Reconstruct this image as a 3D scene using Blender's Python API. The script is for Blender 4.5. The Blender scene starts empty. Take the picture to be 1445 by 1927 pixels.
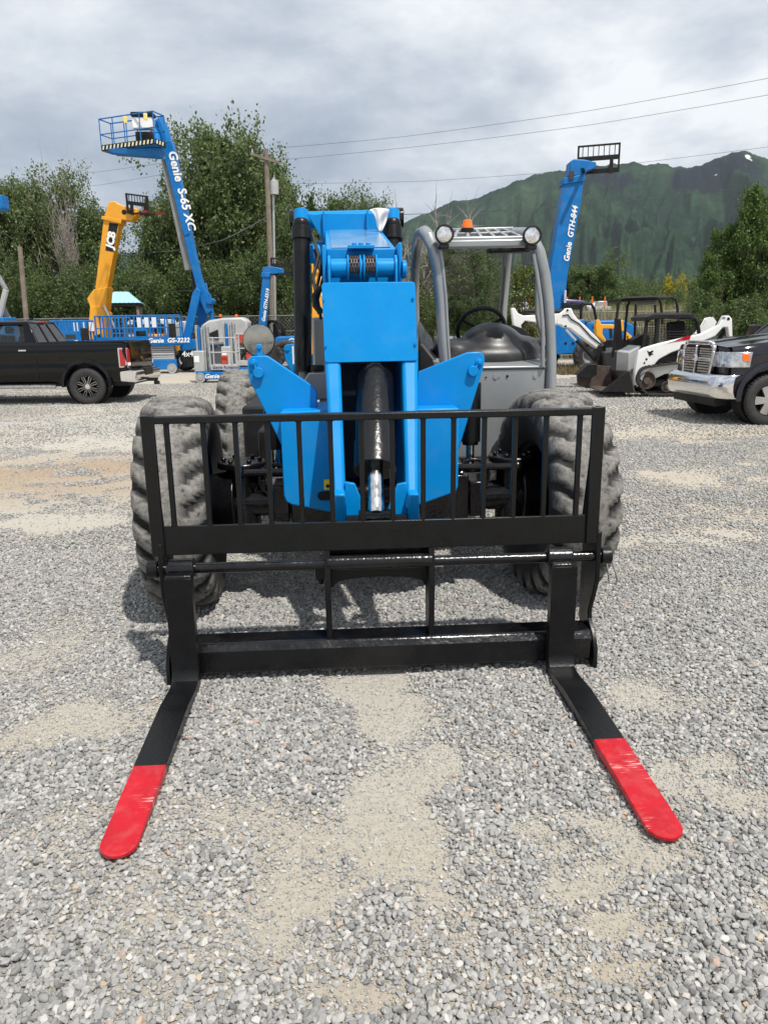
import bpy, bmesh, math, random
import numpy as np
from mathutils import Vector, Matrix

# ------------------------------------------------------------------ camera, sky, sun, exposure
sc = bpy.context.scene
COL = sc.collection
F, H = 1400.0, 1.68                     # focal length in photo pixels, eye height
PIT, ROLL = math.radians(14.0), math.radians(0.8)
_r0 = np.array([1, 0, 0.]); CF = np.array([0, math.cos(PIT), -math.sin(PIT)]); _u0 = np.array([0, math.sin(PIT), math.cos(PIT)])
CR = _r0*math.cos(ROLL) - _u0*math.sin(ROLL); CU = _r0*math.sin(ROLL) + _u0*math.cos(ROLL)
CAM = np.array([0, 0, H])
cd = bpy.data.cameras.new('camera'); cam = bpy.data.objects.new('camera', cd); COL.objects.link(cam)
cd.sensor_fit = 'VERTICAL'; cd.sensor_height = 24.0; cd.lens = 24.0*F/1927.0
cd.clip_start = 0.05; cd.clip_end = 20000
mw = Matrix.Identity(4)
for i in range(3):
    mw[i][0] = CR[i]; mw[i][1] = CU[i]; mw[i][2] = -CF[i]; mw[i][3] = CAM[i]
cam.matrix_world = mw
sc.camera = cam

SUN_EL, SUN_AZ = 62.0, 146.0            # azimuth clockwise from +Y (the view direction)
SKY_STRENGTH, SUN_STRENGTH = 0.095, 4.6
w = bpy.data.worlds.new('World'); sc.world = w; w.use_nodes = True
wn, wl = w.node_tree.nodes, w.node_tree.links
for n in list(wn): wn.remove(n)
wo = wn.new('ShaderNodeOutputWorld'); bg = wn.new('ShaderNodeBackground'); bg.inputs[1].default_value = SKY_STRENGTH
sky = wn.new('ShaderNodeTexSky'); sky.sky_type = 'NISHITA'; sky.sun_disc = False
sky.sun_elevation = math.radians(SUN_EL); sky.sun_rotation = math.radians(SUN_AZ)
tc = wn.new('ShaderNodeTexCoord'); sep = wn.new('ShaderNodeSeparateXYZ'); wl.new(tc.outputs['Generated'], sep.inputs[0])
# direction flattened onto a cloud layer: (x, y) / (z + k)
def wmath(op, a, b=None):
    n = wn.new('ShaderNodeMath'); n.operation = op
    for i, s in enumerate((a, b)):
        if s is None: continue
        if isinstance(s, (int, float)): n.inputs[i].default_value = s
        else: wl.new(s, n.inputs[i])
    return n.outputs[0]
zz = wmath('ADD', wmath('MAXIMUM', sep.outputs[2], 0.0), 0.30)
cmb = wn.new('ShaderNodeCombineXYZ')
wl.new(wmath('DIVIDE', sep.outputs[0], zz), cmb.inputs[0]); wl.new(wmath('DIVIDE', sep.outputs[1], zz), cmb.inputs[1])
cmb.inputs[2].default_value = 7.9
def wnoise(scale, detail, rough, dist):
    n = wn.new('ShaderNodeTexNoise'); n.inputs['Scale'].default_value = scale; n.inputs['Detail'].default_value = detail
    n.inputs['Roughness'].default_value = rough; n.inputs['Distortion'].default_value = dist
    wl.new(cmb.outputs[0], n.inputs['Vector']); return n.outputs['Fac']
n1 = wnoise(1.0, 9, 0.56, 0.3); n2 = wnoise(3.4, 8, 0.6, 0.3)
mixn = wmath('ADD', wmath('MULTIPLY', n1, 0.78), wmath('MULTIPLY', n2, 0.22))
ramp = wn.new('ShaderNodeValToRGB'); wl.new(mixn, ramp.inputs[0])
cr = ramp.color_ramp; cr.elements[0].position = 0.38; cr.elements[0].color = (3.2, 3.85, 4.8, 1)
cr.elements[1].position = 0.59; cr.elements[1].color = (9.2, 9.5, 9.8, 1)
e = cr.elements.new(0.46); e.color = (4.9, 5.5, 6.4, 1)
e = cr.elements.new(0.53); e.color = (7.2, 7.65, 8.25, 1)
gap = wn.new('ShaderNodeValToRGB'); wl.new(n1, gap.inputs[0])
gap.color_ramp.elements[0].position = 0.22; gap.color_ramp.elements[0].color = (0.75, 0.75, 0.75, 1)
gap.color_ramp.elements[1].position = 0.36; gap.color_ramp.elements[1].color = (1, 1, 1, 1)
mx = wn.new('ShaderNodeMix'); mx.data_type = 'RGBA'; wl.new(gap.outputs[0], mx.inputs['Factor'])
wl.new(sky.outputs[0], mx.inputs['A']); wl.new(ramp.outputs[0], mx.inputs['B'])
wl.new(mx.outputs['Result'], bg.inputs[0]); wl.new(bg.outputs[0], wo.inputs[0])

sl = bpy.data.lights.new('sun', 'SUN'); sl.energy = SUN_STRENGTH; sl.angle = math.radians(1.2); sl.color = (1.0, 0.95, 0.88)
so = bpy.data.objects.new('sun', sl); COL.objects.link(so)
_e, _a = math.radians(SUN_EL), math.radians(SUN_AZ)
sdir = Vector((math.sin(_a)*math.cos(_e), math.cos(_a)*math.cos(_e), math.sin(_e)))
so.rotation_euler = sdir.to_track_quat('Z', 'Y').to_euler(); so.location = (0, 0, 60)

vs = sc.view_settings; vs.view_transform = 'Standard'; vs.look = 'None'; vs.exposure = 0.18; vs.gamma = 1.0
try: vs.use_curve_mapping = False
except Exception: pass
sc.cycles.max_bounces = 8; sc.cycles.transparent_max_bounces = 16
sc.cycles.diffuse_bounces = 3; sc.cycles.glossy_bounces = 4
sc.cycles.use_denoising = True

# ------------------------------------------------------------------ pixels to places
def ray(u, v): return CF + CR*(u-722.5)/F - CU*(v-963.5)/F
def G(u, v, z=0.0):                      # where the line of sight meets level z
    d = ray(u, v); return CAM + d*((z-H)/d[2])
def D(u, v, Y):                          # where it meets the wall y = Y
    d = ray(u, v); return CAM + d*(Y/d[1])
class Frame:
    """A thing's own axes: origin on the ground, turned by deg about the vertical."""
    def __init__(s, o, deg):
        a = math.radians(deg); s.o = np.array([o[0], o[1], o[2] if len(o) > 2 else 0.0], float); s.deg = deg
        s.x = np.array([math.cos(a), math.sin(a), 0]); s.y = np.array([-math.sin(a), math.cos(a), 0])
    def at(s, u, v, y):
        d = ray(u, v); t = ((s.o-CAM)@s.y + y)/(d@s.y); p = CAM + d*t - s.o
        return (float(p@s.x), float(p@s.y), float(p[2]))
    def atx(s, u, v, x):
        d = ray(u, v); t = ((s.o-CAM)@s.x + x)/(d@s.x); p = CAM + d*t - s.o
        return (float(p@s.x), float(p@s.y), float(p[2]))
    def loc(s, p):
        q = np.array(p) - s.o; return (float(q@s.x), float(q@s.y), float(q[2]))

# ------------------------------------------------------------------ mesh helpers
def V(*a): return Vector(a[0] if len(a) == 1 else a)
def basis_for(d):
    d = V(d).normalized(); h = Vector((0, 0, 1)) if abs(d.z) < 0.95 else Vector((0, 1, 0))
    a = h.cross(d).normalized(); b = d.cross(a).normalized(); return a, b, d
class MB:
    def __init__(s): s.v = []; s.f = []; s.m = []
    def add(s, vs, fs, mat=0):
        o = len(s.v); s.v += [tuple(p) for p in vs]; s.f += [tuple(i+o for i in f) for f in fs]; s.m += [mat]*len(fs); return s
    def box(s, x0, x1, y0, y1, z0, z1, mat=0):
        vs = [(x0,y0,z0),(x1,y0,z0),(x1,y1,z0),(x0,y1,z0),(x0,y0,z1),(x1,y0,z1),(x1,y1,z1),(x0,y1,z1)]
        return s.add(vs, [(0,3,2,1),(4,5,6,7),(0,1,5,4),(1,2,6,5),(2,3,7,6),(3,0,4,7)], mat)
    def hexa(s, a, b, mat=0):            # bottom quad a, top quad b
        return s.add(list(a)+list(b), [(0,3,2,1),(4,5,6,7),(0,1,5,4),(1,2,6,5),(2,3,7,6),(3,0,4,7)], mat)
    def beam(s, p0, p1, wd, ht, up=None, mat=0, w1=None, h1=None):
        p0, p1 = V(p0), V(p1); a, b, d = basis_for(p1-p0)
        if up is not None:
            a = V(up).cross(d).normalized(); b = d.cross(a).normalized()
        w1 = wd if w1 is None else w1; h1 = ht if h1 is None else h1
        q = lambda p, w_, h_: [p-a*w_/2-b*h_/2, p+a*w_/2-b*h_/2, p+a*w_/2+b*h_/2, p-a*w_/2+b*h_/2]
        return s.hexa(q(p0, wd, ht), q(p1, w1, h1), mat)
    def prism(s, pts, vec, mat=0):
        n = len(pts); vec = V(vec); a = [V(p) for p in pts]
        return s.add(a+[p+vec for p in a], [tuple(range(n))[::-1], tuple(range(n, 2*n))]+[(i,(i+1)%n,n+(i+1)%n,n+i) for i in range(n)], mat)
    def tube(s, path, r, n=10, caps=True, mat=0):
        P = [V(p) for p in path]; k = len(P); R = r if isinstance(r, (list, tuple)) else [r]*k
        vs = []; fs = []; a = None
        for i, p in enumerate(P):
            d = (P[min(i+1, k-1)]-P[max(i-1, 0)]).normalized()
            if a is None: a, b, _ = basis_for(d)
            else:
                a = (a-d*a.dot(d))
                a = a.normalized() if a.length > 1e-6 else basis_for(d)[0]
                b = d.cross(a).normalized()
            for j in range(n):
                t = 2*math.pi*j/n; vs.append(p+(a*math.cos(t)+b*math.sin(t))*R[i])
        for i in range(k-1):
            for j in range(n):
                fs.append((i*n+j, i*n+(j+1)%n, (i+1)*n+(j+1)%n, (i+1)*n+j))
        if caps: fs += [tuple(range(n))[::-1], tuple(range((k-1)*n, k*n))]
        return s.add(vs, fs, mat)
    def cyl(s, p0, p1, r, r1=None, n=20, mat=0): return s.tube([p0, p1], [r, r if r1 is None else r1], n, True, mat)
    def lathe(s, prof, o, axis, n=32, mat=0, closed=False):
        a, b, d = basis_for(axis); o = V(o); vs = []; fs = []; k = len(prof)
        for i in range(n):
            t = 2*math.pi*i/n; e = a*math.cos(t)+b*math.sin(t)
            for (r, h) in prof: vs.append(o+e*r+d*h)
        for i in range(n):
            for j in range(k if closed else k-1):
                fs.append((i*k+j, ((i+1)%n)*k+j, ((i+1)%n)*k+(j+1)%k, i*k+(j+1)%k))
        return s.add(vs, fs, mat)
    def ball(s, c, r, nu=16, nv=10, mat=0):
        c = V(c); r = (r, r, r) if isinstance(r, (int, float)) else r; vs = []; fs = []
        for j in range(nv+1):
            ph = math.pi*j/nv
            for i in range(nu):
                t = 2*math.pi*i/nu
                vs.append((c.x+r[0]*math.sin(ph)*math.cos(t), c.y+r[1]*math.sin(ph)*math.sin(t), c.z+r[2]*math.cos(ph)))
        for j in range(nv):
            for i in range(nu): fs.append((j*nu+i, j*nu+(i+1)%nu, (j+1)*nu+(i+1)%nu, (j+1)*nu+i))
        return s.add(vs, fs, mat)
    def loft(s, secs, mat=0):            # closed sections joined in order, capped
        n = len(secs[0]); vs = [p for q in secs for p in q]
        fs = [(k*n+i, k*n+(i+1) % n, (k+1)*n+(i+1) % n, (k+1)*n+i) for k in range(len(secs)-1) for i in range(n)]
        return s.add(vs, fs+[tuple(range(n))[::-1], tuple(range((len(secs)-1)*n, len(secs)*n))], mat)
    def sheet(s, rows, mat=0):           # grid of points
        k = len(rows[0]); vs = [p for r_ in rows for p in r_]
        return s.add(vs, [(i*k+j, i*k+j+1, (i+1)*k+j+1, (i+1)*k+j) for i in range(len(rows)-1) for j in range(k-1)], mat)
    def mesh(s, name, mats, smooth=35, fix=True):
        me = bpy.data.meshes.new(name); me.from_pydata([tuple(p) for p in s.v], [], s.f)
        for mt in (mats if isinstance(mats, (list, tuple)) else [mats]): me.materials.append(mt)
        if any(s.m): me.polygons.foreach_set('material_index', s.m)
        if fix:
            b = bmesh.new(); b.from_mesh(me); bmesh.ops.remove_doubles(b, verts=b.verts, dist=1e-5)
            bmesh.ops.recalc_face_normals(b, faces=b.faces); b.to_mesh(me); b.free()
        if smooth:
            me.polygons.foreach_set('use_smooth', [True]*len(me.polygons))
            try: me.set_sharp_from_angle(angle=math.radians(smooth))
            except Exception: pass
        me.update(); return me
def put(name, me, parent=None, loc=None, rz=None):
    o = bpy.data.objects.new(name, me); COL.objects.link(o)
    if parent is not None: o.parent = parent
    if loc is not None: o.location = loc
    if rz is not None: o.rotation_euler[2] = rz
    return o
def part(name, mb, mat, parent, bevel=0.0, seg=2, smooth=35):
    o = put(name, mb.mesh(name, mat, smooth), parent)
    if bevel:
        m = o.modifiers.new('bevel', 'BEVEL'); m.width = bevel; m.segments = seg; m.limit_method = 'ANGLE'
        m.angle_limit = math.radians(40); m.harden_normals = False
    return o
def tag(o, label, cat, group=None, kind=None):
    if label: o['label'] = label
    if cat: o['category'] = cat
    if group: o['group'] = group
    if kind: o['kind'] = kind
    return o
def thing(name, label, cat, fr, group=None):
    o = bpy.data.objects.new(name, None); COL.objects.link(o); o.empty_display_size = 0.3
    o.location = tuple(fr.o); o.rotation_euler = (0, 0, math.radians(fr.deg))
    return tag(o, label, cat, group)
def lettering(body, size, parent, origin, right, up, mat, shear=0.25, bold=0.02, thick=0.004, name='lettering', align='LEFT', sx=1.0):
    """Raised letters: origin = baseline start, right/up = local directions."""
    cu = bpy.data.curves.new('t', 'FONT'); cu.body = body; cu.size = size; cu.shear = shear; cu.offset = bold*size
    cu.extrude = thick/2; cu.align_x = align; cu.resolution_u = 3
    t = bpy.data.objects.new('t', cu); COL.objects.link(t)
    dg = bpy.context.evaluated_depsgraph_get(); dg.update()
    me = bpy.data.meshes.new_from_object(t.evaluated_get(dg)); bpy.data.objects.remove(t); bpy.data.curves.remove(cu)
    r = V(right).normalized(); u = V(up); u = (u-r*u.dot(r)).normalized(); n = r.cross(u); o = V(origin)
    for v_ in me.vertices: v_.co = o + r*(v_.co.x*sx) + u*v_.co.y + n*v_.co.z
    me.materials.clear(); me.materials.append(mat)
    return put(name, me, parent)

# ------------------------------------------------------------------ materials
MATS = {}
def nodes_of(name):
    m = bpy.data.materials.new(name); m.use_nodes = True
    nt = m.node_tree; return m, nt, nt.nodes['Principled BSDF']
def N(nt, typ, **kw):
    n = nt.nodes.new(typ)
    for k, val in kw.items():
        if k in n.inputs: n.inputs[k].default_value = val
        else: setattr(n, k, val)
    return n
def ramp_of(nt, src, stops):
    r = nt.nodes.new('ShaderNodeValToRGB'); nt.links.new(src, r.inputs[0]); c = r.color_ramp
    c.elements[0].position, c.elements[0].color = stops[0][0], (*stops[0][1], 1) if len(stops[0][1]) == 3 else stops[0][1]
    c.elements[1].position, c.elements[1].color = stops[-1][0], (*stops[-1][1], 1)
    for p, col in stops[1:-1]: c.elements.new(p).color = (*col, 1)
    return r.outputs[0]
def paint(name, col, rough=0.35, metal=0.0, coat=0.0, var=0.12, nscale=6.0, bump=0.0, bscale=60.0, dust=0.0, dustcol=(0.35, 0.32, 0.27), spec=0.5):
    if name in MATS: return MATS[name]
    m, nt, p = nodes_of(name); L = nt.links
    tc = N(nt, 'ShaderNodeTexCoord')
    n = N(nt, 'ShaderNodeTexNoise', Scale=nscale, Detail=6.0, Roughness=0.6); L.new(tc.outputs['Object'], n.inputs['Vector'])
    lo = tuple(c*(1-var) for c in col); hi = tuple(min(1, c*(1+var)) for c in col)
    cout = ramp_of(nt, n.outputs['Fac'], [(0.3, lo), (0.7, hi)])
    if dust:
        n2 = N(nt, 'ShaderNodeTexNoise', Scale=nscale*2.3, Detail=9.0, Roughness=0.68); L.new(tc.outputs['Object'], n2.inputs['Vector'])
        f = ramp_of(nt, n2.outputs['Fac'], [(0.48, (0, 0, 0)), (0.75, (dust, dust, dust))])
        mx = N(nt, 'ShaderNodeMix', data_type='RGBA'); L.new(f, mx.inputs['Factor']); L.new(cout, mx.inputs['A']); mx.inputs['B'].default_value = (*dustcol, 1)
        cout = mx.outputs['Result']
    L.new(cout, p.inputs['Base Color'])
    rr = ramp_of(nt, n.outputs['Fac'], [(0.3, (max(0.02, rough-0.07),)*3), (0.7, (min(1, rough+0.1),)*3)]); L.new(rr, p.inputs['Roughness'])
    p.inputs['Metallic'].default_value = metal; p.inputs['Coat Weight'].default_value = coat; p.inputs['Coat Roughness'].default_value = 0.06
    p.inputs['Specular IOR Level'].default_value = spec
    if bump:
        b = N(nt, 'ShaderNodeBump', Strength=bump, Distance=0.004); n3 = N(nt, 'ShaderNodeTexNoise', Scale=bscale, Detail=4.0)
        L.new(tc.outputs['Object'], n3.inputs['Vector']); L.new(n3.outputs['Fac'], b.inputs['Height']); L.new(b.outputs[0], p.inputs['Normal'])
    MATS[name] = m; return m
def glassy(name, tint, alpha, rough=0.03):
    if name in MATS: return MATS[name]
    m, nt, p = nodes_of(name); L = nt.links
    nt.nodes.remove(p); out = nt.nodes['Material Output']
    tr = N(nt, 'ShaderNodeBsdfTransparent'); tr.inputs[0].default_value = (*tint, 1)
    gl = N(nt, 'ShaderNodeBsdfGlossy', Roughness=rough); fr = N(nt, 'ShaderNodeFresnel', IOR=1.5)
    ad = N(nt, 'ShaderNodeMath', operation='ADD'); ad.inputs[1].default_value = alpha; L.new(fr.outputs[0], ad.inputs[0])
    mx = N(nt, 'ShaderNodeMixShader'); L.new(ad.outputs[0], mx.inputs[0]); L.new(tr.outputs[0], mx.inputs[1]); L.new(gl.outputs[0], mx.inputs[2])
    L.new(mx.outputs[0], out.inputs[0]); MATS[name] = m; return m

BLUE = paint('blue_paint', (0.0, 0.225, 0.58), 0.34, coat=0.0, var=0.06, nscale=3, bump=0.12, bscale=140, dust=0.05, spec=0.2)
BLUE2 = paint('fleet_blue', (0.0, 0.14, 0.42), 0.4, var=0.1, nscale=2, dust=0.12, spec=0.3)
GBLACK = paint('gloss_black', (0.004, 0.004, 0.005), 0.2, var=0.3, nscale=9, bump=0.5, bscale=45, dust=0.03, dustcol=(0.16, 0.15, 0.14), spec=0.45)
SBLACK = paint('satin_black', (0.0045, 0.0048, 0.0055), 0.32, var=0.3, nscale=7, bump=0.3, bscale=80, dust=0.02, dustcol=(0.1, 0.1, 0.1), spec=0.28)
MBLACK = paint('matt_black', (0.009, 0.009, 0.0095), 0.55, var=0.3, nscale=5, dust=0.12, dustcol=(0.09, 0.085, 0.075), spec=0.3)
RED = paint('red_paint', (0.42, 0.002, 0.011), 0.32, var=0.16, nscale=7, bump=0.25, bscale=60, dust=0.10, dustcol=(0.65, 0.42, 0.38), spec=0.35)
def scuffed(mat, col, lo, hi):           # pale scrapes running across the blade, in patches
    nt = mat.node_tree; L = nt.links; p = nt.nodes['Principled BSDF']; src = p.inputs['Base Color'].links[0].from_socket
    tc = N(nt, 'ShaderNodeTexCoord'); mp = N(nt, 'ShaderNodeMapping'); mp.inputs['Scale'].default_value = (9, 130, 9); mp.inputs['Rotation'].default_value = (0, 0, 0.12); L.new(tc.outputs['Object'], mp.inputs[0])
    a = N(nt, 'ShaderNodeTexNoise', Scale=1.0, Detail=5.0, Roughness=0.7); L.new(mp.outputs[0], a.inputs['Vector']); b = N(nt, 'ShaderNodeTexNoise', Scale=5.0, Detail=3.0); L.new(tc.outputs['Object'], b.inputs['Vector'])
    m = N(nt, 'ShaderNodeMath', operation='MULTIPLY'); L.new(a.outputs['Fac'], m.inputs[0]); L.new(b.outputs['Fac'], m.inputs[1])
    f = ramp_of(nt, m.outputs[0], [(lo, (0, 0, 0)), (hi, (0.75, 0.75, 0.75))]); x = N(nt, 'ShaderNodeMix', data_type='RGBA'); L.new(f, x.inputs['Factor']); L.new(src, x.inputs['A']); x.inputs['B'].default_value = (*col, 1)
    L.new(x.outputs['Result'], p.inputs['Base Color'])
scuffed(RED, (0.75, 0.5, 0.46), 0.345, 0.40)
CGREY = paint('cab_grey', (0.30, 0.315, 0.325), 0.36, metal=0.45, var=0.08, nscale=4, dust=0.15)
LGREY = paint('light_grey', (0.4, 0.41, 0.41), 0.45, var=0.1, nscale=3, dust=0.2)
MGREY = paint('mid_grey', (0.2, 0.205, 0.21), 0.45, var=0.15, nscale=3, dust=0.25)
CHROME = paint('chrome', (0.72, 0.72, 0.74), 0.1, metal=1.0, var=0.05)
STEEL = paint('bare_steel', (0.5, 0.49, 0.47), 0.3, metal=1.0, var=0.2, nscale=14)
GALV = paint('galvanised_steel', (0.45, 0.46, 0.47), 0.45, metal=0.7, var=0.15, nscale=10)
WHITE = paint('white_paint', (0.76, 0.76, 0.75), 0.4, var=0.05, nscale=3, dust=0.12)
DECAL = paint('white_decal', (0.8, 0.8, 0.8), 0.5, var=0.03)
YELLOW = paint('machine_yellow', (0.75, 0.33, 0.012), 0.4, coat=0.15, var=0.1, nscale=2, dust=0.12)
ORANGE = paint('orange_lens', (0.85, 0.16, 0.015), 0.25, var=0.08)
REDLENS = paint('red_lens', (0.35, 0.01, 0.015), 0.15, coat=0.6, var=0.15, nscale=20)
PLASTIC = paint('dash_plastic', (0.02, 0.02, 0.022), 0.38, var=0.2, nscale=4, bump=0.1, bscale=250, dust=0.12)
CARBLACK = paint('car_black', (0.0018, 0.0018, 0.0022), 0.07, var=0.1, nscale=2, spec=0.36)
CARBLUEBLACK = paint('car_blue_black', (0.012, 0.012, 0.019), 0.1, var=0.1, nscale=2, dust=0.03, spec=0.5)
RUBBER = paint('car_rubber', (0.022, 0.022, 0.023), 0.75, var=0.2, nscale=12, bump=0.5, bscale=60, dust=0.35, dustcol=(0.12, 0.115, 0.105))
GREYRUBBER = paint('grey_rubber', (0.34, 0.34, 0.33), 0.7, var=0.15, nscale=8, dust=0.3)
GLASS = glassy('window_glass', (0.86, 0.9, 0.88), 0.0)
FENCEGREY = paint('fence_steel', (0.17, 0.175, 0.18), 0.6, metal=0.3, var=0.15, nscale=10)
DGLASS = glassy('dark_window_glass', (0.10, 0.11, 0.11), 0.05)
WOOD = paint('weathered_wood', (0.2, 0.165, 0.13), 0.85, var=0.3, nscale=3, bump=0.5, bscale=25)
TWIG = paint('grey_twig', (0.30, 0.265, 0.235), 0.9, var=0.2, nscale=2.5)
BARK = paint('bark', (0.13, 0.105, 0.08), 0.9, var=0.35, nscale=2.5, bump=0.6, bscale=12)
PALEBARK = paint('pale_bark', (0.25, 0.22, 0.19), 0.9, var=0.3, nscale=2.5, bump=0.6, bscale=12)
RUST = paint('worn_bucket_steel', (0.075, 0.055, 0.045), 0.6, metal=0.2, var=0.4, nscale=6, dust=0.45, dustcol=(0.2, 0.15, 0.12))
CLOTH = paint('white_cloth', (0.75, 0.75, 0.76), 0.9, var=0.06, nscale=20)
TEAL = paint('light_blue_roof', (0.3, 0.52, 0.62), 0.5, var=0.06, nscale=2)
# ------------------------------------------------------------------ ground and gravel
rng = np.random.default_rng(7); random.seed(7)
def vnoise(x, y, seed=0):
    xi, yi = np.floor(x).astype(np.int64), np.floor(y).astype(np.int64); fx, fy = x-xi, y-yi
    fx = fx*fx*(3-2*fx); fy = fy*fy*(3-2*fy)
    def h(a, b):
        n = (a*374761393 + b*668265263 + seed*1442695041) & 0x7fffffff
        n = ((n ^ (n >> 13))*1274126177) & 0x7fffffff
        return ((n ^ (n >> 16)) & 0xffff)/65535.0
    return (h(xi, yi)*(1-fx)+h(xi+1, yi)*fx)*(1-fy) + (h(xi, yi+1)*(1-fx)+h(xi+1, yi+1)*fx)*fy
def fbm(x, y, seed=0, oct=4):
    s = 0; a = 0.5
    for k in range(oct): s = s + a*vnoise(x*2**k, y*2**k, seed+k); a *= 0.5
    return s/(1-0.5**oct)

m, nt, p = nodes_of('gravel_ground'); L = nt.links
geo = N(nt, 'ShaderNodeNewGeometry'); sx = N(nt, 'ShaderNodeSeparateXYZ'); L.new(geo.outputs['Position'], sx.inputs[0])
vo = N(nt, 'ShaderNodeTexVoronoi', Scale=36.0); L.new(geo.outputs['Position'], vo.inputs['Vector'])
stone = ramp_of(nt, vo.outputs['Color'], [(0.1, (0.2, 0.195, 0.183)), (0.5, (0.34, 0.33, 0.305)), (0.9, (0.47, 0.45, 0.41))])
fine = N(nt, 'ShaderNodeTexNoise', Scale=240.0, Detail=5.0, Roughness=0.7); L.new(geo.outputs['Position'], fine.inputs['Vector'])
mid_ = N(nt, 'ShaderNodeTexNoise', Scale=34.0, Detail=6.0, Roughness=0.65); L.new(geo.outputs['Position'], mid_.inputs['Vector'])
fm = N(nt, 'ShaderNodeMix', data_type='FLOAT'); fm.inputs['Factor'].default_value = 0.5; L.new(fine.outputs['Fac'], fm.inputs['A']); L.new(mid_.outputs['Fac'], fm.inputs['B'])
dustc = ramp_of(nt, fm.outputs['Result'], [(0.25, (0.37, 0.345, 0.295)), (0.55, (0.475, 0.45, 0.39)), (0.8, (0.56, 0.53, 0.465))])
big = N(nt, 'ShaderNodeTexNoise', Scale=0.42, Detail=7.0, Roughness=0.62, Distortion=0.4)
mp = N(nt, 'ShaderNodeMapping'); mp.inputs['Scale'].default_value = (0.55, 1.0, 1.0); L.new(geo.outputs['Position'], mp.inputs[0]); L.new(mp.outputs[0], big.inputs['Vector'])
# beyond the loose stones the sheet itself carries the gravel colour; underneath them it is bare fine dust
dist = N(nt, 'ShaderNodeMapRange'); dist.inputs['From Min'].default_value = 7.0; dist.inputs['From Max'].default_value = 16.0; L.new(sx.outputs[1], dist.inputs[0])
patch = ramp_of(nt, big.outputs['Fac'], [(0.40, (0, 0, 0)), (0.58, (1, 1, 1))])
f1 = N(nt, 'ShaderNodeMath', operation='MULTIPLY'); L.new(dist.outputs[0], f1.inputs[0]); L.new(patch, f1.inputs[1])
f1b = N(nt, 'ShaderNodeMath', operation='MULTIPLY'); f1b.inputs[1].default_value = 0.75; L.new(f1.outputs[0], f1b.inputs[0])
c1 = N(nt, 'ShaderNodeMix', data_type='RGBA'); L.new(f1b.outputs[0], c1.inputs['Factor']); L.new(dustc, c1.inputs['A']); L.new(stone, c1.inputs['B'])
tan = N(nt, 'ShaderNodeTexNoise', Scale=0.28, Detail=5.0, Roughness=0.55); mp2 = N(nt, 'ShaderNodeMapping'); mp2.inputs['Scale'].default_value = (0.35, 1.0, 1.0); mp2.inputs['Location'].default_value = (3.1, 1.4, 0)
L.new(geo.outputs['Position'], mp2.inputs[0]); L.new(mp2.outputs[0], tan.inputs['Vector'])
tf = ramp_of(nt, tan.outputs['Fac'], [(0.46, (0, 0, 0)), (0.64, (0.6, 0.6, 0.6))])
c2 = N(nt, 'ShaderNodeMix', data_type='RGBA'); L.new(tf, c2.inputs['Factor']); L.new(c1.outputs['Result'], c2.inputs['A']); c2.inputs['B'].default_value = (0.42, 0.335, 0.235, 1)
# brown dirt wheel tracks across the left of the yard
tk_c = G(110, 895); tmap = N(nt, 'ShaderNodeMapping'); tmap.vector_type = 'TEXTURE'; tmap.inputs['Location'].default_value = (tk_c[0], tk_c[1], 0); tmap.inputs['Scale'].default_value = (4.6, 1.9, 1.0); tmap.inputs['Rotation'].default_value = (0, 0, 0.12)
L.new(geo.outputs['Position'], tmap.inputs[0]); tln = N(nt, 'ShaderNodeVectorMath', operation='LENGTH'); L.new(tmap.outputs[0], tln.inputs[0])
tmr = N(nt, 'ShaderNodeMapRange'); tmr.inputs['From Min'].default_value = 1.15; tmr.inputs['From Max'].default_value = 0.35; L.new(tln.outputs['Value'], tmr.inputs[0])
tmu = N(nt, 'ShaderNodeMath', operation='MULTIPLY'); L.new(tmr.outputs[0], tmu.inputs[0]); L.new(ramp_of(nt, big.outputs['Fac'], [(0.3, (0.25, 0.25, 0.25)), (0.6, (0.85, 0.85, 0.85))]), tmu.inputs[1])
c2b = N(nt, 'ShaderNodeMix', data_type='RGBA'); L.new(tmu.outputs[0], c2b.inputs['Factor']); L.new(c2.outputs['Result'], c2b.inputs['A']); c2b.inputs['B'].default_value = (0.35, 0.255, 0.17, 1); c2 = c2b
# the rough field past the lot's back fence
fld = N(nt, 'ShaderNodeMapRange'); fld.inputs['From Min'].default_value = 36.0; fld.inputs['From Max'].default_value = 39.0; L.new(sx.outputs[1], fld.inputs[0])
fieldc = ramp_of(nt, big.outputs['Fac'], [(0.35, (0.06, 0.075, 0.03)), (0.65, (0.2, 0.17, 0.09))])
c3 = N(nt, 'ShaderNodeMix', data_type='RGBA'); L.new(fld.outputs[0], c3.inputs['Factor']); L.new(c2.outputs['Result'], c3.inputs['A']); L.new(fieldc, c3.inputs['B'])
L.new(c3.outputs['Result'], p.inputs['Base Color']); p.inputs['Roughness'].default_value = 0.95; p.inputs['Specular IOR Level'].default_value = 0.15
hgt = N(nt, 'ShaderNodeMath', operation='ADD'); L.new(vo.outputs['Distance'], hgt.inputs[0]); L.new(fine.outputs['Fac'], hgt.inputs[1])
bp = N(nt, 'ShaderNodeBump', Strength=0.7, Distance=0.012); L.new(hgt.outputs[0], bp.inputs['Height']); L.new(bp.outputs[0], p.inputs['Normal'])
GROUND = m
gx = sorted(set([-6000, -3000, -1200, -500, -200, -90] + list(range(-50, 51, 2)) + [90, 200, 500, 1200, 3000, 6000]))
gy = sorted(set([-3000, -800, -200, -60, -20] + list(range(-6, 61, 2)) + [80, 120, 200, 400, 900, 2000, 4000, 9000]))
gm = MB(); gm.sheet([[(x, y, 0.0) for x in gx] for y in gy])
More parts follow.
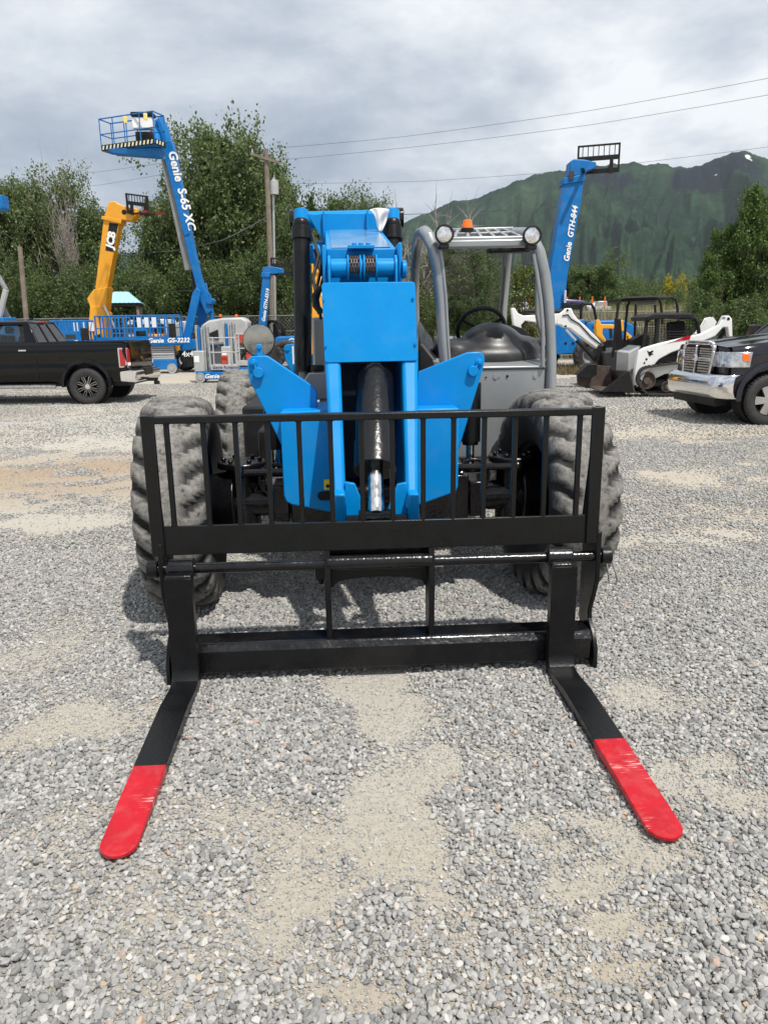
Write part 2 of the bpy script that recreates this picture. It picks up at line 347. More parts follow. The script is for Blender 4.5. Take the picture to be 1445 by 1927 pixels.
tag(put('ground', gm.mesh('ground', GROUND, 0)), 'grey gravel and dust yard ground', None, kind='structure')

# dusty bare patches, as ellipses on the ground: photo centre and photo half sizes
PATCH = [(760, 1400, 95, 150, 1.0), (735, 1290, 120, 40, .8), (1110, 1590, 190, 55, .9), (1060, 1650, 90, 40, .8), (1220, 1470, 110, 60, .6), (1390, 1480, 90, 60, .8), (1260, 1300, 130, 35, .5),
         (210, 1350, 100, 40, .55), (60, 1390, 60, 40, .6), (1150, 1740, 55, 24, .5), (640, 1880, 110, 30, .5), (1230, 1730, 60, 40, .3), (1420, 1660, 60, 60, .5),
         (900, 1570, 60, 50, .4), (100, 1230, 120, 40, .35), (140, 880, 260, 60, .85), (60, 985, 160, 18, .9), (60, 800, 200, 20, .4), (330, 830, 120, 30, .4), (480, 1110, 60, 25, .7), (560, 1240, 50, 20, .5), (1300, 1020, 160, 25, .55), (1330, 900, 140, 20, .5), (1250, 820, 160, 15, .4), (1000, 1300, 60, 40, .6), (960, 1410, 70, 40, .4), (1180, 1830, 70, 26, .3)]
def bare(x, y):
    b = np.zeros_like(x)
    for (u, v, du, dv, s) in PATCH:
        c = G(u, v); rx = abs(G(u+du, v)[0]-c[0]); ry = abs(G(u, v-dv)[1]-c[1])
        d = ((x-c[0])/rx)**2 + ((y-c[1])/ry)**2
        b = np.maximum(b, s*np.clip(1.7-d, 0, 1.2))
    n = fbm(x*3.4, y*3.4, 3, 5); n2 = np.clip((n-0.24)*2.6, 0, 1.15)
    return np.clip(b*n2 + np.clip((fbm(x*0.9, y*1.1, 11, 5)-0.52)*2.4, 0, 0.7)*n2, 0, 1)
def layer(sp, y0, y1, smin, smax, seed, drop, zf):
    r = np.random.default_rng(seed); P = []
    ys = np.arange(y0, y1, sp*0.87)
    for k, y in enumerate(ys):
        hw = 0.56*y + 0.9; xs = np.arange(-hw, hw, sp) + (k % 2)*sp/2
        P.append(np.stack([xs, np.full_like(xs, y)], 1))
    P = np.concatenate(P); P += r.uniform(-0.52*sp, 0.52*sp, P.shape)
    b = bare(P[:, 0], P[:, 1]); keep = r.random(len(P)) > np.clip(b*1.45-0.12, 0, 1)*drop; P, b = P[keep], b[keep]
    n = len(P); s = smin + (smax-smin)*r.beta(2.2, 3.2, n)
    s *= (1-0.4*b)
    sc3 = np.stack([s*r.uniform(0.85, 1.45, n), s*r.uniform(0.7, 1.1, n), s*r.uniform(0.5, 0.9, n)], 1)
    z = sc3[:, 2]*r.uniform(zf[0], zf[1], n)*(1-0.8*b) + 0.002
    rot = np.stack([r.normal(0, 0.28, n), r.normal(0, 0.28, n), r.uniform(0, 6.283, n)], 1)
    t = np.clip(r.normal(0.5, 0.19, n) + 0.15*b, 0, 0.93)
    odd = r.random(n) < 0.014; t[odd] = r.uniform(0.94, 1.0, odd.sum())
    return np.concatenate([P, z[:, None]], 1), sc3, rot, t, r.integers(0, 9, n)
LAY = [layer(0.0146, 1.0, 5.6, 0.0062, 0.0172, 1, 0.92, (0.15, 1.35)), layer(0.0105, 1.0, 4.6, 0.0025, 0.007, 2, 0.45, (0.1, 0.7)),
       layer(0.027, 5.6, 11.0, 0.009, 0.018, 3, 0.85, (0.15, 0.9)), layer(0.065, 11.0, 24.0, 0.011, 0.022, 4, 0.8, (0.2, 0.8))]
gp, gs, gr_, gt, gi = [np.concatenate([l[k] for l in LAY]) for k in range(5)]
me = bpy.data.meshes.new('gravel'); me.vertices.add(len(gp)); me.vertices.foreach_set('co', gp.astype(np.float32).ravel())
for nm, ty, arr in (('size', 'FLOAT_VECTOR', gs), ('turn', 'FLOAT_VECTOR', gr_), ('tint', 'FLOAT', gt), ('pick', 'INT', gi)):
    a = me.attributes.new(nm, ty, 'POINT')
    a.data.foreach_set('vector' if ty == 'FLOAT_VECTOR' else 'value', (arr.astype(np.int32) if ty == 'INT' else arr.astype(np.float32)).ravel())
m, nt, p = nodes_of('gravel_stone'); L = nt.links
at = N(nt, 'ShaderNodeAttribute', attribute_name='tint'); at.attribute_type = 'INSTANCER'
tcn = N(nt, 'ShaderNodeTexCoord'); nz = N(nt, 'ShaderNodeTexNoise', Scale=2.2, Detail=6.0, Roughness=0.7); L.new(tcn.outputs['Object'], nz.inputs['Vector'])
base = ramp_of(nt, at.outputs['Fac'], [(0.0, (0.135, 0.134, 0.132)), (0.3, (0.245, 0.242, 0.236)), (0.6, (0.36, 0.355, 0.342)), (0.92, (0.53, 0.515, 0.48)), (0.95, (0.42, 0.31, 0.25)), (0.98, (0.46, 0.36, 0.27)), (1.0, (0.5, 0.45, 0.36))])
mxs = N(nt, 'ShaderNodeMix', data_type='RGBA', blend_type='MULTIPLY'); mxs.inputs['Factor'].default_value = 0.5
L.new(base, mxs.inputs['A']); L.new(ramp_of(nt, nz.outputs['Fac'], [(0.3, (0.62, 0.62, 0.62)), (0.7, (1, 1, 1))]), mxs.inputs['B'])
L.new(mxs.outputs['Result'], p.inputs['Base Color']); p.inputs['Roughness'].default_value = 0.85; p.inputs['Specular IOR Level'].default_value = 0.25
STONE = m
ng = bpy.data.node_groups.new('gravel_scatter', 'GeometryNodeTree')
ng.interface.new_socket('Geometry', in_out='INPUT', socket_type='NodeSocketGeometry'); ng.interface.new_socket('Geometry', in_out='OUTPUT', socket_type='NodeSocketGeometry')
gi_ = ng.nodes.new('NodeGroupInput'); go_ = ng.nodes.new('NodeGroupOutput'); gl = ng.links
g2i = ng.nodes.new('GeometryNodeGeometryToInstance')
for k in range(9):
    ico = ng.nodes.new('GeometryNodeMeshIcoSphere'); ico.inputs['Subdivisions'].default_value = 2; ico.inputs['Radius'].default_value = 1.0
    pos = ng.nodes.new('GeometryNodeInputPosition'); rv = ng.nodes.new('FunctionNodeRandomValue'); rv.data_type = 'FLOAT'; rv.inputs['Seed'].default_value = 31+k
    rv.inputs[2].default_value = 0.30; rv.inputs[3].default_value = 1.15
    scl = ng.nodes.new('ShaderNodeVectorMath'); scl.operation = 'SCALE'; gl.new(pos.outputs[0], scl.inputs[0]); gl.new(rv.outputs[1], scl.inputs['Scale'])
    sp_ = ng.nodes.new('GeometryNodeSetPosition'); gl.new(ico.outputs[0], sp_.inputs['Geometry']); gl.new(scl.outputs[0], sp_.inputs['Position'])
    hull = ng.nodes.new('GeometryNodeConvexHull'); gl.new(sp_.outputs[0], hull.inputs[0])
    ss = ng.nodes.new('GeometryNodeSetShadeSmooth'); gl.new(hull.outputs[0], ss.inputs['Geometry']); ss.inputs['Shade Smooth'].default_value = (k == 4)
    sm = ng.nodes.new('GeometryNodeSetMaterial'); sm.inputs['Material'].default_value = STONE; gl.new(ss.outputs[0], sm.inputs['Geometry'])
    gl.new(sm.outputs[0], g2i.inputs[0])
iop = ng.nodes.new('GeometryNodeInstanceOnPoints'); gl.new(gi_.outputs[0], iop.inputs['Points']); gl.new(g2i.outputs[0], iop.inputs['Instance']); iop.inputs['Pick Instance'].default_value = True
def nattr(nm, ty):
    a = ng.nodes.new('GeometryNodeInputNamedAttribute'); a.data_type = ty; a.inputs['Name'].default_value = nm; return a.outputs['Attribute']
gl.new(nattr('pick', 'INT'), iop.inputs['Instance Index']); gl.new(nattr('size', 'FLOAT_VECTOR'), iop.inputs['Scale'])
e2r = ng.nodes.new('FunctionNodeEulerToRotation'); gl.new(nattr('turn', 'FLOAT_VECTOR'), e2r.inputs[0]); gl.new(e2r.outputs[0], iop.inputs['Rotation'])
gl.new(iop.outputs[0], go_.inputs[0])
gravel = put('gravel', me); md = gravel.modifiers.new('scatter', 'NODES'); md.node_group = ng
tag(gravel, 'loose grey crushed stones covering the dusty yard', 'gravel', kind='stuff')

# ------------------------------------------------------------------ mountain
SKYL = [(-900, 470), (-500, 430), (-200, 440), (0, 455), (150, 470), (230, 478), (400, 470), (600, 440), (700, 428), (760, 418), (800, 398), (850, 377), (900, 366), (945, 346), (985, 334), (1005, 323), (1040, 320), (1100, 312), (1165, 305),
        (1190, 302), (1215, 306), (1250, 303), (1275, 309), (1300, 309), (1330, 300), (1350, 293), (1378, 285), (1405, 277), (1430, 284), (1460, 292), (1600, 330), (1900, 300), (2400, 340), (3200, 380)]
AZ = []; EL = []
for (u, v) in SKYL:
    d = ray(u, v); AZ.append(math.atan2(d[0], d[1])); EL.append(math.atan2(d[2], math.hypot(d[0], d[1])))
az = np.linspace(AZ[0], AZ[-1], 1000); el = np.interp(az, AZ, EL)
el = el + 0.0016*(fbm(az*160, az*0, 5, 4)-0.5)*2 + 0.0009*(vnoise(az*1500, az*0, 8)-0.5)
tt = np.concatenate([np.linspace(0, 1, 120), [1.08, 1.25]])
R0, R1 = 1500.0, 3900.0
A2, T2 = np.meshgrid(az, tt)
RR = R0 + (R1-R0)*T2
ridge = np.tan(el)[None, :]*R1 + H
warp = 0.06*(fbm(A2*9, T2*3, 21, 3)-0.5)
gul = 1-np.abs(2*fbm((A2+warp)*15, T2*1.3+3, 9, 4)-1)           # ridged spurs running down the slope
gul2 = 1-np.abs(2*fbm((A2+warp*0.6)*85, T2*3+7, 15, 4)-1)
hh = ridge*np.clip(T2, 0, 1)**1.12
env = np.clip(T2*(1.02-T2), 0, 1)*4
hh = hh - env*ridge*(0.68*(1-gul) + 0.13*(1-gul2)) + 6*env*(fbm(A2*300, T2*30, 31, 3)-0.5)
hh = np.where(T2 > 1, ridge*(1-(T2-1)*1.6), hh) - np.where(T2 <= 0, 12, 0)
X = RR*np.sin(A2); Y = RR*np.cos(A2)
mm = MB(); mm.sheet([[(X[i, j], Y[i, j], hh[i, j]) for j in range(len(az))] for i in range(len(tt))])
m, nt, p = nodes_of('mountain_slope'); L = nt.links
geo = N(nt, 'ShaderNodeNewGeometry'); na = N(nt, 'ShaderNodeTexNoise', Scale=0.0035, Detail=9.0, Roughness=0.62, Distortion=0.8); L.new(geo.outputs['Position'], na.inputs['Vector'])
nb = N(nt, 'ShaderNodeTexNoise', Scale=0.03, Detail=6.0, Roughness=0.7); L.new(geo.outputs['Position'], nb.inputs['Vector'])
c_a = ramp_of(nt, na.outputs['Fac'], [(0.34, (0.010, 0.024, 0.016)), (0.5, (0.022, 0.048, 0.027)), (0.68, (0.042, 0.072, 0.038))])
c_b = N(nt, 'ShaderNodeMix', data_type='RGBA', blend_type='MULTIPLY'); c_b.inputs['Factor'].default_value = 0.7; L.new(c_a, c_b.inputs['A'])
L.new(ramp_of(nt, nb.outputs['Fac'], [(0.38, (0.3, 0.3, 0.34)), (0.62, (1.15, 1.15, 1.1))]), c_b.inputs['B'])
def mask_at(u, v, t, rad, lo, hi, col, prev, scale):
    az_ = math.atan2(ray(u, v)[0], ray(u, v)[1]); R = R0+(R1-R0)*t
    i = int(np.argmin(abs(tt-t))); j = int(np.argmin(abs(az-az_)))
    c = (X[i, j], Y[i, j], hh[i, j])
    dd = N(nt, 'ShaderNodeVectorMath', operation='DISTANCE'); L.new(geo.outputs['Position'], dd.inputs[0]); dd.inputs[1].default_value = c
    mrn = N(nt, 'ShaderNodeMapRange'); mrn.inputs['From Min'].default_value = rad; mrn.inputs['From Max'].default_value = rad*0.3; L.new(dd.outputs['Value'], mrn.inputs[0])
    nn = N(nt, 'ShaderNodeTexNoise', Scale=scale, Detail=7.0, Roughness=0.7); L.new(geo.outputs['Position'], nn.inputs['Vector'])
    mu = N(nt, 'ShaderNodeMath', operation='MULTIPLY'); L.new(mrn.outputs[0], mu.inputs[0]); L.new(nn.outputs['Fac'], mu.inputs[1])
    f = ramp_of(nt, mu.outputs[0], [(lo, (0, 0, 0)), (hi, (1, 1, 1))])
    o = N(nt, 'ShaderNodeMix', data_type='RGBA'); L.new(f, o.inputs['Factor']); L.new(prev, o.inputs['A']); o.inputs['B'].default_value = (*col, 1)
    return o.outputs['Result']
cc = c_b.outputs['Result']
cc = mask_at(1235, 500, 0.22, 260, 0.46, 0.62, (0.12, 0.092, 0.078), cc, 0.012)
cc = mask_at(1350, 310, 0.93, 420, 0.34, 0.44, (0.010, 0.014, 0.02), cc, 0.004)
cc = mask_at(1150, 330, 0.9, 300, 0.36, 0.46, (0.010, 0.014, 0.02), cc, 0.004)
cc = mask_at(1360, 315, 0.93, 330, 0.66, 0.68, (0.7, 0.72, 0.74), cc, 0.03)
cc = mask_at(1408, 286, 0.985, 55, 0.48, 0.54, (0.7, 0.72, 0.74), cc, 0.015)
L.new(cc, p.inputs['Base Color']); p.inputs['Roughness'].default_value = 1.0; p.inputs['Specular IOR Level'].default_value = 0.0
bpn = N(nt, 'ShaderNodeBump', Strength=0.6, Distance=14.0); L.new(nb.outputs['Fac'], bpn.inputs['Height']); L.new(bpn.outputs[0], p.inputs['Normal'])
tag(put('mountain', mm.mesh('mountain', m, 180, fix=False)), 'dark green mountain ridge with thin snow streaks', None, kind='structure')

# ------------------------------------------------------------------ trees
def leaf_mat(name, dark, mid, light, trans=0.25):
    m, nt, p = nodes_of(name); L = nt.links
    a = N(nt, 'ShaderNodeAttribute', attribute_name='tint')
    c = ramp_of(nt, a.outputs['Fac'], [(0.0, dark), (0.55, mid), (1.0, light)])
    L.new(c, p.inputs['Base Color']); p.inputs['Roughness'].default_value = 0.5; p.inputs['Specular IOR Level'].default_value = 0.35
    t = N(nt, 'ShaderNodeBsdfTranslucent'); L.new(c, t.inputs[0]); mxs = N(nt, 'ShaderNodeMixShader'); mxs.inputs[0].default_value = trans
    L.new(p.outputs[0], mxs.inputs[1]); L.new(t.outputs[0], mxs.inputs[2]); L.new(mxs.outputs[0], nt.nodes['Material Output'].inputs[0]); return m
LEAF_POPLAR = leaf_mat('poplar_leaf', (0.058, 0.095, 0.028), (0.138, 0.192, 0.064), (0.29, 0.35, 0.17), 0.4)
LEAF_DARK = leaf_mat('dark_leaf', (0.052, 0.086, 0.026), (0.11, 0.162, 0.052), (0.2, 0.265, 0.1), 0.4)
LEAF_YOUNG = leaf_mat('bright_leaf', (0.045, 0.085, 0.018), (0.1, 0.17, 0.04), (0.2, 0.29, 0.075), 0.35)
LEAF_LIME = leaf_mat('lime_leaf', (0.06, 0.085, 0.015), (0.13, 0.16, 0.03), (0.22, 0.25, 0.06))
LEAF_GOLD = leaf_mat('golden_leaf', (0.2, 0.17, 0.012), (0.4, 0.34, 0.02), (0.55, 0.48, 0.04))
def leaves_mesh(name, C, S, mat, r, aspect=0.62):
    n = len(C); d = r.normal(size=(n, 3)); d /= np.linalg.norm(d, axis=1)[:, None]
    e = np.cross(d, r.normal(size=(n, 3))); e /= np.linalg.norm(e, axis=1)[:, None]
    a = d*S[:, None]/2; b = e*S[:, None]*aspect/2
    co = np.stack([C-a, C+b, C+a, C-b], 1).reshape(-1, 3).astype(np.float32)
    me = bpy.data.meshes.new(name); me.vertices.add(4*n); me.vertices.foreach_set('co', co.ravel())
    me.loops.add(4*n); me.loops.foreach_set('vertex_index', np.arange(4*n, dtype=np.int32))
    me.polygons.add(n); me.polygons.foreach_set('loop_start', np.arange(0, 4*n, 4, dtype=np.int32))
    at = me.attributes.new('tint', 'FLOAT', 'FACE'); at.data.foreach_set('value', np.clip(r.normal(0.45, 0.22, n), 0, 1).astype(np.float32))
    me.materials.append(mat); me.update(calc_edges=True); return me
def make_tree(seed, h, rad, low, mat, leaf, nlimb, per, steep, bark, bare_top=0.0, shape='poplar', tw=6, tk=1.0):
    """Unit-built tree: tapered trunk, limbs, twigs; leaves in clumps along them."""
    r = np.random.default_rng(seed); w_ = MB(); C = []
    tr = [np.array([0, 0, -0.1])]
    for k in range(1, 9): tr.append(np.array([r.normal(0, 0.03*h/8*k**0.5), r.normal(0, 0.03*h/8*k**0.5), h*0.93*k/8]))
    tr = np.array(tr); w_.tube([tuple(q) for q in tr], [max(0.02, h*0.018*(1-k/8.6)) for k in range(9)], 7)
    for i in range(nlimb):
        f = low + (0.97-low)*(i+r.random())/nlimb; z = f*h*0.93
        base = np.array([np.interp(z, tr[:, 2], tr[:, 0]), np.interp(z, tr[:, 2], tr[:, 1]), z])
        if shape == 'poplar': prof = math.sin(math.pi*min(1, max(0.0, (f-low*0.6)/(1.06-low*0.6)))**0.8)**0.7
        elif shape == 'round': prof = math.sqrt(max(0.02, 1-(2*(f-low)/(1.0-low)*0.95-0.85)**2))
        else: prof = (1-f)**0.75+0.08
        ln = rad*prof*r.uniform(0.65, 1.2); a = r.uniform(0, 6.283); up = math.radians(r.uniform(*steep))
        d = np.array([math.cos(a)*math.cos(up), math.sin(a)*math.cos(up), math.sin(up)])
        L_ = ln/max(0.35, math.cos(up)); pts = [base]
        for k in range(1, 5): pts.append(base + d*L_*k/4 + r.normal(0, 0.05*L_, 3)*(k/4) + np.array([0, 0, 0.05*L_*(k/4)**2]))
        w_.tube([tuple(q) for q in pts], [max(0.012, h*0.0062*(1-k/4.7)*(1-0.5*f)) for k in range(5)], 5)
        for s_ in range(tw):
            t = r.uniform(0.25, 1.0); q0 = np.array(pts[int(t*3.999)]); q1 = np.array(pts[min(4, int(t*3.999)+1)]); b0 = q0 + (q1-q0)*((t*4) % 1)
            dd = d*0.7 + r.normal(0, 0.6, 3); dd[2] += 0.25; dd /= np.linalg.norm(dd); l2 = L_*r.uniform(0.16, 0.36)
            b1 = b0 + dd*l2; w_.tube([tuple(b0), tuple((b0+b1)/2+r.normal(0, 0.04*l2, 3)), tuple(b1)], [h*0.0022*tk, h*0.0016*tk, h*0.0007*tk], 4)
            if r.random() < bare_top: continue
            nn = int(per*r.uniform(0.5, 1.4)); tl = r.uniform(0.2, 1.15, nn)[:, None]
            C.append(b0[None]+(b1-b0)[None]*tl + r.normal(0, 0.13*l2+0.010*h, (nn, 3)))
    C = np.concatenate(C) if C else np.zeros((1, 3)); C = C[C[:, 2] > 0.1]
    wm = w_.mesh('trunk', bark, 60, fix=False)
    lm = leaves_mesh('crown', C, leaf*r.uniform(0.6, 1.4, len(C)), mat, r)
    return wm, lm, np.percentile(C[:, 2], 99.9), np.percentile(np.hypot(C[:, 0], C[:, 1]), 94)
TREES = {
 'poplar': make_tree(1, 13, 3.4, 0.10, LEAF_POPLAR, 0.23, 120, 88, (35, 62), PALEBARK, 0.02),
 'poplar2': make_tree(2, 12, 3.0, 0.08, LEAF_POPLAR, 0.23, 110, 84, (38, 66), PALEBARK, 0.04),
 'sparse': make_tree(3, 11, 2.6, 0.10, LEAF_POPLAR, 0.19, 64, 34, (40, 68), PALEBARK, 0.22),
 'round': make_tree(4, 9, 4.0, 0.12, LEAF_DARK, 0.2, 100, 80, (5, 50), BARK, 0.0, 'round'),
 'bushy': make_tree(5, 5, 3.2, 0.04, LEAF_DARK, 0.15, 80, 62, (0, 50), BARK, 0.0, 'round'),
 'young': make_tree(6, 7, 1.5, 0.05, LEAF_YOUNG, 0.12, 95, 40, (35, 66), BARK, 0.0, 'cone'),
 'lime': make_tree(7, 6, 2.4, 0.08, LEAF_LIME, 0.17, 56, 30, (10, 55), BARK, 0.0, 'round'),
 'gold': make_tree(8, 6, 3.2, 0.08, LEAF_GOLD, 0.3, 46, 28, (10, 55), BARK, 0.0, 'round'),
 'bare': make_tree(9, 9, 3.0, 0.08, LEAF_POPLAR, 0.16, 90, 2, (42, 74), TWIG, 0.96, tw=13, tk=1.7),
}
def px_m(n, Y): return n*(Y*math.cos(PIT))/F
def tree(kind, u, vtop, Y, wpx, label, cat='tree', group=None, rz=None, sy=1.0, name=None, topped=1.0):
    wm, lm, ht, rd = TREES[kind]; top = D(u, vtop, Y); fr = Frame((top[0], Y, 0), random.uniform(0, 360) if rz is None else rz)
    nm = name or {'bare': 'bare_tree', 'bushy': 'bush', 'gold': 'golden_tree'}.get(kind, 'leafy_tree')
    o = thing(nm, label, cat, fr, group); sz = top[2]/ht; sx_ = px_m(wpx/2, Y)/rd
    o.scale = (sx_, sx_*sy, sz)
    put('trunk', wm, o); put('crown', lm, o); return o
tree('poplar', 418, 226, 47, 165, 'tallest grey-green poplar, its crown rising beside the blue boom lift arm')
tree('poplar2', 352, 240, 49, 130, 'tall leafy poplar directly behind the slanted blue boom lift arm')
tree('poplar2', 300, 312, 46, 95, 'leafy poplar filling the gap between the yellow boom and the blue lift arm')
tree('poplar', 478, 282, 50, 130, 'leafy poplar just behind the top of the wooden utility pole')
tree('round', 590, 330, 55, 150, 'round dark tree behind the transformer canister on its thin pole')
tree('round', 545, 372, 45, 130, 'dark tree behind the small blue lift boom and its black forks')
tree('round', 655, 425, 58, 130, 'low dark tree showing over the main blue boom head')
tree('poplar', 695, 366, 60, 80, 'small tree whose top shows behind the white rag')
tree('poplar', 14, 322, 44, 105, 'leafy poplar nearest the grey folded lift arm at the yard edge')
tree('sparse', 92, 300, 45, 120, 'thin half-bare poplar with pale twigs above the black pickup cab')
tree('bare', 105, 288, 44, 50, 'bare grey-branched tree standing among the leafy poplars by the wooden post')
tree('poplar2', 155, 314, 46, 85, 'leafy poplar left of the yellow boom, behind the black pickup')
tree('sparse', 60, 345, 47, 110, 'sparse poplar behind the leaning wooden post')
tree('bushy', 250, 500, 43, 150, 'dark bush behind the small pavilion with the light blue roof', 'bush')
tree('bushy', 330, 470, 44, 170, 'dark bush at the foot of the blue boom lift arm', 'bush')
tree('bushy', 430, 450, 44, 170, 'dark bush behind the grey engine cover of the boom lift', 'bush')
tree('bushy', 530, 480, 43, 140, 'dark bush behind the chain link fence and small blue telehandler', 'bush')
tree('bushy', 100, 500, 42, 170, 'dark bush low behind the roof of the black pickup', 'bush')
tree('bushy', 5, 480, 42, 140, 'dark bush behind the grey folded lift arm', 'bush')
tree('bushy', 180, 470, 44, 120, 'dark bush right behind the yellow telescopic boom', 'bush')
tree('bare', 800, 372, 33, 110, 'bare twiggy tree standing between the boom and the cab')
tree('bare', 868, 362, 34, 110, 'bare twiggy tree rising above the orange beacon on the cab')
tree('sparse', 858, 440, 33, 150, 'half-bare tree seen through the open front of the cab')
tree('bushy', 850, 525, 32, 150, 'green bush seen through the cab above the steering wheel', 'bush')
tree('round', 905, 455, 36, 120, 'dark tree seen through the cab beside its rear post')
tree('bushy', 760, 500, 33, 110, 'green bush between the boom head and the grey cab', 'bush')
tree('lime', 985, 474, 40, 95, 'yellow-green tree seen past the rear cab post')
tree('round', 1112, 478, 70, 120, 'round dark green tree beside the raised blue telehandler boom')
tree('round', 1060, 500, 74, 100, 'dark tree behind the raised blue telehandler boom')
k = 0
for (u, v, wd, kd, lb) in [(1170, 520, 75, 'bushy', 'dark green bush next to the round tree on the far field'), (1205, 514, 80, 'bushy', 'wide dark bush on the far field left of the golden tree'),
        (1240, 520, 70, 'round', 'far dark tree touching the golden tree'), (1300, 510, 90, 'lime', 'light green tree just right of the golden tree'), (1335, 518, 70, 'round', 'far dark tree partly behind the bright young tree')]:
    tree(kd, u, v, 110+6*k, wd, lb, 'bush' if kd == 'bushy' else 'tree'); k += 1
tree('bushy', 1258, 536, 97, 80, 'low dark bush hiding the foot of the golden tree', 'bush')
tree('gold', 1269, 513, 105, 44, 'small bright golden yellow tree on the far field')
tree('young', 1415, 350, 27, 92, 'tallest bright green young tree with a feathery top behind the pickup hood')
tree('young', 1378, 425, 27.4, 80, 'bright green sapling just left of the feathery topped tree')
tree('young', 1352, 432, 28.2, 66, 'slim bright green sapling left of the other saplings')
tree('young', 1440, 372, 28.0, 95, 'bright green young tree half cut off at the yard edge behind the pickup windscreen')
tree('young', 1335, 478, 26.8, 60, 'short bright green sapling above the raised white loader arm end')
tree('young', 1480, 390, 26.0, 110, 'bright green young tree beside the pickup cab')
tree('bushy', 1390, 545, 25.5, 170, 'dense green bush at the foot of the bright young trees', 'bush')
tree('bushy', 1350, 570, 26.5, 110, 'green bush behind the raised white loader arm end', 'bush')

def grass(name, label, x0, x1, y0, y1, n, h, col, wd=0.05, seed=5):
    r = np.random.default_rng(seed); X = r.uniform(x0, x1, n); Y = r.uniform(y0, y1, n); hh_ = h*r.uniform(0.55, 1.1, n); a = r.uniform(0, 6.28, n)
    lx, ly = r.normal(0, 0.16, n)*h, r.normal(0, 0.16, n)*h; ww = wd*r.uniform(0.5, 1.4, n)
    b0 = np.stack([X-np.cos(a)*ww/2, Y-np.sin(a)*ww/2, np.zeros(n)], 1); b1 = np.stack([X+np.cos(a)*ww/2, Y+np.sin(a)*ww/2, np.zeros(n)], 1)
    tp = np.stack([X+lx, Y+ly, hh_], 1); co = np.stack([b0, b1, tp], 1).reshape(-1, 3).astype(np.float32)
    me = bpy.data.meshes.new(name); me.vertices.add(3*n); me.vertices.foreach_set('co', co.ravel()); me.loops.add(3*n); me.loops.foreach_set('vertex_index', np.arange(3*n, dtype=np.int32))
    me.polygons.add(n); me.polygons.foreach_set('loop_start', np.arange(0, 3*n, 3, dtype=np.int32))
    at = me.attributes.new('tint', 'FLOAT', 'FACE'); at.data.foreach_set('value', r.random(n).astype(np.float32))
    me.materials.append(leaf_mat(name+'_blade', *col)); me.update(calc_edges=True); tag(put(name, me), label, 'grass', kind='stuff')
grass('tall_dry_grass', 'tall pale reeds and dry grass behind the back fence', 8.5, 34, 37.6, 48, 42000, 2.55, ((0.13, 0.14, 0.05), (0.33, 0.29, 0.15), (0.5, 0.45, 0.28)), 0.12)
grass('dry_weeds', 'strip of dry brown weeds under the parked blue telehandler', 6.0, 11.5, 25.5, 28.5, 7000, 0.34, ((0.12, 0.085, 0.04), (0.24, 0.18, 0.095), (0.36, 0.29, 0.17)), 0.03, 6)
grass('fence_weeds', 'yellowish weeds along the chain link fence', -26, 4, 35.6, 38.5, 16000, 0.75, ((0.09, 0.095, 0.035), (0.22, 0.2, 0.08), (0.36, 0.32, 0.16)), 0.06, 8)

# ------------------------------------------------------------------ poles, wires, fence, pavilion, trailers
PY = 41.0
def stick(p_bot, p_top, r0, r1, mat, name, parent, n=10): return part(name, MB().cyl(p_bot, p_top, r0, r1, n), mat, parent)
b_ = D(514, 640, PY); t_ = D(501, 281, PY); fr = Frame((b_[0], PY, 0), 0)
o = thing('utility_pole', 'tall weathered wooden utility pole with a crossarm among the poplars', 'utility pole', fr)
lo, hi = fr.loc((b_[0], PY, 0)), fr.loc(t_); stick(lo, hi, 0.17, 0.12, WOOD, 'pole', o)
q0, q1 = fr.loc(D(472, 289, PY-0.16)), fr.loc(D(525, 306, PY-0.16)); part('crossarm', MB().beam(q0, q1, 0.1, 0.13), WOOD, o)
for f in (0.06, 0.94): c = V(q0).lerp(V(q1), f); part('insulator', MB().cyl(c+V((0, 0, 0.06)), c+V((0, 0, 0.24)), 0.05, 0.03, 8), GALV, o)
b_ = D(517.5, 640, PY-1.5); t_ = D(514, 335, PY-1.5); fr = Frame((b_[0], PY-1.5, 0), 0)
o = thing('steel_pole', 'thin grey steel pole carrying a cylindrical transformer canister', 'pole', fr)
stick((0, 0, 0), fr.loc(t_), 0.07, 0.055, GALV, 'pole', o, 8)
c0, c1 = fr.loc(D(517, 366, PY-1.7)), fr.loc(D(516.5, 341, PY-1.7)); cb = MB().cyl(c0, c1, 0.2, 0.2, 16); cb.cyl(c1, V(c1)+V((0, 0, 0.05)), 0.2, 0.12, 16)
part('transformer_canister', cb, LGREY, o); part('bushing', MB().cyl(V(c1)+V((0, 0, 0.05)), V(c1)+V((0, 0, 0.3)), 0.04, 0.02, 8), GALV, o)
b_ = D(50, 625, 37.5); t_ = D(38, 464, 37.5); fr = Frame((b_[0], 37.5, 0), 0)
o = thing('wooden_post', 'short leaning wooden pole behind the black pickup cab', 'pole', fr); stick((0, 0, 0), fr.loc(t_), 0.13, 0.11, WOOD, 'pole', o)
WIRE = paint('wire_grey', (0.09, 0.092, 0.1), 0.6)
def wire(pts, label, r=0.008, sag=0.0, mat=None):
    P = [V(D(u, v, Y)) for (u, v, Y) in pts]; path = []
    for i in range(len(P)-1):
        for k in range(8): path.append(P[i].lerp(P[i+1], k/8))
    path.append(P[-1]); n = len(path)-1
    path = [q-V((0, 0, sag*4*(k/n)*(1-k/n))) for k, q in enumerate(path)]
    fr = Frame((path[0].x, path[0].y, 0), 0)
    o = put('power_line', MB().tube([fr.loc(q) for q in path], r, 5).mesh('power_line', mat or WIRE, 60), None, tuple(fr.o)); tag(o, label, 'power line', 'power lines')
wire([(501, 280, PY), (760, 249, 37), (1110, 199, 33), (1560, 125, 28)], 'topmost overhead power line running from the utility pole crossarm', sag=0.2)
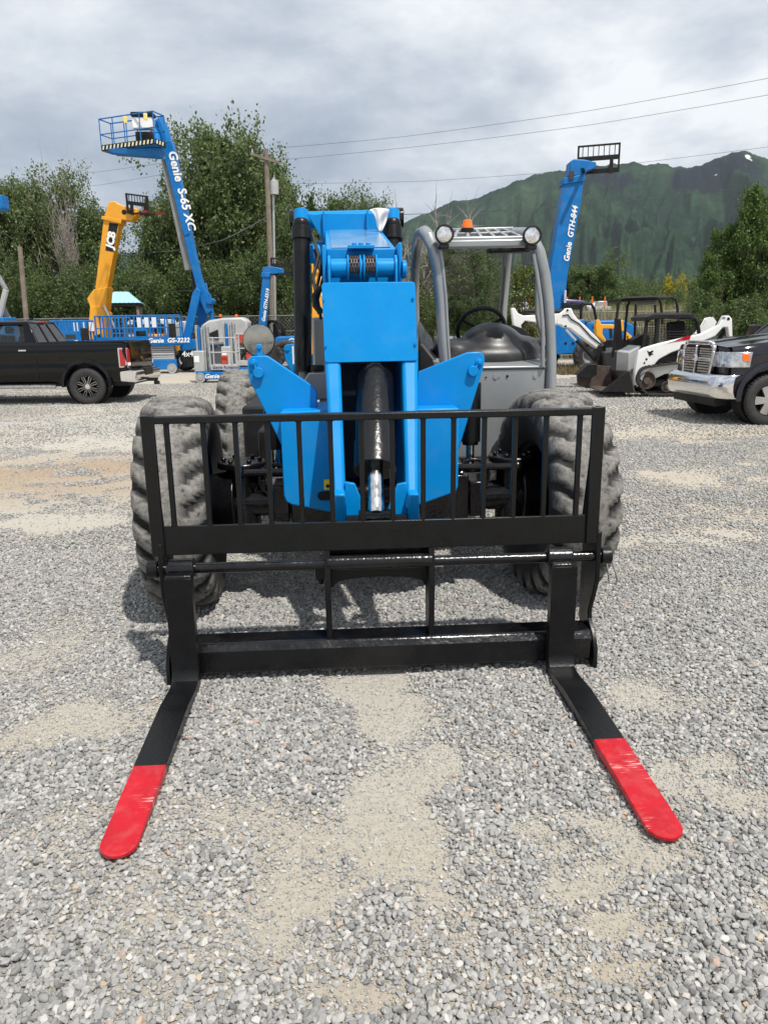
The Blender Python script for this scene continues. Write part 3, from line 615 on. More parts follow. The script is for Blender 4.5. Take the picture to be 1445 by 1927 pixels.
wire([(525, 301, PY), (800, 266, 37), (1110, 226, 33), (1560, 158, 28)], 'second overhead power line just below the topmost one', sag=0.2)
wire([(-120, 348, 48), (190, 323, 45), (501, 280, PY)], 'overhead wire from the pole passing behind the blue boom lift basket')
wire([(-120, 372, 48), (190, 348, 45), (475, 300, PY)], 'lower overhead wire passing behind the yellow boom top')
wire([(530, 346, PY), (800, 337, 38), (1070, 318, 35), (1560, 262, 30)], 'overhead line crossing just above the mountain skyline', 0.007, 0.1)
wire([(750, 404, 39), (1000, 388, 36), (1250, 366, 33), (1560, 330, 29)], 'dark cable crossing the face of the mountain', 0.014, 0.12)
wire([(1120, 492, 60), (1330, 464, 55), (1560, 430, 50)], 'thin cable low across the mountain above the far trees', 0.02)
wire([(215, 478, 46), (330, 464, 44), (420, 443, PY), (500, 410, PY)], 'sagging black cable in front of the poplars beside the blue lift arm', 0.03, 0.25)
wire([(-60, 548, 43), (330, 545, 42), (505, 530, PY)], 'low thin cable in front of the dark bushes', 0.011, 0.1)

def fence(A, B, hgt, posts, label):
    A, B = V(A), V(B); ln = (B-A).length; ang = math.degrees(math.atan2((B-A).y, (B-A).x)); fr = Frame((A.x, A.y, 0), ang)
    o = thing('chain_link_fence', label, 'fence', fr, None)
    pm = MB().cyl((0, 0, 0), (0, 0, hgt+0.03), 0.035, 0.035, 8).mesh('post', FENCEGREY)
    for k in range(posts+1): put('post', pm, o, (ln*k/posts, 0, 0))
    part('top_rail', MB().cyl((0, 0, hgt), (ln, 0, hgt), 0.026, 0.026, 8), FENCEGREY, o); part('middle_rail', MB().cyl((0, 0, hgt*0.68), (ln, 0, hgt*0.68), 0.02, 0.02, 6), FENCEGREY, o)
    part('bottom_rail', MB().cyl((0, 0, 0.25), (ln, 0, 0.25), 0.02, 0.02, 6), FENCEGREY, o)
    wm = MB(); s = 0.17; k = -hgt
    while k < ln:
        for sg in (1, -1):
            a0, a1 = (k, 0.0), (k+hgt, hgt)
            if sg < 0: a0, a1 = (k, hgt), (k+hgt, 0.0)
            t0, t1 = max(0, -k/hgt), min(1, (ln-k)/hgt)
            if t1 <= t0: continue
            P0 = (a0[0]+(a1[0]-a0[0])*t0, 0, a0[1]+(a1[1]-a0[1])*t0); P1 = (a0[0]+(a1[0]-a0[0])*t1, 0, a0[1]+(a1[1]-a0[1])*t1)
            wm.tube([P0, P1], 0.0065, 3, False)
        k += s
    w2 = part('wire_mesh', wm, FENCEGREY, o); w2['kind'] = 'stuff'
fence((-27, 36.4, 0), (2.5, 36.9, 0), 2.25, 10, 'chain link fence behind the parked boom lifts and scissor lift')
fence((7.5, 36.0, 0), (30, 37.5, 0), 2.2, 8, 'chain link fence in front of the tall dry grass')

fr = Frame((D(233, 600, 40)[0], 40, 0), 12); o = thing('pavilion', 'small open pavilion with a light blue hipped metal roof', 'pavilion', fr)
zr, ze = D(232, 549, 40)[2], D(232, 571, 40)[2]; hw, hd = 1.0, 0.95
rf = MB(); rf.add([(-hw, -hd, ze), (hw, -hd, ze), (hw, hd, ze), (-hw, hd, ze), (-0.35, 0, zr), (0.35, 0, zr)], [(0, 1, 5, 4), (1, 2, 5), (2, 3, 4, 5), (3, 0, 4), (3, 2, 1, 0)]); ro = part('roof', rf, TEAL, o)
for k in range(9):
    x = -hw+0.15+k*(2*hw-0.3)/8; tp = min(1.0, (hw-abs(x))/(hw-0.35)); part('roof_rib', MB().beam((x, -hd, ze+0.012), (x, -hd+hd*tp, ze+(zr-ze)*tp+0.012), 0.03, 0.03), TEAL, ro)
part('fascia', MB().box(-hw+0.05, hw-0.05, -hd+0.05, hd-0.05, ze-0.16, ze-0.01), MBLACK, o)
for sx_ in (-1, 1):
    for sy_ in (-1, 1): part('post', MB().box(sx_*0.82-0.06, sx_*0.82+0.06, sy_*0.75-0.06, sy_*0.75+0.06, 0, ze-0.1), WOOD, o)
def trailer(u0, u1, vtop, Y, label, stripe):
    x0, x1 = D(u0, vtop, Y)[0], D(u1, vtop, Y)[0]; z1 = D(u0, vtop, Y)[2]; fr = Frame(((x0+x1)/2, Y, 0), 0); hw = (x1-x0)/2
    o = thing('travel_trailer', label, 'trailer', fr, 'white trailers behind the fence')
    part('body', MB().prism([(-hw, 0, 0.6), (hw*0.86, 0, 0.6), (hw, 0, 1.0), (hw, 0, z1-0.25), (hw*0.9, 0, z1), (-hw*0.95, 0, z1), (-hw, 0, z1-0.2)], (0, 2.3, 0)), WHITE, o, 0.06)
    part('stripe', MB().box(-hw*0.9, hw*0.86, -0.02, 0.01, 1.15, 1.35), stripe, o)
    for f in (-0.55, 0.1, 0.6): part('window', MB().box(f*hw-0.35, f*hw+0.35, -0.025, 0.01, 1.5, min(2.0, z1-0.25)), DGLASS, o)
    for f in (-0.1, 0.12): part('wheel', MB().lathe([(0.0, 0.0), (0.2, 0.0), (0.22, -0.03), (0.36, -0.03), (0.38, 0.02), (0.38, 0.17), (0.0, 0.17)], (f*hw, 0.0, 0.38), (0, 1, 0), 20), RUBBER, o)
trailer(-30, 40, 604, 41, 'long low white travel trailer behind the grey folded lift arm', BLUE2)
trailer(42, 92, 602, 41.5, 'white travel trailer just behind the black pickup cab roof', MGREY)
trailer(88, 126, 594, 42.5, 'taller white travel trailer behind the small scissor lift platform', RUST)
trailer(236, 312, 601, 39.5, 'white trailer seen through the rails of the blue scissor lift platform', MGREY)
# ------------------------------------------------------------------ the main telehandler
M = Frame((-0.03, 4.55, 0), 3.2); A = M.at
TH = thing('telehandler', 'blue telehandler with grey open cab and black pallet fork carriage', 'telehandler', M)

# tyre mesh with worn chevron lugs; the attribute says where a lug's worn top is
def tyre_material(name, top, groove):
    m, nt, p = nodes_of(name); L = nt.links
    at = N(nt, 'ShaderNodeAttribute', attribute_name='lug'); tc = N(nt, 'ShaderNodeTexCoord')
    n1 = N(nt, 'ShaderNodeTexNoise', Scale=26.0, Detail=10.0, Roughness=0.78); L.new(tc.outputs['Object'], n1.inputs['Vector'])
    n2 = N(nt, 'ShaderNodeTexNoise', Scale=3.5, Detail=5.0, Roughness=0.6); L.new(tc.outputs['Object'], n2.inputs['Vector'])
    t_ = ramp_of(nt, n1.outputs['Fac'], [(0.37, tuple(c*0.2 for c in top)), (0.445, tuple(c*0.7 for c in top)), (0.54, top), (0.68, tuple(min(1, c*1.35) for c in top))])
    g_ = ramp_of(nt, n2.outputs['Fac'], [(0.4, groove), (0.7, tuple(c*2.4 for c in groove))])
    mx = N(nt, 'ShaderNodeMix', data_type='RGBA'); L.new(at.outputs['Fac'], mx.inputs['Factor']); L.new(g_, mx.inputs['A']); L.new(t_, mx.inputs['B'])
    L.new(mx.outputs['Result'], p.inputs['Base Color']); p.inputs['Roughness'].default_value = 0.8; p.inputs['Specular IOR Level'].default_value = 0.25
    b = N(nt, 'ShaderNodeBump', Strength=0.8, Distance=0.006); L.new(n1.outputs['Fac'], b.inputs['Height']); L.new(b.outputs[0], p.inputs['Normal']); return m
TYRE = tyre_material('worn_tractor_tyre', (0.205, 0.197, 0.182), (0.016, 0.016, 0.016))
TYRE_NEW = tyre_material('dark_tractor_tyre', (0.07, 0.068, 0.065), (0.02, 0.02, 0.021))
def tyre_mesh(R, W, rim, nlug, depth, mat, na=264, wear=0.5):
    half = [(0.0, 0), (0.10, 0.0), (0.22, 0.002), (0.34, 0.006), (0.44, 0.013), (0.53, 0.024), (0.60, 0.042), (0.645, 0.075), (0.66, 0.12), (0.65, 0.17), (0.60, 0.23), (0.53, 0.285), (0.47, 0.315)]
    k_ = (R-rim)/0.315; pr = [(-x*W/1.2, R-d*k_) for x, d in half[:0:-1]] + [(x*W/1.2, R-d*k_) for x, d in half]
    n = len(pr); ang = np.linspace(0, 2*np.pi, na, endpoint=False); co = np.zeros((na, n, 3)); lug = np.zeros((na, n))
    for j, (x, r) in enumerate(pr):
        ax = abs(x)/(W*0.55); ph = ang*nlug/(2*np.pi) + ax*0.95 + (0.5 if x > 0 else 0.0)
        fr_ = ph % 1.0; g = np.clip((0.21-np.abs(fr_-0.5))/0.05, 0, 1)                  # 1 in the groove
        side = np.clip((ax-0.30)/0.22, 0, 1); fade = np.clip((r-(R-0.14*k_))/(0.05*k_), 0, 1)
        dep = depth*g*side*fade
        wob = 0.006*(vnoise(ang*14, np.full_like(ang, x*40+9), 3)-0.5)*fade + 0.004*(vnoise(ang*40, np.full_like(ang, x*90), 5)-0.5)*fade
        rr = r - dep + wob
        co[:, j, 0] = x; co[:, j, 1] = rr*np.cos(ang); co[:, j, 2] = rr*np.sin(ang)
        lug[:, j] = np.clip(1-1.25*g*side, 0, 1)*fade
    fs = [(i*n+j, i*n+j+1, ((i+1) % na)*n+j+1, ((i+1) % na)*n+j) for i in range(na) for j in range(n-1)]
    me = bpy.data.meshes.new('tyre'); me.from_pydata(co.reshape(-1, 3).tolist(), [], fs)
    at = me.attributes.new('lug', 'FLOAT', 'POINT'); at.data.foreach_set('value', lug.astype(np.float32).ravel())
    me.polygons.foreach_set('use_smooth', [True]*len(me.polygons)); me.materials.append(mat); me.update(); return me
def rim_mesh(rim, W, mat, dish=0.1, holes=8):
    b = MB(); b.lathe([(rim, -W*0.36), (rim+0.02, -W*0.38), (rim-0.03, -W*0.3), (rim-0.045, -0.02), (rim*0.5, dish), (rim*0.3, dish), (rim*0.28, dish+0.05), (0.0, dish+0.06)], (0, 0, 0), (1, 0, 0), 40)
    b.lathe([(rim-0.045, -0.02), (rim-0.03, W*0.3), (rim+0.02, W*0.38), (rim, W*0.36)], (0, 0, 0), (1, 0, 0), 40)
    for k in range(holes):
        t = 2*math.pi*k/holes; b.cyl((dish, rim*0.4*math.cos(t), rim*0.4*math.sin(t)), (dish+0.03, rim*0.4*math.cos(t), rim*0.4*math.sin(t)), 0.018, None, 6)
    return b.mesh('rim', mat, 40)
BIG_TYRE = tyre_mesh(0.65, 0.365, 0.335, 22, 0.038, TYRE); BIG_RIM = rim_mesh(0.335, 0.365, MBLACK)
for (lx, ly, st, spin) in [(-1.205, 0.02, -3, 0.0), (1.10, 0.02, -6, 0.4), (-1.2, 2.95, -1, 0.9), (1.15, 2.95, -1, 0.2)]:
    o = bpy.data.objects.new('wheel', None); COL.objects.link(o); o.parent = TH; o.location = (lx, ly, 0.64); o.rotation_euler = (spin, 0, math.radians(-st))
    put('tyre', BIG_TYRE, o); r_ = put('rim', BIG_RIM, o)
    if lx < 0: r_.rotation_euler[2] = math.pi
# chassis, axles
ch = MB(); ch.box(-0.42, 0.34, 0.15, 3.6, 0.55, 1.02); ch.box(-0.3, 0.24, 3.3, 3.75, 0.6, 1.3); part('chassis', ch, MBLACK, TH, 0.01)
def axle(ly):
    b = MB(); z = 0.64
    b.tube([(-0.92, ly, z), (-0.7, ly, z), (-0.62, ly, z), (-0.3, ly, z), (0.3, ly, z), (0.62, ly, z), (0.7, ly, z), (0.92, ly, z)], [0.1, 0.1, 0.085, 0.12, 0.12, 0.085, 0.1, 0.1], 18)
    for s in (-1, 1):
        b.box(s*0.4-0.14, s*0.4+0.14, ly-0.17, ly+0.17, z-0.14, z+0.16); b.box(s*0.6-0.05, s*0.6+0.05, ly-0.14, ly+0.14, z-0.11, z+0.11)
        b.cyl((s*0.84, ly, z-0.24), (s*0.84, ly, z+0.21), 0.1, None, 18); b.cyl((s*0.84, ly, z+0.21), (s*0.84, ly, z+0.25), 0.15, None, 20)
        for k in range(6):
            t = k*math.pi/3; b.cyl((s*0.84+0.11*math.cos(t), ly+0.11*math.sin(t), z+0.25), (s*0.84+0.11*math.cos(t), ly+0.11*math.sin(t), z+0.272), 0.018, None, 6)
        for dy in (-0.09, 0.09):
            for dx in (-0.08, 0.08): b.cyl((s*0.4+dx, ly+dy, z-0.23), (s*0.4+dx, ly+dy, z-0.13), 0.024, None, 8)
        b.cyl((s*0.88, ly, z), (s*1.06, ly, z), 0.2, 0.16, 20)
    part('axle', b, GBLACK, TH, 0.012)
    for s in (-1, 1):
        t = MB(); t.cyl((s*0.36, ly-0.17, z+0.21), (s*0.86, ly-0.14, z+0.2), 0.022, None, 10); t.ball((s*0.84, ly-0.14, z+0.2), 0.04, 10, 6); part('tie_rod', t, GBLACK, TH)
axle(0.02); axle(2.95)
for s in (-1, 1):
    x = -0.63 if s < 0 else 0.575
    lv = MB(); lv.cyl((x, 0.02, 1.34), (x, 0.02, 0.98), 0.062, None, 20); lv.cyl((x, 0.02, 0.98), (x, 0.02, 0.96), 0.05, None, 20); part('levelling_cylinder', lv, SBLACK, TH)
    part('cylinder_rod', MB().cyl((x, 0.02, 0.97), (x, 0.02, 0.80), 0.026, None, 14), CHROME, TH)
    br = MB()
    for dx in (-0.09, 0.06): br.prism([(x+dx, 0.13, 0.72), (x+dx, -0.11, 0.72), (x+dx, -0.11, 0.79), (x+dx, -0.05, 0.86), (x+dx, 0.07, 0.86), (x+dx, 0.13, 0.79)], (0.03, 0, 0))
    br.cyl((x-0.12, 0.01, 0.81), (x+0.12, 0.01, 0.81), 0.025, None, 12)
    br.lathe([(0.085, -0.012), (0.105, -0.012), (0.105, 0.012), (0.085, 0.012)], (x, -0.1, 0.79), (0, 1, 0), 24, closed=True)
    part('cylinder_bracket', br, GBLACK, TH, 0.004)

# front frame: two pairs of ear plates and the lower box
def traced(pts, ly, vec, mat, name, bevel=0.006, parent=None):
    return part(name, MB().prism([A(u, v, ly) for u, v in pts], vec, 0), mat, parent or TH, bevel)
earL = [(470, 716), (466, 692), (466, 679), (470, 672), (477, 670), (500, 669), (506, 671), (588, 726), (595, 733), (597, 742), (597, 790), (548, 870), (536, 851)]
earR = [(787, 700), (872, 666), (880, 663), (903, 662), (910, 668), (912, 676), (909, 694), (862, 851), (800, 880), (775, 790)]
traced(earL, -0.16, (0, 0.03, 0), BLUE, 'frame_ear'); traced(earR, -0.16, (0, 0.03, 0), BLUE, 'frame_ear')
earB = MB(); earB.prism([(V(A(u, v, -0.16))+V((0.0, 2.95, 0))) for u, v in earL], (0, 0.03, 0)); part('frame_ear', earB, BLUE, TH, 0.006)
earB = MB(); earB.prism([(V(A(u, v, -0.16))+V((0.0, 2.95, 0))) for u, v in earR], (0, 0.03, 0)); part('frame_ear', earB, BLUE, TH, 0.006)
for (u, v, u2, v2) in [(477, 683, 487, 701), (901, 682, 889, 698)]:
    a, b2 = V(A(u, v, -0.16)), V(A(u2, v2, -0.16)); pin = MB()
    pin.cyl(a-V((0, 0.012, 0)), a+V((0, 0.05, 0)), 0.022, None, 16); pin.cyl(a-V((0, 0.025, 0)), a-V((0, 0.0, 0)), 0.013, None, 6)
    pin.cyl(b2-V((0, 0.03, 0)), b2, 0.03, None, 20); pin.beam(a-V((0, 0.012, 0)), b2+(b2-a)*0.45-V((0, 0.012, 0)), 0.014, 0.012)
    part('lock_pin', pin, BLUE, TH, 0.003)
    c2 = V(A(u, v, -0.16))+V((0, 2.95, 0)); part('lock_pin', MB().cyl(c2-V((0, 0.012, 0)), c2, 0.022, None, 16), BLUE, TH)
lowL = [(527, 776), (640, 770), (640, 966), (615, 963), (548, 950), (538, 944), (534, 932)]
lowR = [(760, 770), (864, 768), (862, 915), (858, 926), (800, 947), (760, 957)]
traced(lowL, -0.34, (0, 0.5, 0), BLUE, 'front_box', 0.008); traced(lowR, -0.34, (0, 0.5, 0), BLUE, 'front_box', 0.008)
sl_ = MB(); sl_.lathe([(0.0, 0), (0.001, 0), (0.026, 0), (0.026, 0.003)], A(606, 933, -0.345), (0, -1, 0), 20); c0 = V(A(606, 933, -0.345)); sl_.box(c0.x, c0.x+0.06, c0.y-0.003, c0.y, c0.z-0.026, c0.z+0.026)
part('slot', sl_, MBLACK, TH)
st = V(A(613, 912, -0.346)); part('warning_sticker', MB().box(st.x-0.01, st.x+0.03, st.y-0.003, st.y, st.z-0.03, st.z+0.03), paint('sticker_yellow', (0.8, 0.6, 0.02), 0.5), TH)
part('sticker_mark', MB().cyl((st.x+0.012, st.y-0.006, st.z-0.008), (st.x+0.012, st.y-0.003, st.z-0.008), 0.011, None, 10), MBLACK, TH)
# mirror on the ear
mc = V(A(487, 641, -0.14)); mb = MB(); rr = 0.089
prof = [(0.0, -0.007), (0.03, -0.0062), (0.06, -0.004), (0.08, -0.001), (rr-0.003, 0.0), (rr, 0.004), (rr, 0.012), (0.0, 0.014)]
mb.lathe(prof, mc, (0, 1, 0.12), 40)
part('mirror', mb, paint('dirty_mirror', (0.33, 0.34, 0.34), 0.16, metal=0.85, var=0.25, nscale=18, dust=0.5, dustcol=(0.3, 0.29, 0.27)), TH)
part('mirror_rim', MB().tube([mc+V((rr*math.cos(t), 0.01, rr*math.sin(t))) for t in np.linspace(0, 6.2832, 41)], 0.004, 6), MBLACK, TH)
mk = MB(); q = V(A(489, 671, -0.14)); mk.box(q.x-0.016, q.x+0.016, q.y-0.005, q.y+0.005, q.z-0.03, q.z+0.07); mk.cyl(q+V((0, -0.015, 0.055)), q+V((0, 0.01, 0.055)), 0.014, None, 12); part('mirror_bracket', mk, BLUE, TH, 0.003)

# boom head: front cover plate, side walls of the drop nose
def yl(u, v, y): return V(A(u, v, y))
tl, tr_, br_, bl = yl(605, 532, -0.27), yl(781, 530, -0.27), yl(786, 679, -0.345), yl(611, 683, -0.345)
def rounded(c, r, n=5):
    out = []
    for i in range(4):
        p0, p1, p2 = c[i-1], c[i], c[(i+1) % 4]; a = p1+(p0-p1).normalized()*r; b = p1+(p2-p1).normalized()*r
        for k in range(n+1):
            t = k/n; out.append(a*(1-t)**2 + p1*2*t*(1-t) + b*t*t)
    return out
cp = part('cover_plate', MB().prism(rounded([tl, tr_, br_, bl], 0.022), (0, 0.012, 0)), BLUE, TH, 0.003)
for (u, v) in [(608, 564), (777, 561), (612, 651), (781, 647)]:
    c = yl(u, v, -0.272-0.073*(v-532)/150); part('bolt', MB().cyl(c-V((0, 0.012, 0)), c, 0.008, 0.009, 6), BLUE, cp)
nose = MB()
zT = bl.z+0.42
for (ua, ub, side) in [(611, 641, -1), (757, 787, 1)]:
    a0, b0 = yl(ua, 684, -0.36), yl(ub, 684, -0.36); ua2, ub2 = (627, 652) if side < 0 else (764, 788)
    a1, b1 = yl(ua2, 962, -0.86), yl(ub2, 958, -0.86)
    a2, b2 = a0+(a0-a1)*0.58, b0+(b0-b1)*0.58; a2.y = -0.13; b2.y = -0.13; a2.z = min(a2.z, 1.86); b2.z = a2.z
    dep = V((0, 0.34, 0.1))
    sect = lambda a, b, d: [a, b, b+d, a+d]
    nb_ = MB(); a0 = a0+V((0, 0.02, 0)); b0 = b0+V((0, 0.02, 0)); a2 = a0+V((0, 0.1, 0.25)); b2 = b0+V((0, 0.1, 0.25))
    nb_.loft([sect(a1, b1, V((0, 0.84, 0.0))), sect(a0, b0, V((0, 0.40, 0.0))), sect(a2, b2, V((0, 0.4, 0)))])
    part('boom_nose', nb_, BLUE, TH, 0.02, 3, 30)
    tb = MB(); f1, f2 = yl(628 if side < 0 else 768, 935, -0.87), yl(650 if side < 0 else 788, 935, -0.87)
    z0 = f1.z; tb.box(f1.x, f2.x, -0.9, -0.66, z0-0.13, z0+0.02); part('nose_foot', tb, BLUE, TH, 0.01)
    ti = MB(); xi = f2.x if side < 0 else f1.x; s_ = 1 if side < 0 else -1
    ti.prism([(xi, -0.8, z0-0.12), (xi+s_*0.115, -0.8, z0-0.12), (xi+s_*0.05, -0.8, z0+0.05), (xi, -0.8, z0+0.06)], (0, 0.03, 0)); part('nose_gusset', ti, BLUE, TH, 0.004)
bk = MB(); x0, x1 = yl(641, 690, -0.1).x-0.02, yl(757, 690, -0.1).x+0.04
bk.box(x0, x1, 0.03, 0.06, 0.66, 1.86); bk.box(x0, x1, -0.2, 0.03, 1.8, 1.84); part('nose_back_plate', bk, paint('grimy_shaded_blue', (0.004, 0.02, 0.05), 0.6, var=0.4, nscale=8, dust=0.5, dustcol=(0.008, 0.009, 0.01)), TH)  # blue darkened for grime and for the cavity's shade, put into the colour
cy = MB(); c_t, c_b, r_b = yl(705, 697, -0.23), yl(706, 884, -0.66), yl(708, 968, -0.86)
dcy = (c_b-c_t).normalized(); cy.tube([c_t, c_t+dcy*0.02, c_t+dcy*0.06, c_b-dcy*0.17], [0.075, 0.098, 0.107, 0.107], 40); cy.cyl(c_b-dcy*0.17, c_b, 0.113, None, 40); cy.lathe([(0.04, 0.0), (0.107, 0.0), (0.113, -0.006)], c_b, dcy, 36)
part('tilt_cylinder', cy, GBLACK, TH); part('cylinder_rod', MB().cyl(c_b-dcy*0.05, r_b, 0.041, None, 24), paint('worn_chrome', (0.66, 0.65, 0.63), 0.16, metal=1.0, var=0.3, nscale=22), TH)
pv = MB(); pv.cyl(r_b+V((-0.09, 0, -0.02)), r_b+V((0.09, 0, -0.02)), 0.045, None, 20); pv.cyl(r_b+V((-0.16, 0, -0.03)), r_b+V((0.16, 0, -0.03)), 0.028, None, 16); part('rod_eye', pv, GBLACK, TH, 0.004)

# chain roller head above the plate
hy = -0.02
h0, h1 = yl(608, 520, hy), yl(755, 517, hy); zt = yl(680, 462, hy).z; zb = yl(680, 534, hy).z
hd = MB(); hd.box(h0.x, h0.x+0.022, hy-0.06, hy+0.32, zb-0.08, zt+0.0); hd.box(h1.x-0.022, h1.x, hy-0.06, hy+0.32, zb-0.08, zt+0.01)
hd.box(h0.x+0.022, h1.x-0.022, hy+0.1, hy+0.12, zb-0.05, zt-0.005); part('boom_head', hd, BLUE, TH, 0.008)
rz_ = yl(680, 505, hy-0.03).z
for x in (h0.x+0.03, h1.x-0.045):
    ear2 = MB(); ear2.lathe([(0.0, 0.0), (0.07, 0.0), (0.07, 0.016), (0.0, 0.016)], (x, hy-0.05, rz_), (1, 0, 0), 28); ear2.box(x+0.001, x+0.015, hy-0.12, hy+0.02, zb-0.04, rz_); part('roller_bracket', ear2, BLUE, TH, 0.004)
part('roller_end', MB().cyl((h1.x, hy-0.05, rz_-0.01), (h1.x+0.025, hy-0.05, rz_-0.01), 0.05, None, 20), BLUE, TH, 0.004)
rl = MB(); rl.cyl((h0.x+0.046, hy-0.05, rz_), (h1.x-0.045, hy-0.05, rz_), 0.052, None, 32)
xs = [yl(u, 505, hy-0.06).x for u in (655, 678, 685, 708)]
for x in xs: rl.lathe([(0.0, -0.005), (0.073, -0.005), (0.073, 0.005), (0.0, 0.005)], (x, hy-0.05, rz_), (1, 0, 0), 36)
part('chain_roller', rl, BLUE, TH, 0.003)
CHAIN = paint('leaf_chain', (0.07, 0.055, 0.05), 0.5, metal=0.6, var=0.5, nscale=40)
for (xa, xb) in ((xs[0]+0.008, xs[1]-0.008), (xs[2]+0.008, xs[3]-0.008)):
    b = MB(); np_ = 7; wpl = (xb-xa)/np_
    for k in range(11):
        t0 = math.radians(-38+k*19); t1 = t0+math.radians(26)
        for j in range(np_):
            if (j+k) % 2: continue
            P = lambda t, r: (hy-0.05-r*math.cos(t), rz_+r*math.sin(t))
            q = [P(t0, 0.052), P(t1, 0.052), P(t1, 0.068), P(t0, 0.068)]
            b.prism([(xa+j*wpl, y_, z_) for y_, z_ in q], (wpl*0.92, 0, 0))
    for k in range(3): b.box(xa, xb, hy-0.03+k*0.03, hy-0.005+k*0.03, rz_+0.05, rz_+0.068)
    part('lift_chain', b, CHAIN, TH)
cl = MB(); c0 = yl(654, 466, hy); c1 = yl(704, 465, hy); cl.box(c0.x, c1.x, hy-0.06, hy+0.12, c0.z-0.01, c0.z+0.008)
for f in (0.25, 0.5, 0.77): cl.cyl((c0.x+(c1.x-c0.x)*f, hy-0.03, c0.z+0.008), (c0.x+(c1.x-c0.x)*f, hy-0.03, c0.z+0.022), 0.014, None, 6)
part('chain_anchor', cl, BLUE, TH, 0.002)
# telescopic boom
f0, f1_ = yl(614, 468, 0.12), yl(744, 466, 0.12); g0, g1 = yl(611, 433, 1.25), yl(692, 432, 1.25)
k_ = 2.6; e0, e1 = f0+(g0-f0)*k_, f1_+(g1-f1_)*k_
e1 = e0+V((f1_.x-f0.x, 0, 0)); dz = V((0, 0, 0.5))
bo = MB(); bo.hexa([f0-dz, f1_-dz, e1-dz, e0-dz], [f0, f1_, e1, e0]); part('boom', bo, BLUE, TH, 0.008)
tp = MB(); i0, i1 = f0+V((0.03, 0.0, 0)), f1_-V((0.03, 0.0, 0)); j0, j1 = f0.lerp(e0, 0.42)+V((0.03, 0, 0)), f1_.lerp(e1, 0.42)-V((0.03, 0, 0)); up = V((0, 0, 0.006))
tp.hexa([i0+up*0.3, i1+up*0.3, j1+up*0.3, j0+up*0.3], [i0+up, i1+up, j1+up, j0+up]); part('boom_top_plate', tp, paint('sheen_blue', (0.09, 0.24, 0.42), 0.22, coat=0.3, var=0.15, nscale=5, dust=0.3, dustcol=(0.3, 0.34, 0.38)), TH)  # paler grey-blue puts the boom top's reflected sky into the colour
# tower (hose guard) plate and lift cylinders
ty = 1.2
tw = [(578, 402), (593, 403), (610, 401), (690, 401), (706, 400), (722, 404), (714, 425), (700, 442), (690, 470), (612, 470), (606, 452), (596, 433)]
traced(tw, ty, (0, 0.03, 0), BLUE, 'hose_guard', 0.005)
for u in (609, 691): c = yl(u, 400, ty); part('hose_guard_rib', MB().box(c.x-0.006, c.x+0.006, c.y-0.035, c.y, c.z-0.22, c.z+0.01), BLUE, TH)
ct0, ct1 = yl(556, 415, ty+0.12), yl(746, 411, ty+0.12)
part('cross_tube', MB().cyl(ct0+V((0.05, 0, 0)), ct1-V((0.02, 0, 0)), 0.062, None, 20), BLUE, TH)
for (c, u, ub, s) in ((ct0, 567, 571, -1), (ct1, 739, 742, 1)):
    part('cross_tube_cap', MB().cyl(c+V((-0.04 if s < 0 else -0.02, 0, 0)), c+V((0.02 if s < 0 else 0.05, 0, 0)), 0.075, None, 24), GBLACK, TH, 0.006)
    top = yl(u, 428, ty-0.12); bot = yl(ub, 700, ty-0.35)
    lc = MB(); d = (bot-top).normalized(); lc.cyl(top, top+d*0.09, 0.068, 0.072, 24); lc.cyl(top+d*0.09, bot, 0.06, None, 28); lc.ball(top-d*0.02, (0.06, 0.06, 0.06), 16, 8)
    part('lift_cylinder', lc, SBLACK, TH)
    part('cylinder_rod', MB().cyl(top-d*0.12, top, 0.05, None, 18), BLUE, TH); part('cylinder_foot', MB().cyl(bot, bot+d*0.12, 0.035, None, 14), MGREY, TH)
q = yl(563, 668, ty-0.42); part('serial_sticker', MB().box(q.x-0.045, q.x-0.035, q.y-0.03, q.y+0.03, q.z-0.06, q.z+0.06), DECAL, TH)
# hoses and dark hardware beside the boom
hz = MB()
for k, (u0, v0, u1, v1) in enumerate([(592, 470, 600, 590), (598, 480, 604, 600), (588, 440, 596, 560)]):
    p0, p1 = yl(u0, v0, 0.7), yl(u1, v1, 0.5); hz.tube([p0, p0.lerp(p1, 0.35)+V((0.03, 0, 0)), p0.lerp(p1, 0.7)+V((-0.015, 0, 0)), p1], 0.011, 8)
part('hose', hz, MBLACK, TH)
lp = MB(); lp.tube([yl(612, 540, 0.1), yl(600, 545, 0.1), yl(593, 556, 0.1), yl(594, 575, 0.1), yl(606, 590, 0.1)], 0.02, 8); part('hose_loop', lp, MBLACK, TH)
hb = MB(); a_, b_ = yl(555, 478, 1.35), yl(602, 478, 1.35); hb.cyl(a_, b_, 0.07, None, 20); hb.cyl(yl(590, 480, 1.3), yl(612, 480, 1.3), 0.1, None, 20); part('pivot_boss', hb, BLUE, TH, 0.004)
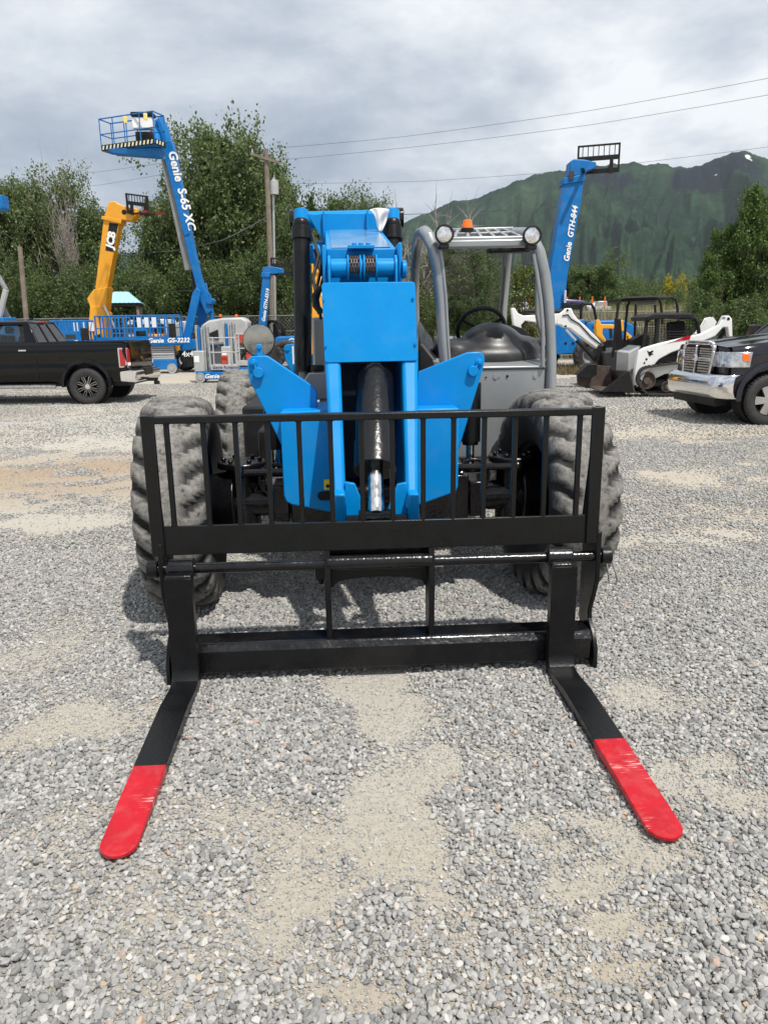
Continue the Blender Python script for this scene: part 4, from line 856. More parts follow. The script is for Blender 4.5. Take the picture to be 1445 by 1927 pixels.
# engine side
eb = MB(); a_, b_ = yl(586, 597, 1.3), yl(640, 725, 1.3); eb.box(a_.x, b_.x, 1.3, 2.6, b_.z, a_.z); part('engine_cover', eb, CGREY, TH, 0.02, 3)
tk = MB(); a_, b_ = yl(548, 702, 0.75), yl(640, 752, 0.75); tk.prism([(a_.x, 0.75, b_.z), (b_.x, 0.75, b_.z), (b_.x, 0.75, a_.z), (a_.x+0.12, 0.75, a_.z)], (0, 0.5, 0)); part('side_tank', tk, CGREY, TH, 0.01)
q = yl(597, 699, 0.8); cap = MB(); cap.lathe([(0.0, 0.0), (0.045, 0.0), (0.05, 0.01), (0.05, 0.03), (0.042, 0.045), (0.0, 0.048)], q, (0, 0, 1), 24); part('filler_cap', cap, MBLACK, TH)
eng = MB(); eng.box(-0.95, -0.44, 1.0, 2.15, 0.6, 1.12); eng.box(-0.8, -0.44, 0.6, 1.0, 0.7, 1.0); eng.box(-0.9, -0.44, 2.15, 3.5, 1.0, 1.25); part('engine_bay', eng, MBLACK, TH, 0.02)

# ---- cab
cy0 = 0.55
def cpath(l): return [yl(u, v, y) for (u, v, y) in l]
part('cab_post', MB().tube(cpath([(838, 705, cy0), (833, 640, cy0), (828, 560, cy0), (823, 510, cy0), (816, 470, cy0), (807, 447, cy0+0.03), (799, 437, cy0+0.12), (790, 441, cy0+0.4), (784, 462, cy0+0.85), (781, 500, cy0+1.1), (780, 560, cy0+1.2), (783, 660, cy0+1.25)]),
     [0.036, 0.036, 0.036, 0.037, 0.039, 0.042, 0.042, 0.04, 0.037, 0.037, 0.037, 0.037], 14), CGREY, TH)
part('cab_post', MB().tube(cpath([(1036, 760, cy0-0.02), (1037, 680, cy0), (1035, 620, cy0), (1031, 565, cy0), (1024, 515, cy0), (1014, 475, cy0), (1002, 452, cy0+0.02), (990, 440, cy0+0.15), (970, 438, cy0+0.6), (958, 446, cy0+1.05), (953, 500, cy0+1.2), (946, 580, cy0+1.25), (942, 660, cy0+1.25)]),
     [0.035, 0.035, 0.035, 0.036, 0.038, 0.041, 0.044, 0.041, 0.037, 0.037, 0.037, 0.037, 0.037], 14), CGREY, TH)
part('post_seam', MB().tube(cpath([(1021, 690, cy0-0.02), (1021, 620, cy0-0.02), (1017, 565, cy0-0.02), (1010, 515, cy0-0.02), (1003, 478, cy0-0.02)]), 0.014, 8), CGREY, TH)
part('post_seam', MB().tube(cpath([(846, 700, cy0-0.02), (842, 640, cy0-0.02), (838, 560, cy0-0.02), (832, 500, cy0-0.02), (828, 470, cy0-0.02)]), 0.014, 8), CGREY, TH)
part('grab_bar', MB().tube(cpath([(1011, 480, cy0+0.3), (1010, 540, cy0+0.3), (1010, 590, cy0+0.3), (1015, 615, cy0+0.3), (1026, 650, cy0+0.3)]), 0.017, 10), MGREY, TH)
fb = MB(); fb.beam(yl(822, 461, cy0), yl(1010, 457, cy0), 0.07, 0.05); fb.beam(yl(826, 452, cy0+0.05), yl(1004, 449, cy0+0.05), 0.08, 0.035); part('roof_front_bar', fb, CGREY, TH, 0.012, 3)
ra, rb = yl(842, 434, cy0+0.95), yl(966, 431, cy0+0.95); part('roof_rear_bar', MB().beam(ra, rb, 0.05, 0.03), CGREY, TH, 0.008)
fa, fb2 = yl(832, 447, cy0+0.08), yl(1000, 444, cy0+0.08)
for k in range(8):
    t = k/7; part('roof_slat', MB().beam(fa.lerp(fb2, t), ra.lerp(rb, 0.02+0.96*t), 0.022, 0.02), CGREY, TH, 0.004)
part('roof_cross_slat', MB().beam(fa.lerp(ra, 0.45), fb2.lerp(rb, 0.45), 0.022, 0.018), CGREY, TH, 0.004)
part('roof_visor', MB().beam(yl(918, 472, cy0+0.25), yl(994, 470, cy0+0.25), 0.12, 0.035), MBLACK, TH, 0.01)
sg = MB(); sg.hexa([yl(843, 640, cy0+1.22), yl(942, 640, cy0+1.22), yl(942, 640, cy0+1.23), yl(843, 640, cy0+1.23)], [yl(800, 445, cy0+1.15), yl(956, 445, cy0+1.15), yl(956, 445, cy0+1.16), yl(800, 445, cy0+1.16)])
part('rear_window', sg, glassy('cab_glass', (0.74, 0.77, 0.76), -0.02), TH)
LENS = paint('lamp_lens', (0.75, 0.76, 0.78), 0.12, metal=0.9, var=0.35, nscale=30, bump=1.0, bscale=70)
for (u, v) in ((836, 441), (1001, 443)):
    c = yl(u, v, cy0-0.1); lm_ = part('work_light', MB().lathe([(0.0, 0.06), (0.04, 0.055), (0.058, 0.03), (0.061, 0.0), (0.061, -0.012), (0.052, -0.014), (0.049, -0.006)], c, (0, 1, 0), 32), MBLACK, TH)
    part('lens', MB().lathe([(0.0, -0.016), (0.025, -0.0135), (0.05, -0.006)], c, (0, 1, 0), 32), LENS, lm_); part('lamp_bracket', MB().box(c.x-0.03, c.x+0.03, c.y-0.01, c.y+0.06, c.z-0.085, c.z-0.058), MBLACK, lm_, 0.004)
c = yl(879, 430, cy0+0.5); be = part('beacon', MB().lathe([(0.0, 0.058), (0.026, 0.057), (0.032, 0.05), (0.033, 0.032), (0.036, 0.028), (0.038, 0.0), (0.0, -0.01)], c, (0, 0, 1), 28), ORANGE, TH); part('beacon_base', MB().cyl(c-V((0, 0, 0.03)), c, 0.046, None, 20), MBLACK, be)
# lower front panel, dash hood, wheel
pa, pb = yl(846, 690, cy0), yl(1031, 688, cy0); pc = yl(900, 866, cy0)
pn = MB(); x0, x1 = pa.x-0.1, pb.x
pn.prism([(x0, cy0, pc.z), (x1, cy0, pc.z), (x1, cy0, pa.z-0.012), (x0, cy0, pa.z-0.012)], (0, 0.9, 0)); part('cab_front_panel', pn, CGREY, TH, 0.03, 4)
part('panel_ledge', MB().prism([(x0, cy0-0.012, pa.z-0.02), (x0, cy0-0.012, pa.z-0.004), (x0, cy0+0.2, pa.z+0.05), (x0, cy0+0.2, pa.z-0.02)], (x1-x0-0.02, 0, 0)), CGREY, TH, 0.006)
for (u, v, rr, mt) in [(914, 710, 0.006, MBLACK), (932, 709, 0.016, CGREY), (939, 709, 0.005, CGREY), (954, 708, 0.009, MBLACK), (1006, 708, 0.014, STEEL)]:
    c = yl(u, v, cy0); part('panel_bolt', MB().cyl(c-V((0, 0.007, 0)), c+V((0, 0.005, 0)), rr, None, 12), mt, TH)
dh = MB(); c = yl(925, 648, 0.9); dh.ball(c+V((0, 0.02, -0.05)), (0.25, 0.25, 0.205), 28, 16); c2 = yl(920, 672, 0.86); dh.ball(c2, (0.40, 0.24, 0.13), 24, 12)
c3 = yl(985, 660, 0.9); dh.ball(c3, (0.12, 0.22, 0.11), 16, 10); c4 = yl(855, 655, 0.9); dh.ball(c4, (0.16, 0.2, 0.07), 16, 10); dh.box(c2.x-0.36, c2.x+0.36, c2.y-0.16, c2.y+0.22, c2.z-0.2, c2.z)
o = part('dash_hood', dh, PLASTIC, TH, smooth=180); mdd = o.modifiers.new('r', 'REMESH'); mdd.mode = 'VOXEL'; mdd.voxel_size = 0.014; mdd.use_smooth_shade = True
m2 = o.modifiers.new('s', 'SMOOTH'); m2.iterations = 14; m2.factor = 0.6
c = yl(905, 620, 1.12); ax = V((0, 0.86, 0.5)).normalized(); a_, b_, _ = basis_for(ax); R_ = 0.175
sw = part('steering_wheel', MB().tube([c+(a_*math.cos(t)+b_*math.sin(t))*R_ for t in np.linspace(0, 6.2832, 49)], 0.016, 10, False), MBLACK, TH)
sp = MB(); sp.cyl(c-ax*0.25, c, 0.03, None, 12)
for t in (0.5, 2.6, 4.71): sp.cyl(c, c+(a_*math.cos(t)+b_*math.sin(t))*R_, 0.012, None, 8)
part('steering_column', sp, MBLACK, TH)
sf = MB(); sf.hexa([yl(787, 640, 0.8), yl(838, 700, 0.62), yl(838, 760, 0.62), yl(787, 760, 0.8)], [yl(787, 600, 1.3), yl(815, 640, 1.3), yl(815, 760, 1.3), yl(787, 760, 1.3)]); part('inner_fender', sf, PLASTIC, TH, 0.02)
cf = MB(); cf.box(x0+0.03, x1-0.03, cy0+0.88, cy0+1.28, pc.z, 1.1); cf.box(x0+0.25, x0+0.62, 1.35, 1.42, 1.1, 1.35); part('cab_floor', cf, MBLACK, TH, 0.02)
sw2 = MB(); q = yl(855, 640, 1.35); sw2.box(q.x-0.15, q.x+0.12, 1.3, 1.5, q.z-0.25, q.z+0.03); part('side_console', sw2, MGREY, TH, 0.03, 3)

# ---- fork carriage: a part with its own sub-parts
CY = -1.15
xl = A(265, 795, CY)[0]; xr = A(1138, 763, CY)[0]; zr_ = (A(286, 792, CY)[2]+A(1117, 768, CY)[2])/2
zb1 = (A(294, 999, CY)[2]+A(1122, 962, CY)[2])/2; zb0 = (A(301, 1051, CY)[2]+A(1114, 1017, CY)[2])/2
fc = MB(); fc.box(xl+0.03, xr-0.03, CY, CY+0.02, zb0, zb1); FC = part('fork_carriage', fc, SBLACK, TH, 0.004); FC['label'] = 'satin black fork carriage with barred backrest and two forks'
for s, x in ((1, xl), (-1, xr)):
    up_ = MB(); up_.prism([(x, CY-0.012, zb0), (x, CY-0.012, zr_+0.012), (x, CY+0.07, zr_+0.012), (x, CY+0.20, zb0)], (s*0.022, 0, 0)); up_.box(min(x, x+s*0.06), max(x, x+s*0.06), CY-0.014, CY+0.008, zb0-0.0, zr_+0.014)
    part('upright', up_, SBLACK, FC, 0.004)
part('top_rail', MB().box(xl+0.02, xr-0.02, CY-0.012, CY+0.052, zr_-0.024, zr_+0.008), SBLACK, FC, 0.005)
BX = [(311, 329), (381, 395), (442, 453), (502, 511), (561, 570), (620.5, 627), (680, 683), (736.6, 740.7), (795.6, 797.6), (853.6, 853), (912, 909.5), (970, 966), (1028, 1023.7), (1092, 1085)]
for (ut, ub) in BX:
    f = (ut-290)/(1120-290); x0 = A(ut, 798-25*f, CY)[0]; x1 = A(ub, 998-37*f, CY)[0]; xm = (x0+x1)/2
    bar = MB().box(xm-0.0115, xm+0.0115, CY+0.0, CY+0.023, zb1, zr_-0.022)
    for z_ in (zb1, zr_-0.024): bar.ball((xm, CY+0.012, z_), (0.018, 0.014, 0.010), 8, 5)
    part('backrest_bar', bar, SBLACK, FC, 0.003)
# lower end plates, beam, rod, centre plates
xpl, xpr = A(300, 1060, CY)[0], A(1128, 1040, CY)[0]
for s, x in ((1, xpl), (-1, xpr)):
    ep = [(CY-0.02, zb0+0.06), (CY-0.02, 0.46), (CY+0.02, 0.36), (CY+0.06, 0.28), (CY+0.055, 0.235), (CY-0.01, 0.19), (CY-0.055, 0.12), (CY-0.06, 0.02), (CY-0.04, 0.0), (CY+0.1, 0.05), (CY+0.2, 0.2), (CY+0.2, zb0+0.06)]
    part('end_plate', MB().prism([(x, y_, z_) for y_, z_ in ep], (s*0.022, 0, 0)), SBLACK, FC, 0.004)
zr2 = (A(361, 1067, CY)[2]+A(1104, 1053, CY)[2])/2 - 0.0
RY = CY+0.02
part('pivot_rod', MB().cyl((xpl-0.05, RY, zr2), (xpr+0.05, RY, zr2), 0.0255, None, 24), GBLACK, FC)
for x, s in ((xpl, -1), (xpr, 1)): part('rod_collar', MB().cyl((x+s*0.01, RY, zr2), (x+s*0.06, RY, zr2), 0.042, None, 20), SBLACK, FC, 0.004)
xc0, xc1 = A(617, 1100, CY)[0], A(812, 1095, CY)[0]
part('rod_sleeve', MB().cyl((xc0, RY, zr2+0.005), (xc1, RY, zr2+0.005), 0.036, None, 24), GBLACK, FC)
zq = 0.2
part('lower_beam', MB().prism([(xpl+0.02, CY-0.03, 0.05), (xpl+0.02, CY-0.03, zq-0.035), (xpl+0.02, CY-0.005, zq), (xpl+0.02, CY+0.13, zq), (xpl+0.02, CY+0.13, 0.05)], (xpr-xpl-0.04, 0, 0)), GBLACK, FC, 0.012, 3)
for x in (xc0, xc1):
    part('centre_plate', MB().prism([(x-0.014, CY+0.003, zb0), (x-0.014, CY-0.02, 0.5), (x-0.014, CY+0.0, zq), (x-0.014, CY+0.14, zq), (x-0.014, CY+0.16, zb0+0.1), (x-0.014, CY+0.02, zb0+0.1)], (0.028, 0, 0)), SBLACK, FC, 0.004)
arch = [(xc0, zb0+0.1), (xc0, zr2-0.16)] + [(xc0+(xc1-xc0)*(0.5-0.5*math.cos(t)*0.9), zr2-0.155+0.055*math.sin(t)**0.6) for t in np.linspace(0.05, math.pi-0.05, 14)] + [(xc1, zr2-0.16), (xc1, zb0+0.1)]
part('mount_plate', MB().prism([(x_, CY+0.1, z_) for x_, z_ in arch], (0, 0.03, 0)), SBLACK, FC)
hk = MB(); hk.box(xc0-0.06, xc0, CY+0.05, CY+0.12, zr2-0.09, zr2-0.02); hk.cyl((xc0-0.035, CY+0.08, zr2-0.12), (xc0-0.035, CY+0.08, zr2-0.09), 0.015, None, 8); part('lock_bolt', hk, SBLACK, FC, 0.005)
kx = xpr+0.04; part('wire_pin', MB().tube([(kx, RY, zr2-0.02), (kx+0.015, RY-0.01, zr2-0.1), (kx+0.02, RY-0.01, zr2-0.14), (kx+0.055, RY-0.01, zr2-0.14), (kx+0.06, RY-0.01, zr2-0.12), (kx+0.03, RY, zr2-0.03)], 0.005, 6), STEEL, FC)
def fork(ue0, ve0, ue1, ve1, tu, tv, red):
    xa, xb = A(ue0, ve0, CY-0.11)[0], A(ue1, ve1, CY-0.11)[0]; xm = (xa+xb)/2; hw = 0.062
    tip = G(tu, tv, 0.02); tl_ = M.loc(tip); xt = tl_[0]; yt = tl_[1]; f = MB()
    st = [((CY-0.095, zr2-0.015), (CY-0.045, zr2-0.015)), ((CY-0.095, 0.3), (CY-0.045, 0.3)), ((CY-0.097, 0.115), (CY-0.045, 0.09)), ((CY-0.104, 0.085), (CY-0.048, 0.04)), ((CY-0.122, 0.064), (CY-0.065, 0.012)), ((CY-0.15, 0.056), (CY-0.1, 0.006)), ((CY-0.19, 0.053), (CY-0.18, 0.006))]
    secs = [(o_, i_, hw, 0.0) for o_, i_ in st]; L0 = CY-0.19
    for t in [0.15, 0.3, red-0.001, red+0.001, 0.7, 0.85] + [1-0.062*1.05/abs(yt-L0)*(1-math.sin(a)) for a in np.linspace(0, math.pi/2, 8)]:
        y_ = L0+(yt-L0)*t; dt = (1-t)*abs(yt-L0); ww = hw if dt > 0.065 else max(0.004, hw*math.sqrt(max(0, 1-((0.065-dt)/0.065)**2))); h = 0.04*(1-t)**0.75+0.011+0.022
        secs.append(((y_, h), (y_, 0.006+0.016*t), ww, t))
    rows = []
    for o_, i_, ww, t in secs:
        dx = (xt-xm)*max(0.0, t); rows.append([(xm+dx-ww, o_[0], o_[1]), (xm+dx+ww, o_[0], o_[1]), (xm+dx+ww, i_[0], i_[1]), (xm+dx-ww, i_[0], i_[1])])
    for k in range(len(rows)-1):
        mt = 1 if secs[k][3] >= red else 0
        f.add(rows[k]+rows[k+1], [(0, 1, 5, 4), (1, 2, 6, 5), (2, 3, 7, 6), (3, 0, 4, 7)], mt)
    f.add(rows[0], [(0, 1, 2, 3)]); f.add(rows[-1], [(3, 2, 1, 0)], 1)
    o = part('fork', f, [SBLACK, RED], FC, 0.006, 2, 30)
    hook = MB(); hook.cyl((xm-hw, RY-0.01, zr2+0.004), (xm+hw, RY-0.01, zr2+0.004), 0.047, None, 28); hook.box(xm-hw+0.001, xm+hw-0.001, CY-0.092, CY-0.03, zr2-0.05, zr2+0.0); part('fork_hook', hook, GBLACK, FC, 0.008)
fork(326, 1285, 373, 1289, 216, 1618, 0.56); fork(1033, 1262, 1078, 1258, 1262, 1584, 0.50)

# white rag thrown over the guard's corner
rg = Frame(tuple(M.o + M.x*yl(708, 398, ty-0.05).x + M.y*(ty-0.05)), 3.2)
rg.o[2] = 0; ctr = [(696, 394), (706, 397), (716, 394), (728, 395), (727, 405), (722, 418), (719, 432), (714, 433), (712, 424), (708, 412), (701, 402)]
n_ = 12; rows = []
for i in range(n_+1):
    t = i/n_; lft = (694+19*t**0.8+2*math.sin(5*t), 395+39*t**1.25); rgt = (733-13*t**1.4, 394+41*t); row = []
    for j in range(9):
        s_ = j/8; u = lft[0]+(rgt[0]-lft[0])*s_; v = lft[1]+(rgt[1]-lft[1])*s_ - 4*math.sin(math.pi*s_)*(1-t)
        fold = 0.022*math.sin(s_*11+t*2.0)*(0.35+0.65*t) + 0.012*math.sin(s_*5+t*7)
        p_ = rg.at(u, v, -0.14+fold); row.append(p_)
    rows.append(row)
rb_ = MB().sheet(rows); o = put('white_rag', rb_.mesh('white_rag', CLOTH, 180), None, tuple(rg.o)); o.rotation_euler[2] = math.radians(3.2)
s2 = o.modifiers.new('t', 'SOLIDIFY'); s2.thickness = 0.008; ss2 = o.modifiers.new('s', 'SUBSURF'); ss2.levels = 1; ss2.render_levels = 2
tag(o, 'crumpled white rag draped over the top corner of the blue boom guard', 'rag')
# ------------------------------------------------------------------ helpers for the parked fleet
def plate(fr, pts, y, depth, mat, name, parent, bevel=0.0):
    return part(name, MB().prism([fr.at(u, v, y) for u, v in pts], (0, depth, 0)), mat, parent, bevel)
def rod(fr, pts, r, mat, name, parent, n=8):
    return part(name, MB().tube([fr.at(u, v, y) for u, v, y in pts], r, n), mat, parent)
def car_wheel_meshes(R, W, style):
    t = MB(); rim = R*0.60
    t.lathe([(rim, -W*0.42), (R*0.78, -W*0.52), (R*0.93, -W*0.48), (R*0.985, -W*0.40), (R, -W*0.3), (R, W*0.3), (R*0.985, W*0.40), (R*0.93, W*0.48), (R*0.78, W*0.52), (rim, W*0.42)], (0, 0, 0), (0, 1, 0), 44)
    for k in range(44):
        a = 2*math.pi*k/44
        for s in (-1, 1):
            c = V((R*1.002*math.cos(a+0.03*s), s*W*0.3, R*1.002*math.sin(a+0.03*s))); d = V((-math.sin(a), 0, math.cos(a))); e_ = V((math.cos(a), 0, math.sin(a)))
            t.hexa([c-d*0.02-V((0, W*0.13, 0)), c+d*0.02-V((0, W*0.13, 0)), c+d*0.02+V((0, W*0.13, 0)), c-d*0.02+V((0, W*0.13, 0))], [c-d*0.018-V((0, W*0.12, 0))+e_*0.009, c+d*0.018-V((0, W*0.12, 0))+e_*0.009, c+d*0.018+V((0, W*0.12, 0))+e_*0.009, c-d*0.018+V((0, W*0.12, 0))+e_*0.009])
    tm = t.mesh('tyre', RUBBER, 40, fix=False)
    r = MB(); y0 = -W*0.36
    r.lathe([(rim+0.012, -W*0.43), (rim-0.005, -W*0.43), (rim-0.03, y0+0.02), (rim-0.05, W*0.3), (0.0, W*0.3)], (0, 0, 0), (0, 1, 0), 40, mat=1)
    r.lathe([(0.0, y0+0.0), (rim*0.24, y0+0.0), (rim*0.28, y0+0.03), (rim*0.28, y0+0.1)], (0, 0, 0), (0, 1, 0), 24)
    ns = 8 if style == 'dark' else 5
    for k in range(ns):
        a = 2*math.pi*(k+0.5)/ns
        if style == 'dark':
            for da in (-0.13, 0.13):
                p0 = V((rim*0.22*math.cos(a+da*1.8), y0+0.01, rim*0.22*math.sin(a+da*1.8))); p1 = V((rim*0.95*math.cos(a+da), y0+0.015, rim*0.95*math.sin(a+da))); r.beam(p0, p1, 0.035, 0.03, mat=1)
                r.beam(p0-V((0, 0.017, 0)), p1-V((0, 0.017, 0)), 0.008, 0.006, mat=0)
        else:
            p0 = V((rim*0.2*math.cos(a), y0+0.01, rim*0.2*math.sin(a))); p1 = V((rim*0.96*math.cos(a), y0+0.02, rim*0.96*math.sin(a))); r.beam(p0, p1, 0.10, 0.05, up=(0, 1, 0), w1=0.14)
    if style == 'dark':
        for k in range(16):
            a = 2*math.pi*k/16; c = V((rim*0.94*math.cos(a), y0-0.012, rim*0.94*math.sin(a))); r.cyl(c, c-V((0, 0.012, 0)), 0.007, None, 6)
    rm = r.mesh('rim', [CHROME, MBLACK] if style == 'dark' else [paint('alloy', (0.5, 0.5, 0.5), 0.3, metal=0.9), MBLACK], 40, fix=False)
    return tm, rm
def add_wheel(parent, tm, rm, loc, out):       # out = -1 when the wheel's outside faces local -y
    o = bpy.data.objects.new('wheel', None); COL.objects.link(o); o.parent = parent; o.location = loc; o.rotation_euler[2] = 0 if out < 0 else math.pi
    put('tyre', tm, o); put('rim', rm, o); return o

# ------------------------------------------------------------------ pickups: local +x is the front, rear axle at x = 0
def pickup(fr, label, col, style, group):
    T = thing('pickup_truck', label, 'pickup truck', fr, group)
    XR, XF, WB, R = -0.98, 4.56, 3.8, 0.42
    lev = [0.50, 0.56, 0.64, 0.74, 0.84, 0.90, 0.96, 1.02, 1.10, 1.20, 1.30, 1.37, 1.42]
    yw = [0.93, 0.955, 0.974, 0.988, 0.994, 0.988, 0.984, 0.986, 0.994, 1.0, 0.99, 0.962, 0.915]
    ar, zc = 0.50, 0.46
    def ztop(x): return 1.42 if x < 3.1 else 1.42-0.15*((x-3.1)/(XF-3.1))**1.3
    def ynar(x): return 1.0-0.10*max(0, (x-4.15)/(XF-4.15))**1.6 - 0.02*max(0, (-0.6-x)/0.4)
    def P(x, i, s):
        z = 0.5+(lev[i]-0.5)*(ztop(x)-0.5)/0.92; return (x, s*yw[i]*ynar(x), z)
    def spans(z):
        cut = []
        for c in (0.0, WB):
            h = ar*ar-(z-zc)**2
            cut.append((c-math.sqrt(h), c+math.sqrt(h)) if h > 0 else (c, c))
        return [(XR, cut[0][0]), (cut[0][1], cut[1][0]), (cut[1][1], XF-0.09)]
    body = MB()
    for s in (-1, 1):
        for i in range(len(lev)-1):
            sa, sb = spans(lev[i]), spans(lev[i+1])
            for (a, b) in zip(sa, sb):
                n = 8 if a[1]-a[0] > 1.2 else 5
                body.sheet([[P(a[0]+(a[1]-a[0])*k/n, i, s) for k in range(n+1)], [P(b[0]+(b[1]-b[0])*k/n, i+1, s) for k in range(n+1)]])
    bo = part('body', body, col, T, 0, smooth=60)
    for s in (-1, 1):
        for c in (0.0, WB):
            arc = [V((c+(ar+0.015)*math.cos(t), s*1.0, zc+(ar+0.015)*math.sin(t))) for t in np.linspace(-0.1, math.pi+0.1, 19)]
            fl = MB()
            for k in range(18): fl.hexa([arc[k]+V((0, -s*0.09, 0)), arc[k]+V((0, s*0.025, 0)), arc[k+1]+V((0, s*0.025, 0)), arc[k+1]+V((0, -s*0.09, 0))],
                [V((c, 0, zc))*0+arc[k]+(arc[k]-V((c, s*1.0, zc))).normalized()*0.06+V((0, -s*0.09, 0)), arc[k]+(arc[k]-V((c, s*1.0, zc))).normalized()*0.075+V((0, s*0.0, 0)), arc[k+1]+(arc[k+1]-V((c, s*1.0, zc))).normalized()*0.075+V((0, s*0.0, 0)), arc[k+1]+(arc[k+1]-V((c, s*1.0, zc))).normalized()*0.06+V((0, -s*0.09, 0))])
            part('wheel_flare', fl, col, T, smooth=60)
            wl_ = MB(); wl_.lathe([(ar-0.005, 0.0), (ar-0.005, 0.3), (0.1, 0.3)], (c, s*0.97, zc), (0, -s, 0), 28); part('wheel_well', wl_, MBLACK, T)
    fl = MB(); fl.box(XR+0.05, XF-0.25, -0.88, 0.88, 0.42, 0.56); part('underbody', fl, MBLACK, T)
    # bed and tailgate
    bd = MB(); bd.box(XR+0.06, 1.08, -0.80, 0.80, 0.86, 0.88); bd.box(XR+0.06, 1.08, -0.84, -0.80, 0.86, 1.415); bd.box(XR+0.06, 1.08, 0.80, 0.84, 0.86, 1.415); bd.box(1.05, 1.09, -0.84, 0.84, 0.86, 1.43); part('bed', bd, MBLACK, T)
    for s in (-1, 1): part('bed_rail', MB().box(XR+0.02, 1.06, s*0.87-0.06, s*0.87+0.06, 1.405, 1.432), col, T, 0.012)
    tg = part('tailgate', MB().prism([(XR-0.01, -0.80, 0.72), (XR-0.05, -0.80, 0.9), (XR-0.045, -0.80, 1.3), (XR-0.01, -0.80, 1.43), (XR+0.06, -0.80, 1.43), (XR+0.06, -0.80, 0.72)], (0, 1.6, 0)), col, T, 0.012)
    part('handle', MB().box(XR-0.07, XR-0.04, -0.12, 0.12, 1.12, 1.24), MBLACK, tg, 0.008); part('emblem', MB().prism([(XR-0.06, -0.06, 1.06), (XR-0.06, -0.07, 1.0), (XR-0.06, 0.0, 0.92), (XR-0.06, 0.07, 1.0), (XR-0.06, 0.06, 1.06)], (0.02, 0, 0)), CHROME, tg)
    for s in (-1, 1):
        rp = MB(); rp.prism([(XR-0.02, s*0.805, 0.74), (XR+0.0, s*0.93, 0.74), (XR+0.06, s*0.955, 0.74), (XR+0.06, s*0.805, 0.74)], (0, 0, 0.68)); part('corner_post', rp, col, T, 0.01)
        tl_ = part('tail_light', MB().prism([(XR-0.035, s*0.815, 0.86), (XR-0.02, s*0.955, 0.86), (XR+0.16, s*1.004, 0.86), (XR+0.16, s*0.9, 0.86)], (0, 0, 0.40)), REDLENS, T, 0.015)
        part('chrome_rim', MB().prism([(XR-0.015, s*0.812, 0.835), (XR-0.005, s*0.962, 0.835), (XR+0.19, s*1.0, 0.835), (XR+0.19, s*0.9, 0.835)], (0, 0, 0.45)), CHROME, tl_, 0.012)
        part('reverse_lens', MB().prism([(XR-0.039, s*0.83, 0.88), (XR-0.024, s*0.95, 0.88), (XR+0.03, s*0.974, 0.88), (XR+0.03, s*0.87, 0.88)], (0, 0, 0.07)), DECAL, tl_)
    rbm = MB(); rbm.prism([(XR-0.17, -0.98, 0.49), (XR-0.19, -0.98, 0.57), (XR-0.18, -0.98, 0.75), (XR-0.05, -0.98, 0.775), (XR+0.2, -0.98, 0.76), (XR+0.2, -0.98, 0.52)], (0, 1.96, 0)); part('rear_bumper', rbm, CHROME, T, 0.03, 3)
    part('bumper_step', MB().box(XR-0.2, XR-0.06, -0.3, 0.3, 0.62, 0.79), MBLACK, T, 0.01)
    ht = MB(); ht.box(XR-0.36, XR-0.1, -0.04, 0.04, 0.46, 0.54); ht.box(XR-0.42, XR-0.3, -0.05, 0.05, 0.38, 0.46); ht.cyl((XR-0.38, 0, 0.46), (XR-0.38, 0, 0.5), 0.012, None, 8); ht.ball((XR-0.38, 0, 0.52), 0.026, 10, 6); part('tow_hitch', ht, MBLACK, T, 0.005)
    # cab
    y0, y1, zr = 0.90, 0.70, 1.93
    rf = MB(); rf.hexa([(1.30, -y1-0.03, zr-0.07), (2.62, -y1-0.03, zr-0.07), (2.62, y1+0.03, zr-0.07), (1.30, y1+0.03, zr-0.07)], [(1.38, -y1+0.08, zr), (2.5, -y1+0.08, zr), (2.5, y1-0.08, zr), (1.38, y1-0.08, zr)]); part('roof', rf, col, T, 0.035, 4, 60)
    pl = MB()
    for s in (-1, 1):
        def pil(xa, xb, xc, xd): pl.hexa([(xa, s*y0, 1.40), (xb, s*y0, 1.40), (xb, s*(y0-0.07), 1.40), (xa, s*(y0-0.07), 1.40)], [(xc, s*(y1+0.03), zr-0.06), (xd, s*(y1+0.03), zr-0.06), (xd, s*(y1-0.04), zr-0.06), (xc, s*(y1-0.04), zr-0.06)])
        pil(1.08, 1.36, 1.30, 1.44); pil(2.12, 2.24, 2.10, 2.20); pil(3.02, 3.14, 2.54, 2.64)
        pl.beam((1.32, s*(y1+0.005), zr-0.07), (2.6, s*(y1+0.005), zr-0.07), 0.06, 0.07); pl.beam((1.2, s*(y0-0.03), 1.41), (3.1, s*(y0-0.03), 1.41), 0.07, 0.06)
    part('pillars', pl, col, T, 0.012, 2, 60)
    for s in (-1, 1):
        for (xa, xb, xc, xd) in ((1.36, 2.12, 1.44, 2.10), (2.24, 3.02, 2.20, 2.54)):
            part('side_window', MB().hexa([(xa, s*(y0-0.05), 1.43), (xb, s*(y0-0.05), 1.43), (xb, s*(y0-0.055), 1.43), (xa, s*(y0-0.055), 1.43)], [(xc, s*(y1-0.012), zr-0.1), (xd, s*(y1-0.012), zr-0.1), (xd, s*(y1-0.017), zr-0.1), (xc, s*(y1-0.017), zr-0.1)]), GLASS, T)
    part('rear_window', MB().hexa([(1.085, -0.80, 1.42), (1.085, 0.80, 1.42), (1.095, 0.80, 1.42), (1.095, -0.80, 1.42)], [(1.31, -0.64, zr-0.08), (1.31, 0.64, zr-0.08), (1.32, 0.64, zr-0.08), (1.32, -0.64, zr-0.08)]), DGLASS, T)
    part('rear_window_frame', MB().beam((1.075, 0.27, 1.42), (1.30, 0.22, zr-0.08), 0.03, 0.02).beam((1.075, -0.27, 1.42), (1.30, -0.22, zr-0.08), 0.03, 0.02).beam((1.08, -0.84, 1.40), (1.08, 0.84, 1.40), 0.05, 0.06), MBLACK, T)
